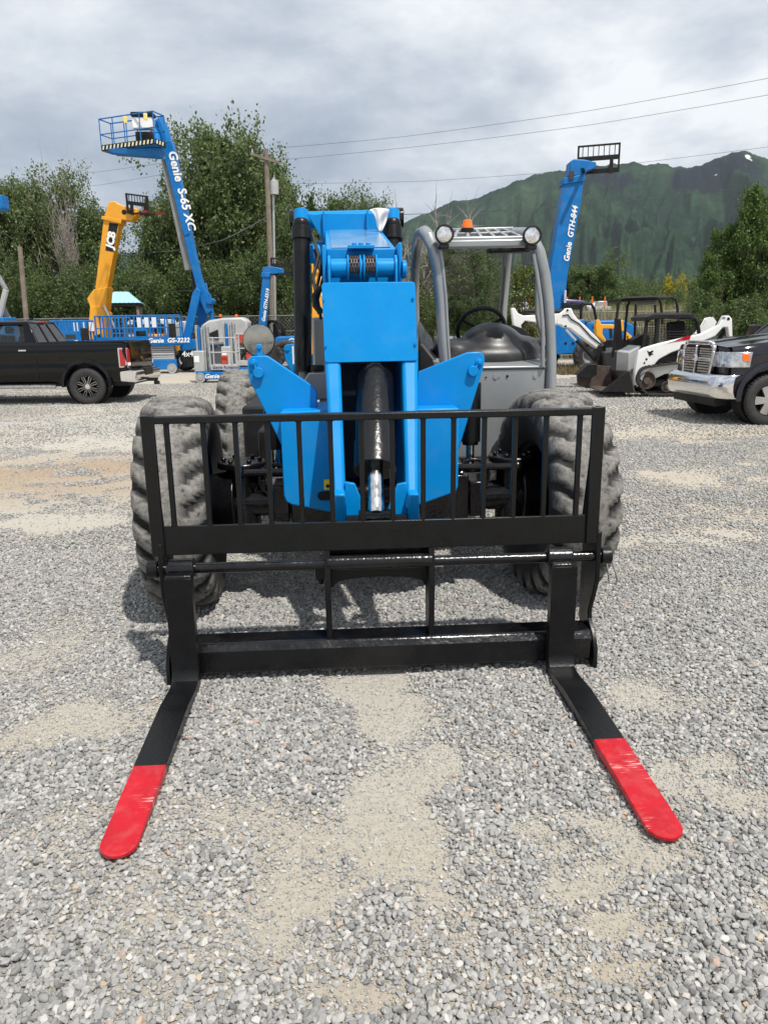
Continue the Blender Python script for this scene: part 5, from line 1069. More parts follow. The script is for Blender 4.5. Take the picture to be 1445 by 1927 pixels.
    part('windshield', MB().hexa([(3.12, -0.84, 1.40), (3.12, 0.84, 1.40), (3.13, 0.84, 1.40), (3.13, -0.84, 1.40)], [(2.6, -0.66, zr-0.07), (2.6, 0.66, zr-0.07), (2.61, 0.66, zr-0.07), (2.61, -0.66, zr-0.07)]), DGLASS, T)
    part('brake_lamp', MB().box(1.27, 1.31, -0.16, 0.16, zr-0.065, zr-0.025), REDLENS, T, 0.006); part('roof_fin', MB().prism([(1.5, 0.0, zr-0.005), (1.7, 0.0, zr-0.005), (1.5, 0.0, zr+0.08)], (0, 0.02, 0)), MBLACK, T)
    for s in (-1, 1):
        for x in (1.75, 2.55):
            st_ = part('seat', MB().prism([(x-0.12, s*0.42-0.24, 0.9), (x-0.28, s*0.42-0.22, 1.58), (x-0.16, s*0.42-0.22, 1.6), (x+0.04, s*0.42-0.24, 0.95)], (0, 0.48, 0)), MBLACK, T, 0.04, 3); part('headrest', MB().box(x-0.3, x-0.18, s*0.42-0.14, s*0.42+0.14, 1.63, 1.8), MBLACK, st_, 0.04, 3)
    part('cab_interior', MB().box(1.15, 3.1, -0.86, 0.86, 0.6, 1.2), MBLACK, T)
    part('steering_wheel', MB().tube([(2.78+0.06*math.sin(t), -0.0+0.42*1+0.17*math.cos(t), 1.36+0.16*math.sin(t)) for t in np.linspace(0, 6.283, 25)], 0.016, 6), MBLACK, T)
    for s in (-1, 1):
        for x in (1.28, 2.3):
            part('door_handle', MB().box(x+0.02, x+0.2, min(s*0.985, s*1.03), max(s*0.985, s*1.03), 1.235, 1.272), CHROME, T, 0.01)
        for x in (1.10, 2.16, 3.12): part('door_seam', MB().box(x-0.004, x+0.004, min(s*0.986, s*1.0015), max(s*0.986, s*1.0015), 0.62, 1.3), MBLACK, T)
        part('running_board', MB().tube([(0.72, s*1.0, 0.42), (0.95, s*1.03, 0.43), (2.9, s*1.03, 0.43), (3.1, s*1.0, 0.42)], 0.045, 10), STEEL, T)
        mr_ = part('side_mirror', MB().box(2.86, 2.98, min(s*0.97, s*1.26), max(s*0.97, s*1.26), 1.36, 1.62), col, T, 0.03, 3)
    part('fuel_door', MB().lathe([(0.0, 0.006), (0.09, 0.006), (0.095, 0.0)], (0.62, -0.995 if style != 'x' else 0.995, 1.1), (0, -1, 0), 24), col, T); part('fuel_door', MB().lathe([(0.0, 0.006), (0.09, 0.006), (0.095, 0.0)], (0.62, 0.995, 1.1), (0, 1, 0), 24), col, T)
    # hood and front
    rows = []
    for k in range(11):
        x = 3.08+(XF-0.03-3.08)*k/10; zt_ = ztop(x); yy = 0.915*ynar(x)
        rows.append([(x, yy*f, zt_+0.045*(1-abs(f)**2.2)*(1-0.25*k/10)+0.03*math.exp(-((abs(f)-0.35)/0.12)**2)*(1-k/14)) for f in np.linspace(-1, 1, 25)])
    part('hood', MB().sheet(rows), col, T, smooth=60)
    ff = MB(); ff.hexa([(XF-0.25, -0.88, 0.5), (XF-0.06, -0.84, 0.5), (XF-0.06, 0.84, 0.5), (XF-0.25, 0.88, 0.5)], [(XF-0.25, -0.86, 1.26), (XF-0.035, -0.80, 1.28), (XF-0.035, 0.80, 1.28), (XF-0.25, 0.86, 1.26)]); part('front_fascia', ff, col, T, 0.03)
    gz0, gz1 = 0.80, 1.31
    gs_ = part('grille', MB().hexa([(XF-0.06, -0.46, gz0), (XF+0.03, -0.46, gz0), (XF+0.03, 0.46, gz0), (XF-0.06, 0.46, gz0)], [(XF-0.08, -0.50, gz1), (XF+0.0, -0.50, gz1), (XF+0.0, 0.50, gz1), (XF-0.08, 0.50, gz1)]), MBLACK, T, 0.02)
    sur = MB(); X = lambda z: XF+0.03-0.03*(z-gz0)/(gz1-gz0)
    ringp = [(-0.46, gz0), (-0.52, gz1-0.1), (-0.47, gz1-0.01), (-0.38, gz1+0.025), (0.38, gz1+0.025), (0.47, gz1-0.01), (0.52, gz1-0.1), (0.46, gz0), (-0.46, gz0)]
    for k in range(8): sur.beam((X(ringp[k][1])+0.0, *ringp[k]), (X(ringp[k+1][1])+0.0, *ringp[k+1]), 0.075, 0.07, up=(1, 0, 0))
    part('grille_surround', sur, CHROME, gs_, 0.02, 3)
    part('grille_cross', MB().beam((X(1.05)+0.022, -0.47, 1.06), (X(1.05)+0.022, 0.47, 1.06), 0.05, 0.06).beam((X(1.05)+0.03, 0, gz0+0.02), (X(1.25)+0.02, 0, gz1-0.02), 0.09, 0.045), CHROME, gs_, 0.01)
    part('emblem', MB().lathe([(0.0, 0.03), (0.04, 0.028), (0.075, 0.0)], (X(1.06)+0.05, 0, 1.08), (1, 0, 0), 16), CHROME, gs_)
    for zz_ in (0.86, 0.905, 0.95, 0.995, 1.115, 1.155, 1.195, 1.235):
        for s in (-1, 1): part('grille_slat', MB().box(X(zz_)-0.0, X(zz_)+0.018, min(s*0.05, s*0.46), max(s*0.05, s*0.46), zz_-0.012, zz_+0.012), STEEL, gs_)
    for s in (-1, 1):
        hp = [(XF-0.3, 0.5), (XF+0.015, 0.50)] + [(XF+0.015-0.06*k/2, 0.70+0.10*k) for k in range(3)] + [(x_, ynar(x_)+0.012) for x_ in np.linspace(XF-0.07, XF-0.36, 7)]
        hl = part('headlight', MB().loft([[(x_, s*y_, 0.95) for x_, y_ in hp], [(x_-0.005, s*y_, 1.08) for x_, y_ in hp], [(x_-0.03, s*(y_-0.006), 1.2) for x_, y_ in hp]]), paint('headlight_lens', (0.5, 0.51, 0.52), 0.07, metal=0.75, coat=1.0, var=0.5, nscale=11), T, 0.012)
        part('indicator', MB().hexa([(XF-0.22, s*0.9, 1.05), (XF-0.23, s*0.992, 1.05), (XF-0.345, s*1.018, 1.05), (XF-0.345, s*0.9, 1.05)], [(XF-0.2, s*0.9, 1.17), (XF-0.22, s*0.984, 1.17), (XF-0.32, s*1.01, 1.17), (XF-0.32, s*0.9, 1.17)]), ORANGE, hl, 0.006)
    bmp = MB(); prof = [(0.04, 0.44), (0.13, 0.47), (0.165, 0.56), (0.17, 0.66), (0.15, 0.78), (0.1, 0.81), (0.02, 0.82)]; st_ = []
    for f in np.linspace(-1, 1, 21):
        dx = -0.04*abs(f)**2-0.24*max(0, abs(f)-0.78)/0.22*max(0, abs(f)-0.78)/0.22; st_.append([(XF+dx+a, f*0.99, z) for a, z in prof])
    bmp.sheet(st_); o_ = part('front_bumper', bmp, CHROME, T, smooth=70); sdd = o_.modifiers.new('t', 'SOLIDIFY'); sdd.thickness = 0.02; sdd.offset = 1
    part('bumper_intake', MB().box(XF+0.1, XF+0.182, -0.36, 0.36, 0.62, 0.72), MBLACK, T, 0.02, 3); part('air_dam', MB().prism([(XF+0.08, -0.74, 0.46), (XF+0.02, -0.78, 0.29), (XF-0.2, -0.8, 0.32), (XF-0.2, -0.8, 0.46)], (0, 1.5, 0)), MBLACK, T, 0.02)
    tm, rm = car_wheel_meshes(R, 0.29, style)
    for x in (0.0, WB):
        for s in (-1, 1): add_wheel(T, tm, rm, (x, s*0.86, R-0.01), s)
    part('axle', MB().cyl((0, -0.8, R), (0, 0.8, R), 0.07, None, 12).ball((0, 0, R), 0.16, 12, 8), MBLACK, T); part('axle', MB().cyl((3.8, -0.8, R), (3.8, 0.8, R), 0.07, None, 12), MBLACK, T)
    return T
g_ = G(172, 760); pickup(Frame((g_[0], g_[1]+0.86, 0), 180.0), 'shiny black crew cab pickup showing its tailgate and red tail light', CARBLACK, 'dark', None)
g_ = G(1436, 799); fw_ = np.array([math.cos(math.radians(185)), math.sin(math.radians(185)), 0]); lf = np.array([-fw_[1], fw_[0], 0])
o2 = g_ - lf*0.90 - fw_*3.8; pickup(Frame((o2[0], o2[1], 0), 185.0), 'dark blue-black pickup with chrome grille and chrome front bumper', CARBLUEBLACK, 'alloy', None)

# ------------------------------------------------------------------ telescopic boom lift
B = Frame((G(385, 692)[0], 31.0, 0), 0.0)
T = thing('boom_lift', 'blue telescopic boom lift with a raised man basket and S-65 lettering', 'boom lift', B)
def ba(u, v, y=0.0): return V(B.at(u, v, y))
boom_pts_top, boom_pts_bot = (ba(310, 282), ba(326, 284)), (ba(372, 505), ba(397, 590))
plate(B, [(303, 268), (323, 262), (330, 290), (362, 452), (376, 515), (398, 585), (388, 592), (374, 560), (352, 470)], -0.2, 0.42, BLUE2, 'main_boom', T, 0.03)
plate(B, [(341, 424), (352, 418), (357, 440), (347, 444)], -0.24, 0.5, BLUE2, 'boom_collar', T, 0.02)
part('hose_track', MB().beam(ba(311, 300, 0.0), ba(356, 508, 0.0), 0.3, 0.1), MGREY, T, 0.01)
plate(B, [(360, 512), (372, 508), (372, 560), (364, 575)], -0.1, 0.2, MBLACK, 'lift_cylinder', T)
plate(B, [(343, 640), (359, 640), (378, 548), (370, 540), (362, 552)], -0.45, 0.16, BLUE2, 'riser_leg', T, 0.02)
plate(B, [(367, 642), (383, 642), (394, 560), (388, 532), (378, 535)], 0.25, 0.16, BLUE2, 'riser_leg', T, 0.02)
plate(B, [(388, 545), (396, 556), (403, 604), (395, 606)], 0.0, 0.2, BLUE2, 'riser_link', T, 0.02)
q = ba(394, 566, -0.28); part('pivot_pin', MB().cyl(q, q+V((0, 0.7, 0)), 0.12, None, 16), BLUE2, T)
plate(B, [(337, 640), (395, 636), (398, 656), (340, 662)], -0.7, 1.5, BLUE2, 'turntable', T, 0.03)
plate(B, [(376, 632), (378, 613), (392, 603), (420, 598), (455, 597), (466, 604), (468, 645), (376, 650)], -0.85, 0.9, LGREY, 'engine_cover', T, 0.08)
plate(B, [(392, 636), (392, 628), (410, 620), (412, 640)], -0.9, 0.1, MBLACK, 'cover_vent', T, 0.02)
plate(B, [(325, 640), (326, 612), (338, 604), (350, 604), (350, 645)], 0.2, 0.9, LGREY, 'engine_cover', T, 0.06)
plate(B, [(434, 640), (434, 632), (468, 628), (468, 648)], -0.92, 0.1, paint('red_tray', (0.5, 0.06, 0.03), 0.5), 'tool_tray', T)
for u in (415, 445): q = ba(u, 596, -0.5); part('beacon', MB().lathe([(0.0, 0.1), (0.05, 0.09), (0.06, 0.0), (0.0, 0.0)], q, (0, 0, 1), 12), ORANGE, T)
plate(B, [(341, 660), (372, 656), (372, 690), (344, 692)], -0.8, 1.2, MBLACK, 'counterweight', T, 0.02)
lettering('4x4', 0.3, T, ba(343, 671, -0.81), (1, 0, 0.02), (0, 0, 1), DECAL, 0.1)
plate(B, [(372, 655), (470, 652), (470, 690), (372, 694)], -0.3, 1.5, MGREY, 'chassis', T, 0.03)
LT = tyre_mesh(0.45, 0.34, 0.24, 16, 0.02, TYRE_NEW, 96); LR = rim_mesh(0.24, 0.34, LGREY, 0.06)
for (u, y) in ((350, 0.6), (470, 0.6), (470, -0.6)):
    o = bpy.data.objects.new('wheel', None); COL.objects.link(o); o.parent = T; c = ba(u, 680, y); o.location = (c.x, c.y, 0.45); o.rotation_euler[2] = math.radians(90); put('tyre', LT, o); put('rim', LR, o)
lettering('Genie  S-65 XC', 0.45, T, ba(317, 285, -0.215), ba(359, 448, -0.215)-ba(318, 285, -0.215), (1, 0, 0.28), DECAL, 0.15, 0.03)
# basket: floor height chosen so that the long side is 2.44 m
k_ = 2.44/np.linalg.norm(G(292.5, 271.6, H+1)-G(192.3, 284.6, H+1)); zf = H+k_
C0, C1, C2, C3 = [V(B.loc(G(u, v, zf))) for (u, v) in ((192.3, 284.6), (292.5, 271.6), (313, 279), (222, 292))]
C3 = C0+(C2-C1); up = V((0, 0, 1)); hb = (V(B.loc(D(185.6, 224.4, B.o[1]+C0.y))).z-C0.z)
bk_ = part('basket', MB().prism([C0, C1, C2, C3], up*0.07), BLUE2, T, 0.01); bk_['label'] = 'blue tubular work basket with striped toe boards'
def brail(a, b, z, r=0.02, nm='rail'): part(nm, MB().cyl(a+up*z, b+up*z, r, None, 8), BLUE2, bk_)
HAZ = paint('hazard_cream', (0.75, 0.72, 0.5), 0.5)
for (a, b) in ((C0, C1), (C1, C2), (C2, C3), (C3, C0)):
    brail(a, b, hb, 0.024); brail(a, b, hb*0.52); n = max(1, round((b-a).length/0.62))
    for k in range(n): c = a.lerp(b, k/n); part('baluster', MB().cyl(c+up*0.05, c+up*hb, 0.02, None, 8), BLUE2, bk_)
    part('toe_board', MB().hexa([a, b, b+(b-a).cross(up).normalized()*0.012, a+(b-a).cross(up).normalized()*0.012], [a+up*0.2, b+up*0.2, b+up*0.2+(b-a).cross(up).normalized()*0.012, a+up*0.2+(b-a).cross(up).normalized()*0.012]), MBLACK, bk_)
    nrm = (b-a).cross(up).normalized()
    for k in range(int((b-a).length/0.17)):
        p0 = a+(b-a).normalized()*(0.05+0.17*k)+up*0.04+nrm*0.016; d = (b-a).normalized()
        part('hazard_stripe', MB().prism([p0, p0+d*0.07, p0+d*0.11+up*0.13, p0+d*0.04+up*0.13], nrm*0.006), HAZ, bk_)
cbx = C0.lerp(C1, 0.62)+(C2-C1)*0.35; part('control_box', MB().box(cbx.x-0.1, cbx.x+0.62, cbx.y-0.2, cbx.y+0.15, cbx.z+0.62, cbx.z+1.0), DECAL, bk_, 0.03); part('control_shade', MB().box(cbx.x-0.12, cbx.x+0.66, cbx.y-0.24, cbx.y+0.2, cbx.z+1.02, cbx.z+1.16), MBLACK, bk_, 0.02)
part('welder_box', MB().box(cbx.x-0.02, cbx.x+0.6, cbx.y-0.2, cbx.y+0.2, cbx.z+0.1, cbx.z+0.52), MBLACK, bk_, 0.03)
for f in (0.5, 0.87): q = C0.lerp(C1, f)+up*(hb*0.95); part('hook', MB().box(q.x-0.07, q.x+0.07, q.y-0.06, q.y-0.02, q.z-0.22, q.z+0.02), paint('hook_yellow', (0.7, 0.6, 0.2), 0.5), bk_, 0.02)
q0 = (C0+C1+C2+C3)/4; part('basket_support', MB().hexa([q0+V((-0.7, -0.25, -0.16)), q0+V((1.0, -0.25, -0.3)), q0+V((1.0, 0.25, -0.3)), q0+V((-0.7, 0.25, -0.16))], [q0+V((-0.9, -0.3, -0.01)), q0+V((1.1, -0.3, -0.01)), q0+V((1.1, 0.3, -0.01)), q0+V((-0.9, 0.3, -0.01))]), BLUE2, T, 0.02)
kn = ba(300, 228, 0.0); part('jib_knuckle', MB().tube([q0+V((0.9, 0.1, -0.1)), ba(293, 250, 0.0), ba(292, 232, 0.0), ba(301, 226, 0.0), ba(308, 245, 0.0), ba(314, 272, 0.0)], [0.14, 0.17, 0.19, 0.2, 0.22, 0.24], 8), BLUE2, T, 0.02)

# ------------------------------------------------------------------ scissor lifts: local x runs along the platform
def scissor(fr, L_, Wd, z_base, z_deck, z_top, label, text, group):
    T = thing('scissor_lift', label, 'scissor lift', fr, group)
    part('base', MB().box(-L_*0.42, L_*0.42, 0.06, Wd-0.06, 0.16, z_base), BLUE2, T, 0.015)
    for k, f in enumerate((0.25, 0.6)): part('decal', MB().box(-0.3+f*0.6, -0.05+f*0.6, 0.045, 0.06, z_base*0.55, z_base*0.85), DECAL, T)
    n = 6
    for k in range(n):
        z0 = z_base+(z_deck-z_base)*k/n; z1 = z_base+(z_deck-z_base)*(k+0.9)/n
        part('scissor_arm', MB().box(-L_*0.40, L_*0.40, 0.12+0.02*(k % 2), Wd-0.12, z0+0.01, z1), LGREY, T, 0.01)
    for x in (-0.3, 0.0, 0.3):
        for k in range(3): part('pivot', MB().cyl((x, 0.09, z_base+(z_deck-z_base)*(k+0.5)/3), (x, 0.14, z_base+(z_deck-z_base)*(k+0.5)/3), 0.025, None, 8), MBLACK, T)
    for x in (-L_*0.36, L_*0.36):
        for y in (0.02, Wd-0.14): part('wheel', MB().lathe([(0.0, -0.01), (0.09, -0.01), (0.10, 0.01), (0.18, 0.0), (0.19, 0.02), (0.19, 0.1), (0.0, 0.12)], (x, y, 0.19), (0, 1, 0), 24), GREYRUBBER, T)
    pf = part('platform', MB().box(-L_/2, L_/2, 0, Wd, z_deck, z_deck+0.06), BLUE2, T, 0.01)
    zt_ = z_deck+0.06; hgt = z_top-zt_; toe = min(0.3, hgt*0.27)
    for y in (0.0, Wd):
        part('side_panel', MB().box(-L_/2, L_/2, y-0.012, y+0.012, zt_, zt_+toe), BLUE2, pf)
        part('rail', MB().cyl((-L_/2, y, z_top), (L_/2, y, z_top), 0.025, None, 8), BLUE2, pf); part('rail', MB().cyl((-L_/2, y, zt_+hgt*0.58), (L_/2, y, zt_+hgt*0.58), 0.022, None, 8), BLUE2, pf)
        for k in range(12): x = -L_/2+L_*k/11; part('baluster', MB().box(x-0.03, x+0.03, y-0.02, y+0.02, zt_, z_top), BLUE2, pf)
    for x in (-L_/2, L_/2):
        part('end_rail', MB().cyl((x, 0, z_top), (x, Wd, z_top), 0.025, None, 8), BLUE2, pf); part('end_rail', MB().cyl((x, 0, zt_+hgt*0.58), (x, Wd, zt_+hgt*0.58), 0.02, None, 8), BLUE2, pf); part('end_panel', MB().box(x-0.012, x+0.012, 0, Wd, zt_, zt_+toe), BLUE2, pf)
    gt = part('gate', MB().box(-0.18, 0.34, -0.022, -0.013, zt_+toe, zt_+hgt*0.56), BLUE2, pf); part('gate_opening', MB().box(-0.1, 0.26, -0.028, -0.022, zt_+toe*1.15, zt_+hgt*0.48), DGLASS, gt)
    part('control_box', MB().box(L_*0.36, L_*0.36+0.26, -0.05, 0.06, zt_+hgt*0.25, zt_+hgt*0.72), MBLACK, pf, 0.02)
    for k in range(3): part('label_sheet', MB().box(-L_*0.05+k*0.28, -L_*0.05+k*0.28+0.17, Wd-0.05, Wd-0.03, zt_+hgt*0.6, zt_+hgt*0.95), DECAL, pf)
    lettering(text, 0.24, T, (L_*0.10, -0.03, zt_+toe*0.25), (1, 0, 0), (0, 0, 1), DECAL, 0.2, 0.03)
    return T
a_, b_ = G(292, 707), G(345, 701); ang = math.degrees(math.atan2(b_[1]-a_[1], b_[0]-a_[0])); Yd = 29.5
S = Frame(((D(264, 650, Yd)[0]), Yd, 0), 10.0)
zd, zt2, zb_ = D(264, 652, Yd)[2], D(264, 594, Yd)[2], D(320, 677, Yd)[2]
scissor(S, px_m(150, Yd)/math.cos(math.radians(10)), 0.95, zb_, zd, zt2, 'blue scissor lift with a long railed platform lettered GS-3232', 'Genie  GS-3232', None)
Yd = 27.5; zd, zt2 = D(130, 656, Yd)[2], D(130, 604, Yd)[2]
scissor(Frame((D(132, 650, Yd)[0], Yd, 0), 2.0), px_m(66, Yd), 0.8, 0.45, zd, zt2, 'small blue scissor lift half hidden behind the black pickup bed', 'Genie', None)

# ------------------------------------------------------------------ vertical mast lifts
def mast_lift(fr, label, w_, ztop, front):
    T = thing('mast_lift', label, 'mast lift', fr, 'grey and blue vertical mast lifts')
    hw = w_/2; part('base', MB().box(-hw, hw, 0, 0.75, 0.10, 0.34), BLUE2, T, 0.015)
    for x in (-hw+0.13, hw-0.13):
        for y in (-0.02, 0.66): part('wheel', MB().lathe([(0.0, -0.01), (0.08, -0.01), (0.09, 0.015), (0.15, 0.0), (0.16, 0.02), (0.16, 0.09), (0.0, 0.1)], (x, y, 0.16), (0, 1, 0), 24), GREYRUBBER, T)
    part('battery_box', MB().box(-hw-0.05, -hw+0.28, 0.05, 0.7, 0.34, ztop*0.56), LGREY, T, 0.03)
    for k in range(5): part('mast_column', MB().box(-hw+0.02+k*0.085, -hw+0.085+k*0.085, 0.25-0.02*(k % 2), 0.5, 0.34, ztop-0.05*(k % 3)), BLUE2 if k == 1 else GALV, T, 0.008)
    bx0, bx1, z0, z1 = -hw+0.48, hw+0.06, 0.40, ztop*0.78
    pf = part('platform', MB().box(bx0, bx1, 0.0, 0.7, z0, z0+0.16), LGREY, T, 0.01)
    if front: lettering('Genie Runabout', 0.13, T, (bx0+0.06, -0.003, z0+0.04), (1, 0, 0), (0, 0, 1), paint('navy_decal', (0.02, 0.05, 0.2), 0.5), 0.2, 0.02)
    for z in (z1, z0+(z1-z0)*0.55):
        part('rail', MB().tube([(bx0, 0.7, z), (bx0, 0.06, z), (bx0+0.06, 0.0, z), (bx1-0.06, 0.0, z), (bx1, 0.06, z), (bx1, 0.7, z)], 0.02, 8), LGREY, pf)
    for (x, y) in ((bx0, 0.03), (bx0+0.12, 0.0), (bx1-0.12, 0.0), (bx1, 0.03), (bx1, 0.35), (bx1, 0.68), (bx0, 0.68)): part('baluster', MB().cyl((x, y, z0+0.1), (x, y, z1), 0.018, None, 8), LGREY, pf)
    part('control_panel', MB().box(bx0+0.3, bx0+0.5, 0.3, 0.45, z0+0.16, z0+0.45), paint('red_tray', (0.5, 0.06, 0.03), 0.5), pf, 0.02)
    part('notice', MB().box(-hw-0.03, -hw+0.13, 0.04, 0.049, ztop*0.36, ztop*0.47), DECAL, T)
    lettering('Genie GR-20', 0.19, T, (-hw+0.28, -0.005, 0.15), (1, 0, 0), (0, 0, 1), DECAL, 0.2, 0.03)
Yd = 24.2; mast_lift(Frame((D(406, 710, Yd)[0], Yd, 0), 2), 'small mast lift with grey rail cage, parked in front of its twin', px_m(74, Yd), D(378, 612, Yd)[2], True)
Yd = 27.0; mast_lift(Frame((D(458, 700, Yd)[0], Yd, 0), 2), 'second mast lift partly hidden behind the round mirror', px_m(74, Yd), D(430, 606, Yd)[2], False)

# ------------------------------------------------------------------ other telehandlers with raised booms
def carriage_small(fr, T, ctr, wid, hgt, yaw, redtips=False, tilt=0.0):
    """Black fork carriage: centre point of the back plane, turned by yaw degrees."""
    FCp = bpy.data.objects.new('fork_carriage', None); COL.objects.link(FCp); FCp.parent = T; FCp.location = ctr; FCp.rotation_euler = (math.radians(tilt), 0, math.radians(yaw))
    hw = wid/2
    part('upright', MB().box(-hw, -hw+0.06, 0, 0.08, 0, hgt), MBLACK, FCp); part('upright', MB().box(hw-0.06, hw, 0, 0.08, 0, hgt), MBLACK, FCp)
    for z in (0.0, hgt*0.45, hgt-0.05): part('cross_bar', MB().box(-hw+0.06, hw-0.06, 0, 0.07, z, z+(0.14 if z < hgt*0.9 else 0.05)), MBLACK, FCp)
    for k in range(1, 8): x = -hw+wid*k/8; part('backrest_bar', MB().box(x-0.013, x+0.013, 0.01, 0.035, hgt*0.45+0.1, hgt-0.03), MBLACK, FCp)
    for x in (-hw*0.62, hw*0.62):
        part('fork', MB().prism([(x-0.06, 0.0, hgt*0.5), (x-0.06, -0.05, hgt*0.5), (x-0.06, -0.05, 0.02), (x-0.06, -1.2, -0.02), (x-0.06, -1.2, -0.035), (x-0.06, 0.0, -0.04)], (0.12, 0, 0)), MBLACK, FCp)
        if redtips: part('red_tip', MB().box(x-0.064, x+0.064, -1.21, -0.8, -0.045, 0.008), RED, FCp)
    return FCp
HT = tyre_mesh(0.62, 0.38, 0.33, 18, 0.034, TYRE_NEW, 120); HR = rim_mesh(0.33, 0.38, MGREY)
def tele_body(fr, T, col, x0, x1, dep, hood_z, cab):
    """Chassis along local x from x0 (front) to x1, width dep in local y."""
    part('chassis', MB().prism([(x0, 0.3, 0.55), (x1, 0.3, 0.55), (x1, 0.3, hood_z*0.8), (x0+0.3, 0.3, hood_z*0.75), (x0, 0.3, 0.9)], (0, dep-0.6, 0)), col, T, 0.04)
    part('engine_hood', MB().prism([(x0+(x1-x0)*0.42, 0.0, 0.8), (x1, 0.0, 0.75), (x1+0.05, 0.0, hood_z*0.85), (x1-0.15, 0.0, hood_z), (x0+(x1-x0)*0.5, 0.0, hood_z*0.98), (x0+(x1-x0)*0.42, 0.0, hood_z*0.85)], (0, dep*0.45, 0)), col, T, 0.06, 3)
    part('hood_vent', MB().box(x0+(x1-x0)*0.5, x0+(x1-x0)*0.62, -0.012, 0.02, hood_z*0.6, hood_z*0.85), MBLACK, T)
    for x in (x0+0.55, x1-0.55):
        for y in (-0.05, dep+0.05):
            o = bpy.data.objects.new('wheel', None); COL.objects.link(o); o.parent = T; o.location = (x, y, 0.62); o.rotation_euler[2] = math.radians(90); put('tyre', HT, o); put('rim', HR, o)
    if cab:
        cx0, cx1, cz0, cz1 = cab; cb = MB()
        for y in (dep*0.52, dep-0.05):
            cb.tube([(cx1, y, cz0), (cx1-0.05, y, cz1-0.35), (cx1-0.2, y, cz1-0.08), (cx1-0.4, y, cz1), (cx0+0.15, y, cz1), (cx0, y, cz1-0.15), (cx0, y, cz0)], 0.05, 8)
        for x in (cx0, cx1-0.4): cb.cyl((x, dep*0.52, cz1-0.02), (x, dep-0.05, cz1-0.02), 0.045, None, 8)
        co = part('cab_frame', cb, MBLACK, T); part('cab_roof', MB().box(cx0+0.05, cx1-0.3, dep*0.52, dep-0.05, cz1, cz1+0.03), MBLACK, T, 0.01); part('cab_tub', MB().box(cx0, cx1, dep*0.5, dep, 0.8, cz0), col, T, 0.04)
        part('seat', MB().prism([(cx0+0.3, dep*0.6, cz0-0.1), (cx0+0.3, dep*0.6, cz0+0.75), (cx0+0.42, dep*0.6, cz0+0.75), (cx0+0.55, dep*0.6, cz0+0.1), (cx0+0.9, dep*0.6, cz0+0.1), (cx0+0.9, dep*0.6, cz0-0.1)], (0, dep*0.3, 0)), MBLACK, T, 0.04)
# yellow one
J = Frame((D(200, 690, 33)[0], 33.0, 0), 0.0)
T = thing('yellow_telehandler', 'yellow telehandler with its tall boom raised and black forks on top', 'telehandler', J)
plate(J, [(196, 409), (226, 416), (219, 450), (203, 540), (199, 560), (178, 556)], -0.25, 0.5, YELLOW, 'inner_boom', T, 0.02)
plate(J, [(164, 562), (176, 545), (203, 540), (200, 575), (196, 600), (190, 612), (170, 578)], -0.34, 0.68, YELLOW, 'boom_collar', T, 0.03)
plate(J, [(170, 576), (190, 576), (200, 590), (200, 651), (214, 651), (214, 672), (168, 672), (167, 610)], -0.4, 0.8, YELLOW, 'outer_boom', T, 0.03)
plate(J, [(178, 632), (190, 628), (196, 640), (193, 650), (178, 650)], -0.42, 0.02, MBLACK, 'boom_opening', T)
plate(J, [(195, 412), (205, 380), (216, 378), (222, 383), (240, 390), (258, 392), (260, 402), (247, 415), (228, 414), (226, 419)], -0.3, 0.6, YELLOW, 'boom_head', T, 0.03)
q = V(J.at(234, 399, -0.31)); part('head_hole', MB().cyl(q, q+V((0, 0.03, 0)), 0.1, None, 16), MBLACK, T)
plate(J, [(192, 406), (229, 414), (228, 421), (191, 412)], -0.33, 0.66, YELLOW, 'head_collar', T, 0.01)
plate(J, [(206, 419), (223, 421), (214, 474), (199, 471)], -0.262, 0.012, MBLACK, 'name_plate', T)
lettering('JCB', 0.42, T, J.at(212.5, 468, -0.275), V(J.at(220.5, 424, -0.275))-V(J.at(212.5, 468, -0.275)), (-1, 0, 0.15), DECAL, 0.1, 0.05)
rod(J, [(196, 575, -0.5), (218, 618, -0.5)], 0.05, STEEL, 'support_rod', T)
carriage_small(J, T, J.at(262, 404, -0.1), 1.0, 0.78, 48, True)
tele_body(J, T, YELLOW, J.at(180, 660, 0)[0], J.at(330, 660, 0)[0], 2.2, J.at(300, 628, 0)[2], (J.at(225, 640, 0)[0], J.at(282, 640, 0)[0], 1.3, J.at(250, 598, 0)[2]))
# second yellow machine, glimpsed beside the main boom
Y2 = Frame((D(600, 690, 28)[0], 28.0, 0), 0.0); T = thing('yellow_telehandler', 'yellow boom machine glimpsed between the black lift cylinder and the blue boom', 'telehandler', Y2)
plate(Y2, [(588, 500), (640, 498), (640, 680), (586, 680)], -0.2, 0.5, YELLOW, 'boom', T, 0.02); plate(Y2, [(586, 488), (642, 486), (642, 512), (586, 514)], -0.26, 0.62, YELLOW, 'boom_head', T, 0.02)
lettering('JCB', 0.5, T, Y2.at(624, 560, -0.215), (0, 0, 1), (-1, 0, 0), DECAL, 0.1, 0.05)
tele_body(Y2, T, YELLOW, Y2.at(590, 660, 0)[0], Y2.at(760, 660, 0)[0], 2.0, 1.5, None)
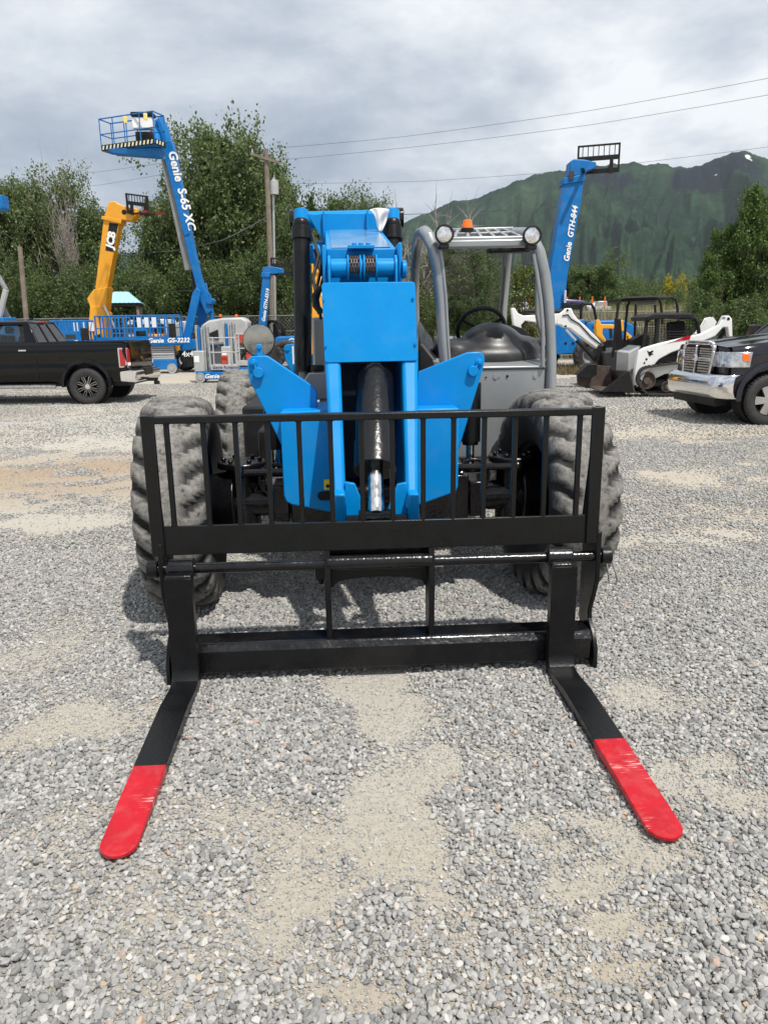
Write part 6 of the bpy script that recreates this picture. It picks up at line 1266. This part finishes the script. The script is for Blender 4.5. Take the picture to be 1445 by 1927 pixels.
# small blue one
S5 = Frame((D(505, 690, 29)[0], 29.0, 0), 0.0); T = thing('small_telehandler', 'small blue telehandler with its slim boom raised in front of the fence', 'telehandler', S5)
plate(S5, [(494, 520), (508, 520), (500, 616), (486, 616)], -0.16, 0.32, BLUE2, 'boom', T, 0.02); plate(S5, [(492, 512), (509, 513), (508, 522), (491, 521)], -0.2, 0.4, BLUE2, 'boom_collar', T, 0.015)
plate(S5, [(494, 503), (510, 501), (532, 505), (534, 514), (512, 516), (494, 514)], -0.14, 0.28, BLUE2, 'boom_head', T, 0.02)
carriage_small(S5, T, S5.at(536, 518, 0.1), 1.0, 0.62, 20)
lettering('Genie GTH-5519', 0.17, T, S5.at(498.5, 606, -0.175), V(S5.at(507, 545, -0.175))-V(S5.at(498.5, 606, -0.175)), (-1, 0, 0.1), DECAL, 0.2, 0.03)
tele_body(S5, T, BLUE2, S5.at(478, 660, 0)[0], S5.at(566, 660, 0)[0], 1.8, S5.at(540, 632, 0)[2], (S5.at(492, 640, 0)[0], S5.at(528, 640, 0)[0], 1.1, S5.at(510, 604, 0)[2]))
lettering('Genie', 0.3, T, S5.at(541, 646, -0.06), (1, 0, -0.15), (0, 0, 1), DECAL, 0.2, 0.03)
# the big blue one on the right
B8 = Frame((D(1060, 690, 27)[0], 27.0, 0), 0.0); T = thing('telehandler', 'blue telehandler with GTH-844 lettering on its raised boom before the mountain', 'telehandler', B8)
plate(B8, [(1062, 344), (1098, 338), (1094, 375), (1068, 515), (1066, 536), (1060, 580), (1026, 590), (1037, 496)], -0.3, 0.6, BLUE2, 'boom', T, 0.03)
plate(B8, [(1060, 334), (1100, 328), (1101, 340), (1060, 347)], -0.36, 0.72, BLUE2, 'boom_collar', T, 0.02)
plate(B8, [(1071, 330), (1073, 303), (1080, 299), (1100, 300), (1122, 305), (1121, 316), (1104, 322), (1100, 332)], -0.3, 0.6, BLUE2, 'boom_head', T, 0.03)
plate(B8, [(1071, 322), (1080, 320), (1079, 338), (1070, 339)], -0.4, 0.05, CHAIN, 'lift_chain', T, 0.01)
carriage_small(B8, T, B8.at(1124, 326, 0.0), 1.38, 0.9, -18)
lettering('Genie  GTH-844', 0.26, T, B8.at(1069.5, 493, -0.315), V(B8.at(1086, 392, -0.315))-V(B8.at(1069.5, 493, -0.315)), (-1, 0, 0.16), DECAL, 0.2, 0.03)
rod(B8, [(1063, 546, -0.4), (1062, 585, -0.4)], 0.05, CHROME, 'cylinder_rod', T); rod(B8, [(1062, 570, -0.42), (1060, 600, -0.42)], 0.08, MBLACK, 'lift_cylinder', T)
plate(B8, [(1042, 612), (1100, 600), (1101, 640), (1098, 665), (1046, 668), (1040, 660)], -0.7, 1.2, BLUE2, 'rear_frame', T, 0.04)
for u in (1064, 1078): q = V(B8.at(u, 646, -0.71)); part('frame_hole', MB().cyl(q, q+V((0, 0.03, 0)), 0.05, None, 12), MBLACK, T)
plate(B8, [(1098, 625), (1112, 607), (1130, 603), (1172, 602), (1192, 612), (1195, 645), (1150, 650), (1100, 655)], -0.4, 1.2, BLUE2, 'engine_hood', T, 0.05)
plate(B8, [(1114, 616), (1120, 607), (1128, 607), (1122, 618)], -0.42, 0.03, MBLACK, 'hood_vent', T); plate(B8, [(1146, 618), (1151, 618), (1152, 636), (1148, 638)], -0.42, 0.03, MBLACK, 'hood_vent', T)
for (u0, u1) in ((1092, 1122),):
    rod(B8, [(1092, 612, 0.4), (1093, 580, 0.4), (1098, 572, 0.4), (1112, 572, 0.4), (1117, 580, 0.4), (1123, 610, 0.4)], 0.05, MBLACK, 'cab_hoop', T); rod(B8, [(1068, 612, 1.0), (1069, 578, 1.0), (1074, 571, 1.0), (1098, 572, 0.4)], 0.05, MBLACK, 'cab_hoop', T)
plate(B8, [(1066, 572), (1095, 571), (1093, 582), (1066, 583)], 0.45, 0.6, MBLACK, 'cab_roof', T, 0.02); plate(B8, [(1100, 606), (1112, 604), (1112, 612), (1100, 613)], 0.2, 0.3, MBLACK, 'seat', T, 0.02)
for (u, y) in ((1112, -0.75), (1112, 1.2), (1020, 1.2), (1010, -0.6)):
    o = bpy.data.objects.new('wheel', None); COL.objects.link(o); o.parent = T; c = B8.at(u, 665, y); o.location = (c[0], y, 0.62); o.rotation_euler[2] = math.radians(90); put('tyre', HT, o); put('rim', HR, o)

# ------------------------------------------------------------------ white mini excavator
E_ = Frame((D(1170, 730, 20.2)[0], 20.2, 0), 0.0); T = thing('mini_excavator', 'mini excavator with white dogleg arm and black open canopy', 'excavator', E_)
plate(E_, [(1050, 592), (1066, 580), (1075, 580), (1079, 590), (1086, 600), (1100, 612), (1122, 634), (1140, 656), (1136, 663), (1128, 660), (1100, 640), (1072, 618), (1063, 617), (1055, 612), (1046, 610)], -0.13, 0.26, WHITE, 'boom', T, 0.025)
plate(E_, [(962, 580), (968, 579), (975, 590), (985, 594), (1052, 590), (1056, 612), (1002, 606), (988, 604), (980, 612), (985, 630), (978, 633), (966, 612)], -0.11, 0.22, WHITE, 'arm', T, 0.02)
rod(E_, [(985, 585, 0.0), (1060, 586, 0.0)], 0.055, MBLACK, 'arm_cylinder', T); rod(E_, [(1065, 620, -0.1), (1086, 644, -0.1)], 0.03, CHROME, 'cylinder_rod', T); rod(E_, [(1084, 640, -0.1), (1126, 684, -0.1)], 0.055, MBLACK, 'boom_cylinder', T, 10)
for (u, v) in ((1067.5, 583.5), (1064, 614)): q = V(E_.at(u, v, -0.145)); part('pin', MB().cyl(q, q+V((0, 0.29, 0)), 0.03, None, 12), MBLACK, T)
plate(E_, [(966, 612), (985, 618), (1000, 634), (996, 650), (975, 648), (962, 632)], -0.3, 0.6, MBLACK, 'digging_bucket', T, 0.02)
rod(E_, [(1058, 594, -0.14), (1068, 592, -0.15), (1074, 600, -0.15), (1090, 610, -0.14), (1112, 634, -0.14), (1136, 652, -0.14)], 0.016, MBLACK, 'hose', T)
plate(E_, [(1126, 650), (1140, 648), (1140, 700), (1128, 700), (1122, 680)], -0.25, 0.5, MBLACK, 'swing_post', T, 0.03)
plate(E_, [(1136, 662), (1190, 655), (1230, 655), (1230, 700), (1140, 702)], -0.5, 1.5, paint('dark_house', (0.03, 0.031, 0.033), 0.5, var=0.3), 'house', T, 0.04)
plate(E_, [(1156, 600), (1168, 600), (1172, 656), (1154, 660)], -0.45, 0.04, MBLACK, 'side_guard', T, 0.01)
for (pts) in ([(1153, 668, -0.5), (1157, 620, -0.5), (1163, 572, -0.5), (1167, 563, -0.5), (1178, 561, -0.5), (1230, 559, -0.5), (1239, 561, -0.5), (1243, 572, -0.5), (1246, 610, -0.5)],
              [(1173, 668, 0.0), (1176, 620, 0.0), (1180, 575, 0.0), (1186, 565, 0.0), (1200, 562, 0.0), (1262, 559, 0.0), (1271, 564, 0.0), (1274, 580, 0.0), (1276, 610, 0.0)],
              [(1193, 640, 0.9), (1196, 572, 0.9), (1204, 568, 0.9), (1228, 567, 0.9), (1232, 575, 0.9), (1234, 620, 0.9)]):
    rod(E_, pts, 0.035, MBLACK, 'canopy_hoop', T)
plate(E_, [(1165, 562), (1232, 559), (1262, 559), (1262, 563), (1186, 567), (1165, 567)], -0.45, 1.1, MBLACK, 'canopy_roof', T, 0.01)
rod(E_, [(1198, 569, 0.3), (1232, 568, 0.3)], 0.085, MGREY, 'rolled_shade', T, 12)
plate(E_, [(1190, 640), (1212, 628), (1222, 632), (1222, 655), (1192, 658)], 0.1, 0.5, MBLACK, 'operator_seat', T, 0.03); rod(E_, [(1183, 655, 0.1), (1180, 632, 0.1)], 0.018, MBLACK, 'lever', T)
trk = MB(); trk.box(-0.9, 0.9, -0.75, -0.40, 0.04, 0.5); trk.box(-0.9, 0.9, 0.7, 1.05, 0.04, 0.5); part('tracks', trk, RUBBER, T, 0.15, 4)
bl_ = MB(); P = [E_.at(u, v, -1.0) for u, v in ((1083, 712), (1128, 722), (1130, 728), (1136, 700))]
plate(E_, [(1085, 705), (1091, 688), (1110, 686), (1150, 690), (1150, 724), (1104, 731), (1086, 724)], -1.2, 0.05, RUST, 'dozer_blade', T, 0.01); plate(E_, [(1084, 706), (1107, 685), (1124, 686), (1122, 706), (1106, 713)], -1.5, 0.3, MBLACK, 'blade_bucket', T, 0.01)

# small yellow excavator arm behind it, blue tractor piece
Z = Frame((D(1150, 700, 23.5)[0], 23.5, 0), 0.0); T = thing('yellow_excavator', 'small yellow digger arm folded behind the white excavator boom', 'excavator', Z)
plate(Z, [(1120, 612), (1123, 602), (1127, 601), (1131, 610), (1160, 611), (1166, 602), (1172, 602), (1174, 622), (1166, 626), (1158, 619), (1134, 618), (1133, 628), (1140, 640), (1139, 644), (1128, 636), (1121, 630)], -0.12, 0.24, YELLOW, 'arm', T, 0.02)
plate(Z, [(1178, 624), (1188, 632), (1189, 638), (1177, 640)], -0.1, 0.2, YELLOW, 'boom_foot', T, 0.02); plate(Z, [(1150, 640), (1200, 636), (1200, 690), (1150, 692)], 0.0, 0.9, MBLACK, 'house', T, 0.04); plate(Z, [(1146, 655), (1158, 655), (1158, 668), (1146, 668)], -0.05, 0.04, paint('hook_yellow', (0.7, 0.6, 0.2), 0.5), 'plate', T)
part('tracks', MB().box(-0.7, 0.7, 0, 1.2, 0.04, 0.45), RUBBER, T, 0.12, 3)

# ------------------------------------------------------------------ white tracked loader
K = Frame((D(1270, 735, 17.6)[0], 17.6, 0), 0.0); T = thing('track_loader', 'white compact track loader with black caged cab and red arm stripe', 'loader', K)
armN = [(1190, 723), (1200, 666), (1203, 660), (1214, 654), (1245, 645), (1320, 628), (1352, 612), (1362, 594), (1372, 594), (1377, 600), (1378, 634), (1371, 634), (1368, 616), (1360, 616), (1346, 632), (1325, 641), (1262, 664), (1240, 676), (1228, 690), (1214, 702), (1204, 724), (1196, 730)]
plate(K, armN, -0.12, 0.16, WHITE, 'lift_arm', T, 0.02)
farN = [(1198, 664), (1180, 700), (1176, 718), (1184, 720), (1200, 690), (1240, 660), (1300, 640), (1322, 615), (1330, 600), (1340, 598), (1346, 606), (1330, 640)]
part('lift_arm', MB().prism([K.at(u, v, 1.45) for u, v in farN], (0, 0.14, 0)), WHITE, T, 0.02)
plate(K, [(1182, 664), (1206, 650), (1204, 690), (1186, 712), (1180, 700)], 0.25, 0.9, LGREY, 'front_shield', T, 0.02)
plate(K, [(1214, 700), (1228, 690), (1300, 680), (1340, 678), (1340, 705), (1320, 694), (1250, 704), (1222, 718)], -0.05, 0.12, WHITE, 'track_frame', T, 0.02)
plate(K, [(1236, 686), (1246, 660), (1330, 640), (1380, 632), (1380, 700), (1236, 704)], 0.35, 1.0, MBLACK, 'chassis', T, 0.03)
plate(K, [(1256, 646), (1295, 636), (1300, 631), (1290, 633)], -0.128, 0.006, RED, 'red_stripe', T); plate(K, [(1268, 643), (1300, 631), (1297, 639)], -0.13, 0.006, RED, 'red_stripe', T)
for (u, v, r_) in ((1216, 676, 0.026), (1212, 683, 0.022), (1203, 716, 0.045), (1195, 727, 0.03), (1362, 598, 0.03), (1370, 600, 0.034)): q = V(K.at(u, v, -0.127)); part('pin', MB().cyl(q, q+V((0, 0.03, 0)), r_, None, 12), MBLACK if r_ > 0.031 or v > 670 else STEEL, T)
# emblem on the arm: a small black animal head mark
plate(K, [(1217, 660), (1222, 662), (1228, 659), (1229, 662), (1225, 664), (1229, 667), (1224, 668), (1223, 671), (1220, 668), (1219, 664)], -0.128, 0.006, MBLACK, 'emblem', T)
# crawler belt: a loop of pads round two wheels
tk0 = MB(); path = []
for (u, v) in [(1206, 722), (1203, 712), (1207, 700), (1216, 694), (1240, 690), (1300, 682), (1345, 676), (1368, 690), (1366, 722), (1350, 737), (1300, 740), (1240, 741), (1218, 738)]: path.append(V(K.at(u, v, -0.22)))
loop = []; n = len(path)
for i in range(n):
    p0, p1, p2, p3 = path[i-1], path[i], path[(i+1) % n], path[(i+2) % n]
    for k in range(6): t = k/6; loop.append(0.5*((2*p1)+(p2-p0)*t+(2*p0-5*p1+4*p2-p3)*t*t+(3*p1-p0-3*p2+p3)*t**3))
ctr_ = sum(path, V((0, 0, 0)))/n; m_ = len(loop)
for i in range(m_):
    a, b = loop[i], loop[(i+1) % m_]; d = (b-a); nrm = V((d.z, 0, -d.x)).normalized()
    if nrm.dot(a-ctr_) < 0: nrm = -nrm
    tk0.hexa([a, b, b+V((0, 0.4, 0)), a+V((0, 0.4, 0))], [a+nrm*0.04, b+nrm*0.04, b+nrm*0.04+V((0, 0.4, 0)), a+nrm*0.04+V((0, 0.4, 0))])
    if i % 2 == 0:
        c = (a+b)/2+nrm*0.04; dn = d.normalized()*0.022; tk0.hexa([c-dn, c+dn, c+dn+V((0, 0.4, 0)), c-dn+V((0, 0.4, 0))], [c-dn+nrm*0.022, c+dn+nrm*0.022, c+dn+nrm*0.022+V((0, 0.4, 0)), c-dn+nrm*0.022+V((0, 0.4, 0))])
part('crawler_track', tk0, RUBBER, T)
for (u, v, r_) in ((1217, 716, 0.2), (1254, 728, 0.12), (1279, 728, 0.12), (1305, 727, 0.12), (1345, 706, 0.22)):
    q = V(K.at(u, v, -0.12)); part('track_roller', MB().lathe([(0.0, 0.0), (r_*0.4, 0.0), (r_*0.45, 0.04), (r_*0.85, 0.04), (r_*0.9, 0.0), (r_, 0.0), (r_, 0.2), (0, 0.2)], q, (0, 1, 0), 20), RUST, T)
plate(K, [(1222, 716), (1300, 712), (1345, 712), (1345, 726), (1224, 728)], -0.05, 0.2, MBLACK, 'track_beam', T, 0.02); tk1 = plate(K, [(1190, 690), (1330, 680), (1340, 738), (1195, 738)], 1.35, 0.35, RUBBER, 'crawler_track', T, 0.1)
# caged cab
CG = [(1210, 655), (1216, 606), (1230, 592), (1300, 592), (1312, 606), (1316, 640)]
for y in (0.2, 1.1): rod(K, [(u, v, y) for u, v in CG], 0.045, MBLACK, 'cab_frame', T)
plate(K, [(1214, 597), (1232, 590), (1296, 590), (1308, 598), (1308, 602), (1290, 599), (1238, 600), (1216, 604)], 0.1, 1.1, MBLACK, 'cab_roof', T, 0.02); rod(K, [(1238, 600, 0.15), (1232, 650, 0.15)], 0.05, MBLACK, 'cab_frame', T)
ms = MB()
for k in range(14): u = 1240+k*5.2; ms.cyl(K.at(u, 601, 0.22), K.at(u-2, 650-max(0, (k-2))*1.1, 0.22), 0.006, None, 4)
for k in range(9): v = 604+k*5; ms.cyl(K.at(1238-k*0.5, v, 0.22), K.at(1311, v, 0.22), 0.006, None, 4)
for k in range(5): u = 1214+k*4.5; ms.cyl(K.at(u, 604, 0.18), K.at(u-2, 652, 0.18), 0.006, None, 4)
for k in range(9): v = 606+k*5; ms.cyl(K.at(1213, v, 0.18), K.at(1234, v, 0.18), 0.006, None, 4)
mo = part('cab_cage', ms, MBLACK, T); mo['kind'] = 'stuff'
plate(K, [(1262, 606), (1290, 604), (1294, 640), (1262, 648)], 0.5, 0.35, MBLACK, 'seat', T, 0.05)
for (u, v) in ((1240, 634), (1256, 622)): q = K.at(u, v, 0.9); part('decal', MB().box(q[0], q[0]+0.14, q[1], q[1]+0.01, q[2]-0.08, q[2]+0.02), DECAL, T)
# bucket on the loader's front
bkt = MB()
def bk2(pts, y, d): bkt.prism([K.at(u, v, y) for u, v in pts], (0, d, 0))
part('bucket_side', MB().prism([K.at(u, v, -0.25) for u, v in [(1130, 737), (1178, 700), (1184, 699), (1192, 738)]], (0, 0.03, 0)), MBLACK, T, 0.004)
part('bucket_side', MB().prism([K.at(u, v, 1.6) for u, v in [(1106, 728), (1142, 697), (1150, 696), (1164, 727)]], (0, 0.03, 0)), RUST, T, 0.004)
a, b, c_, d_ = K.at(1130, 737, -0.22), K.at(1192, 738, -0.22), K.at(1164, 727, 1.6), K.at(1106, 728, 1.6); part('bucket_floor', MB().hexa([a, b, c_, d_], [V(a)+V((0, 0, 0.03)), V(b)+V((0, 0, 0.03)), V(c_)+V((0, 0, 0.03)), V(d_)+V((0, 0, 0.03))]), RUST, T)
a, b, c_, d_ = K.at(1192, 738, -0.22), K.at(1184, 699, -0.22), K.at(1150, 696, 1.6), K.at(1164, 727, 1.6); ex = V((0.03, 0, 0)); part('bucket_back', MB().hexa([a, b, c_, d_], [V(a)+ex, V(b)+ex, V(c_)+ex, V(d_)+ex]), RUST, T)
rod(K, [(1202, 680, 0.1), (1190, 705, 0.1)], 0.06, MBLACK, 'tilt_cylinder', T); rod(K, [(1370, 610, 0.1), (1345, 650, 0.2)], 0.05, MBLACK, 'lift_cylinder', T)

# ------------------------------------------------------------------ folded grey lift arm at the yard's edge
Q = Frame((D(-10, 690, 27)[0], 27.0, 0), 0.0); T = thing('articulated_lift', 'grey and blue folded lift arm standing beyond the black pickup', 'boom lift', Q)
rod(Q, [(-14, 500, 0), (12, 545, 0)], 0.09, MGREY, 'lower_arm', T, 8); rod(Q, [(12, 545, -0.1), (-6, 620, -0.1)], 0.1, LGREY, 'upper_arm', T, 8); rod(Q, [(-2, 565, 0.3), (24, 612, 0.3)], 0.1, MGREY, 'link_arm', T, 8)
plate(Q, [(-40, 596), (6, 597), (9, 612), (9, 660), (-40, 662)], -0.4, 1.0, BLUE2, 'turntable', T, 0.03); plate(Q, [(-60, 655), (20, 655), (20, 684), (-60, 686)], -0.3, 1.3, MGREY, 'chassis', T, 0.03)
plate(Q, [(-16, 368), (3, 366), (7, 392), (-14, 396)], -0.2, 0.5, BLUE2, 'jib_end', T, 0.03); rod(Q, [(-14, 500, 0), (-25, 440, 0), (-5, 385, 0)], 0.09, BLUE2, 'jib', T, 8)
for (u, y) in ((-40, -0.5), (12, -0.5), (12, 1.0)):
    o = bpy.data.objects.new('wheel', None); COL.objects.link(o); o.parent = T; c = Q.at(u, 680, y); o.location = (c[0], c[1], 0.45); o.rotation_euler[2] = math.radians(90); put('tyre', LT, o); put('rim', LR, o)

# ------------------------------------------------------------------ far side of the fence: flatbed and a small car
FB = Frame((D(1050, 600, 45)[0], 45.0, 0), 3.0); T = thing('flatbed_trailer', 'white loaded flatbed trailer with orange stakes beyond the fence', 'trailer', FB)
xa, xb = FB.at(935, 570, 0)[0], FB.at(1150, 570, 0)[0]; zf_ = FB.at(1050, 578, 0)[2]
part('deck', MB().box(xa, xb, 0, 2.4, zf_-0.25, zf_), WHITE, T, 0.02)
for k in range(9):
    x = xa+0.4+k*(xb-xa-0.8)/8; part('stake', MB().box(x-0.03, x+0.03, -0.03, 0.03, zf_-0.1, FB.at(1050, 559, 0)[2]), ORANGE, T)
    part('cargo', MB().box(x-0.3, x+0.28, 0.3, 2.0, zf_, zf_+0.12+0.1*(k % 3)), DECAL if k % 2 else GALV, T, 0.03)
for x in (xa+1.2, xa+2.0, xb-1.5): part('wheel', MB().lathe([(0.0, 0.0), (0.25, 0.0), (0.4, -0.02), (0.45, 0.03), (0.45, 0.22), (0.0, 0.22)], (x, 0.0, 0.45), (0, 1, 0), 20), RUBBER, T)
PC = Frame((D(1084, 600, 43)[0], 43.0, 0), 4.0); T = thing('parked_car', 'small purple car roof beyond the fence beside the flatbed', 'car', PC); zc_ = PC.at(1084, 562, 0)[2]; PUR = paint('car_purple', (0.07, 0.05, 0.2), 0.25, coat=0.5)
k_ = zc_/1.45; hull_ = [(-1.5, 0, 0.3), (1.5, 0, 0.3), (1.5, 0, 0.8), (0.9, 0, 0.95), (0.45, 0, 1.4), (-0.7, 0, 1.45), (-1.3, 0, 1.0), (-1.5, 0, 0.9)]
part('body', MB().prism([(x, 0, z*k_) for x, y, z in hull_], (0, 1.6, 0)), PUR, T, 0.08, 3)
part('side_window', MB().prism([(x, -0.01, z*k_) for x, z in [(-1.1, 1.0), (0.75, 0.98), (0.4, 1.33), (-0.65, 1.37)]], (0, 0.03, 0)), DGLASS, T)
for x in (-1.0, 1.0): part('wheel', MB().lathe([(0.0, 0.0), (0.18, 0.0), (0.3, -0.02), (0.32, 0.02), (0.32, 0.2), (0.0, 0.2)], (x, 0.0, 0.32), (0, 1, 0), 20), RUBBER, T)

# ------------------------------------------------------------------ the air between here and the mountain
hz_ = MB().box(-6200, 6200, -3200, 9200, -16, 1400)
hm = bpy.data.materials.new('haze'); hm.use_nodes = True; hnt = hm.node_tree
for n in list(hnt.nodes):
    if n.type != 'OUTPUT_MATERIAL': hnt.nodes.remove(n)
pvn = hnt.nodes.new('ShaderNodeVolumePrincipled'); pvn.inputs['Color'].default_value = (0.82, 0.91, 1.0, 1); pvn.inputs['Density'].default_value = 4e-5; pvn.inputs['Anisotropy'].default_value = 0.2
hnt.links.new(pvn.outputs[0], [n for n in hnt.nodes if n.type == 'OUTPUT_MATERIAL'][0].inputs['Volume'])
tag(put('haze', hz_.mesh('haze', hm, 0)), 'thin bluish air in front of the mountain', 'haze', kind='stuff')
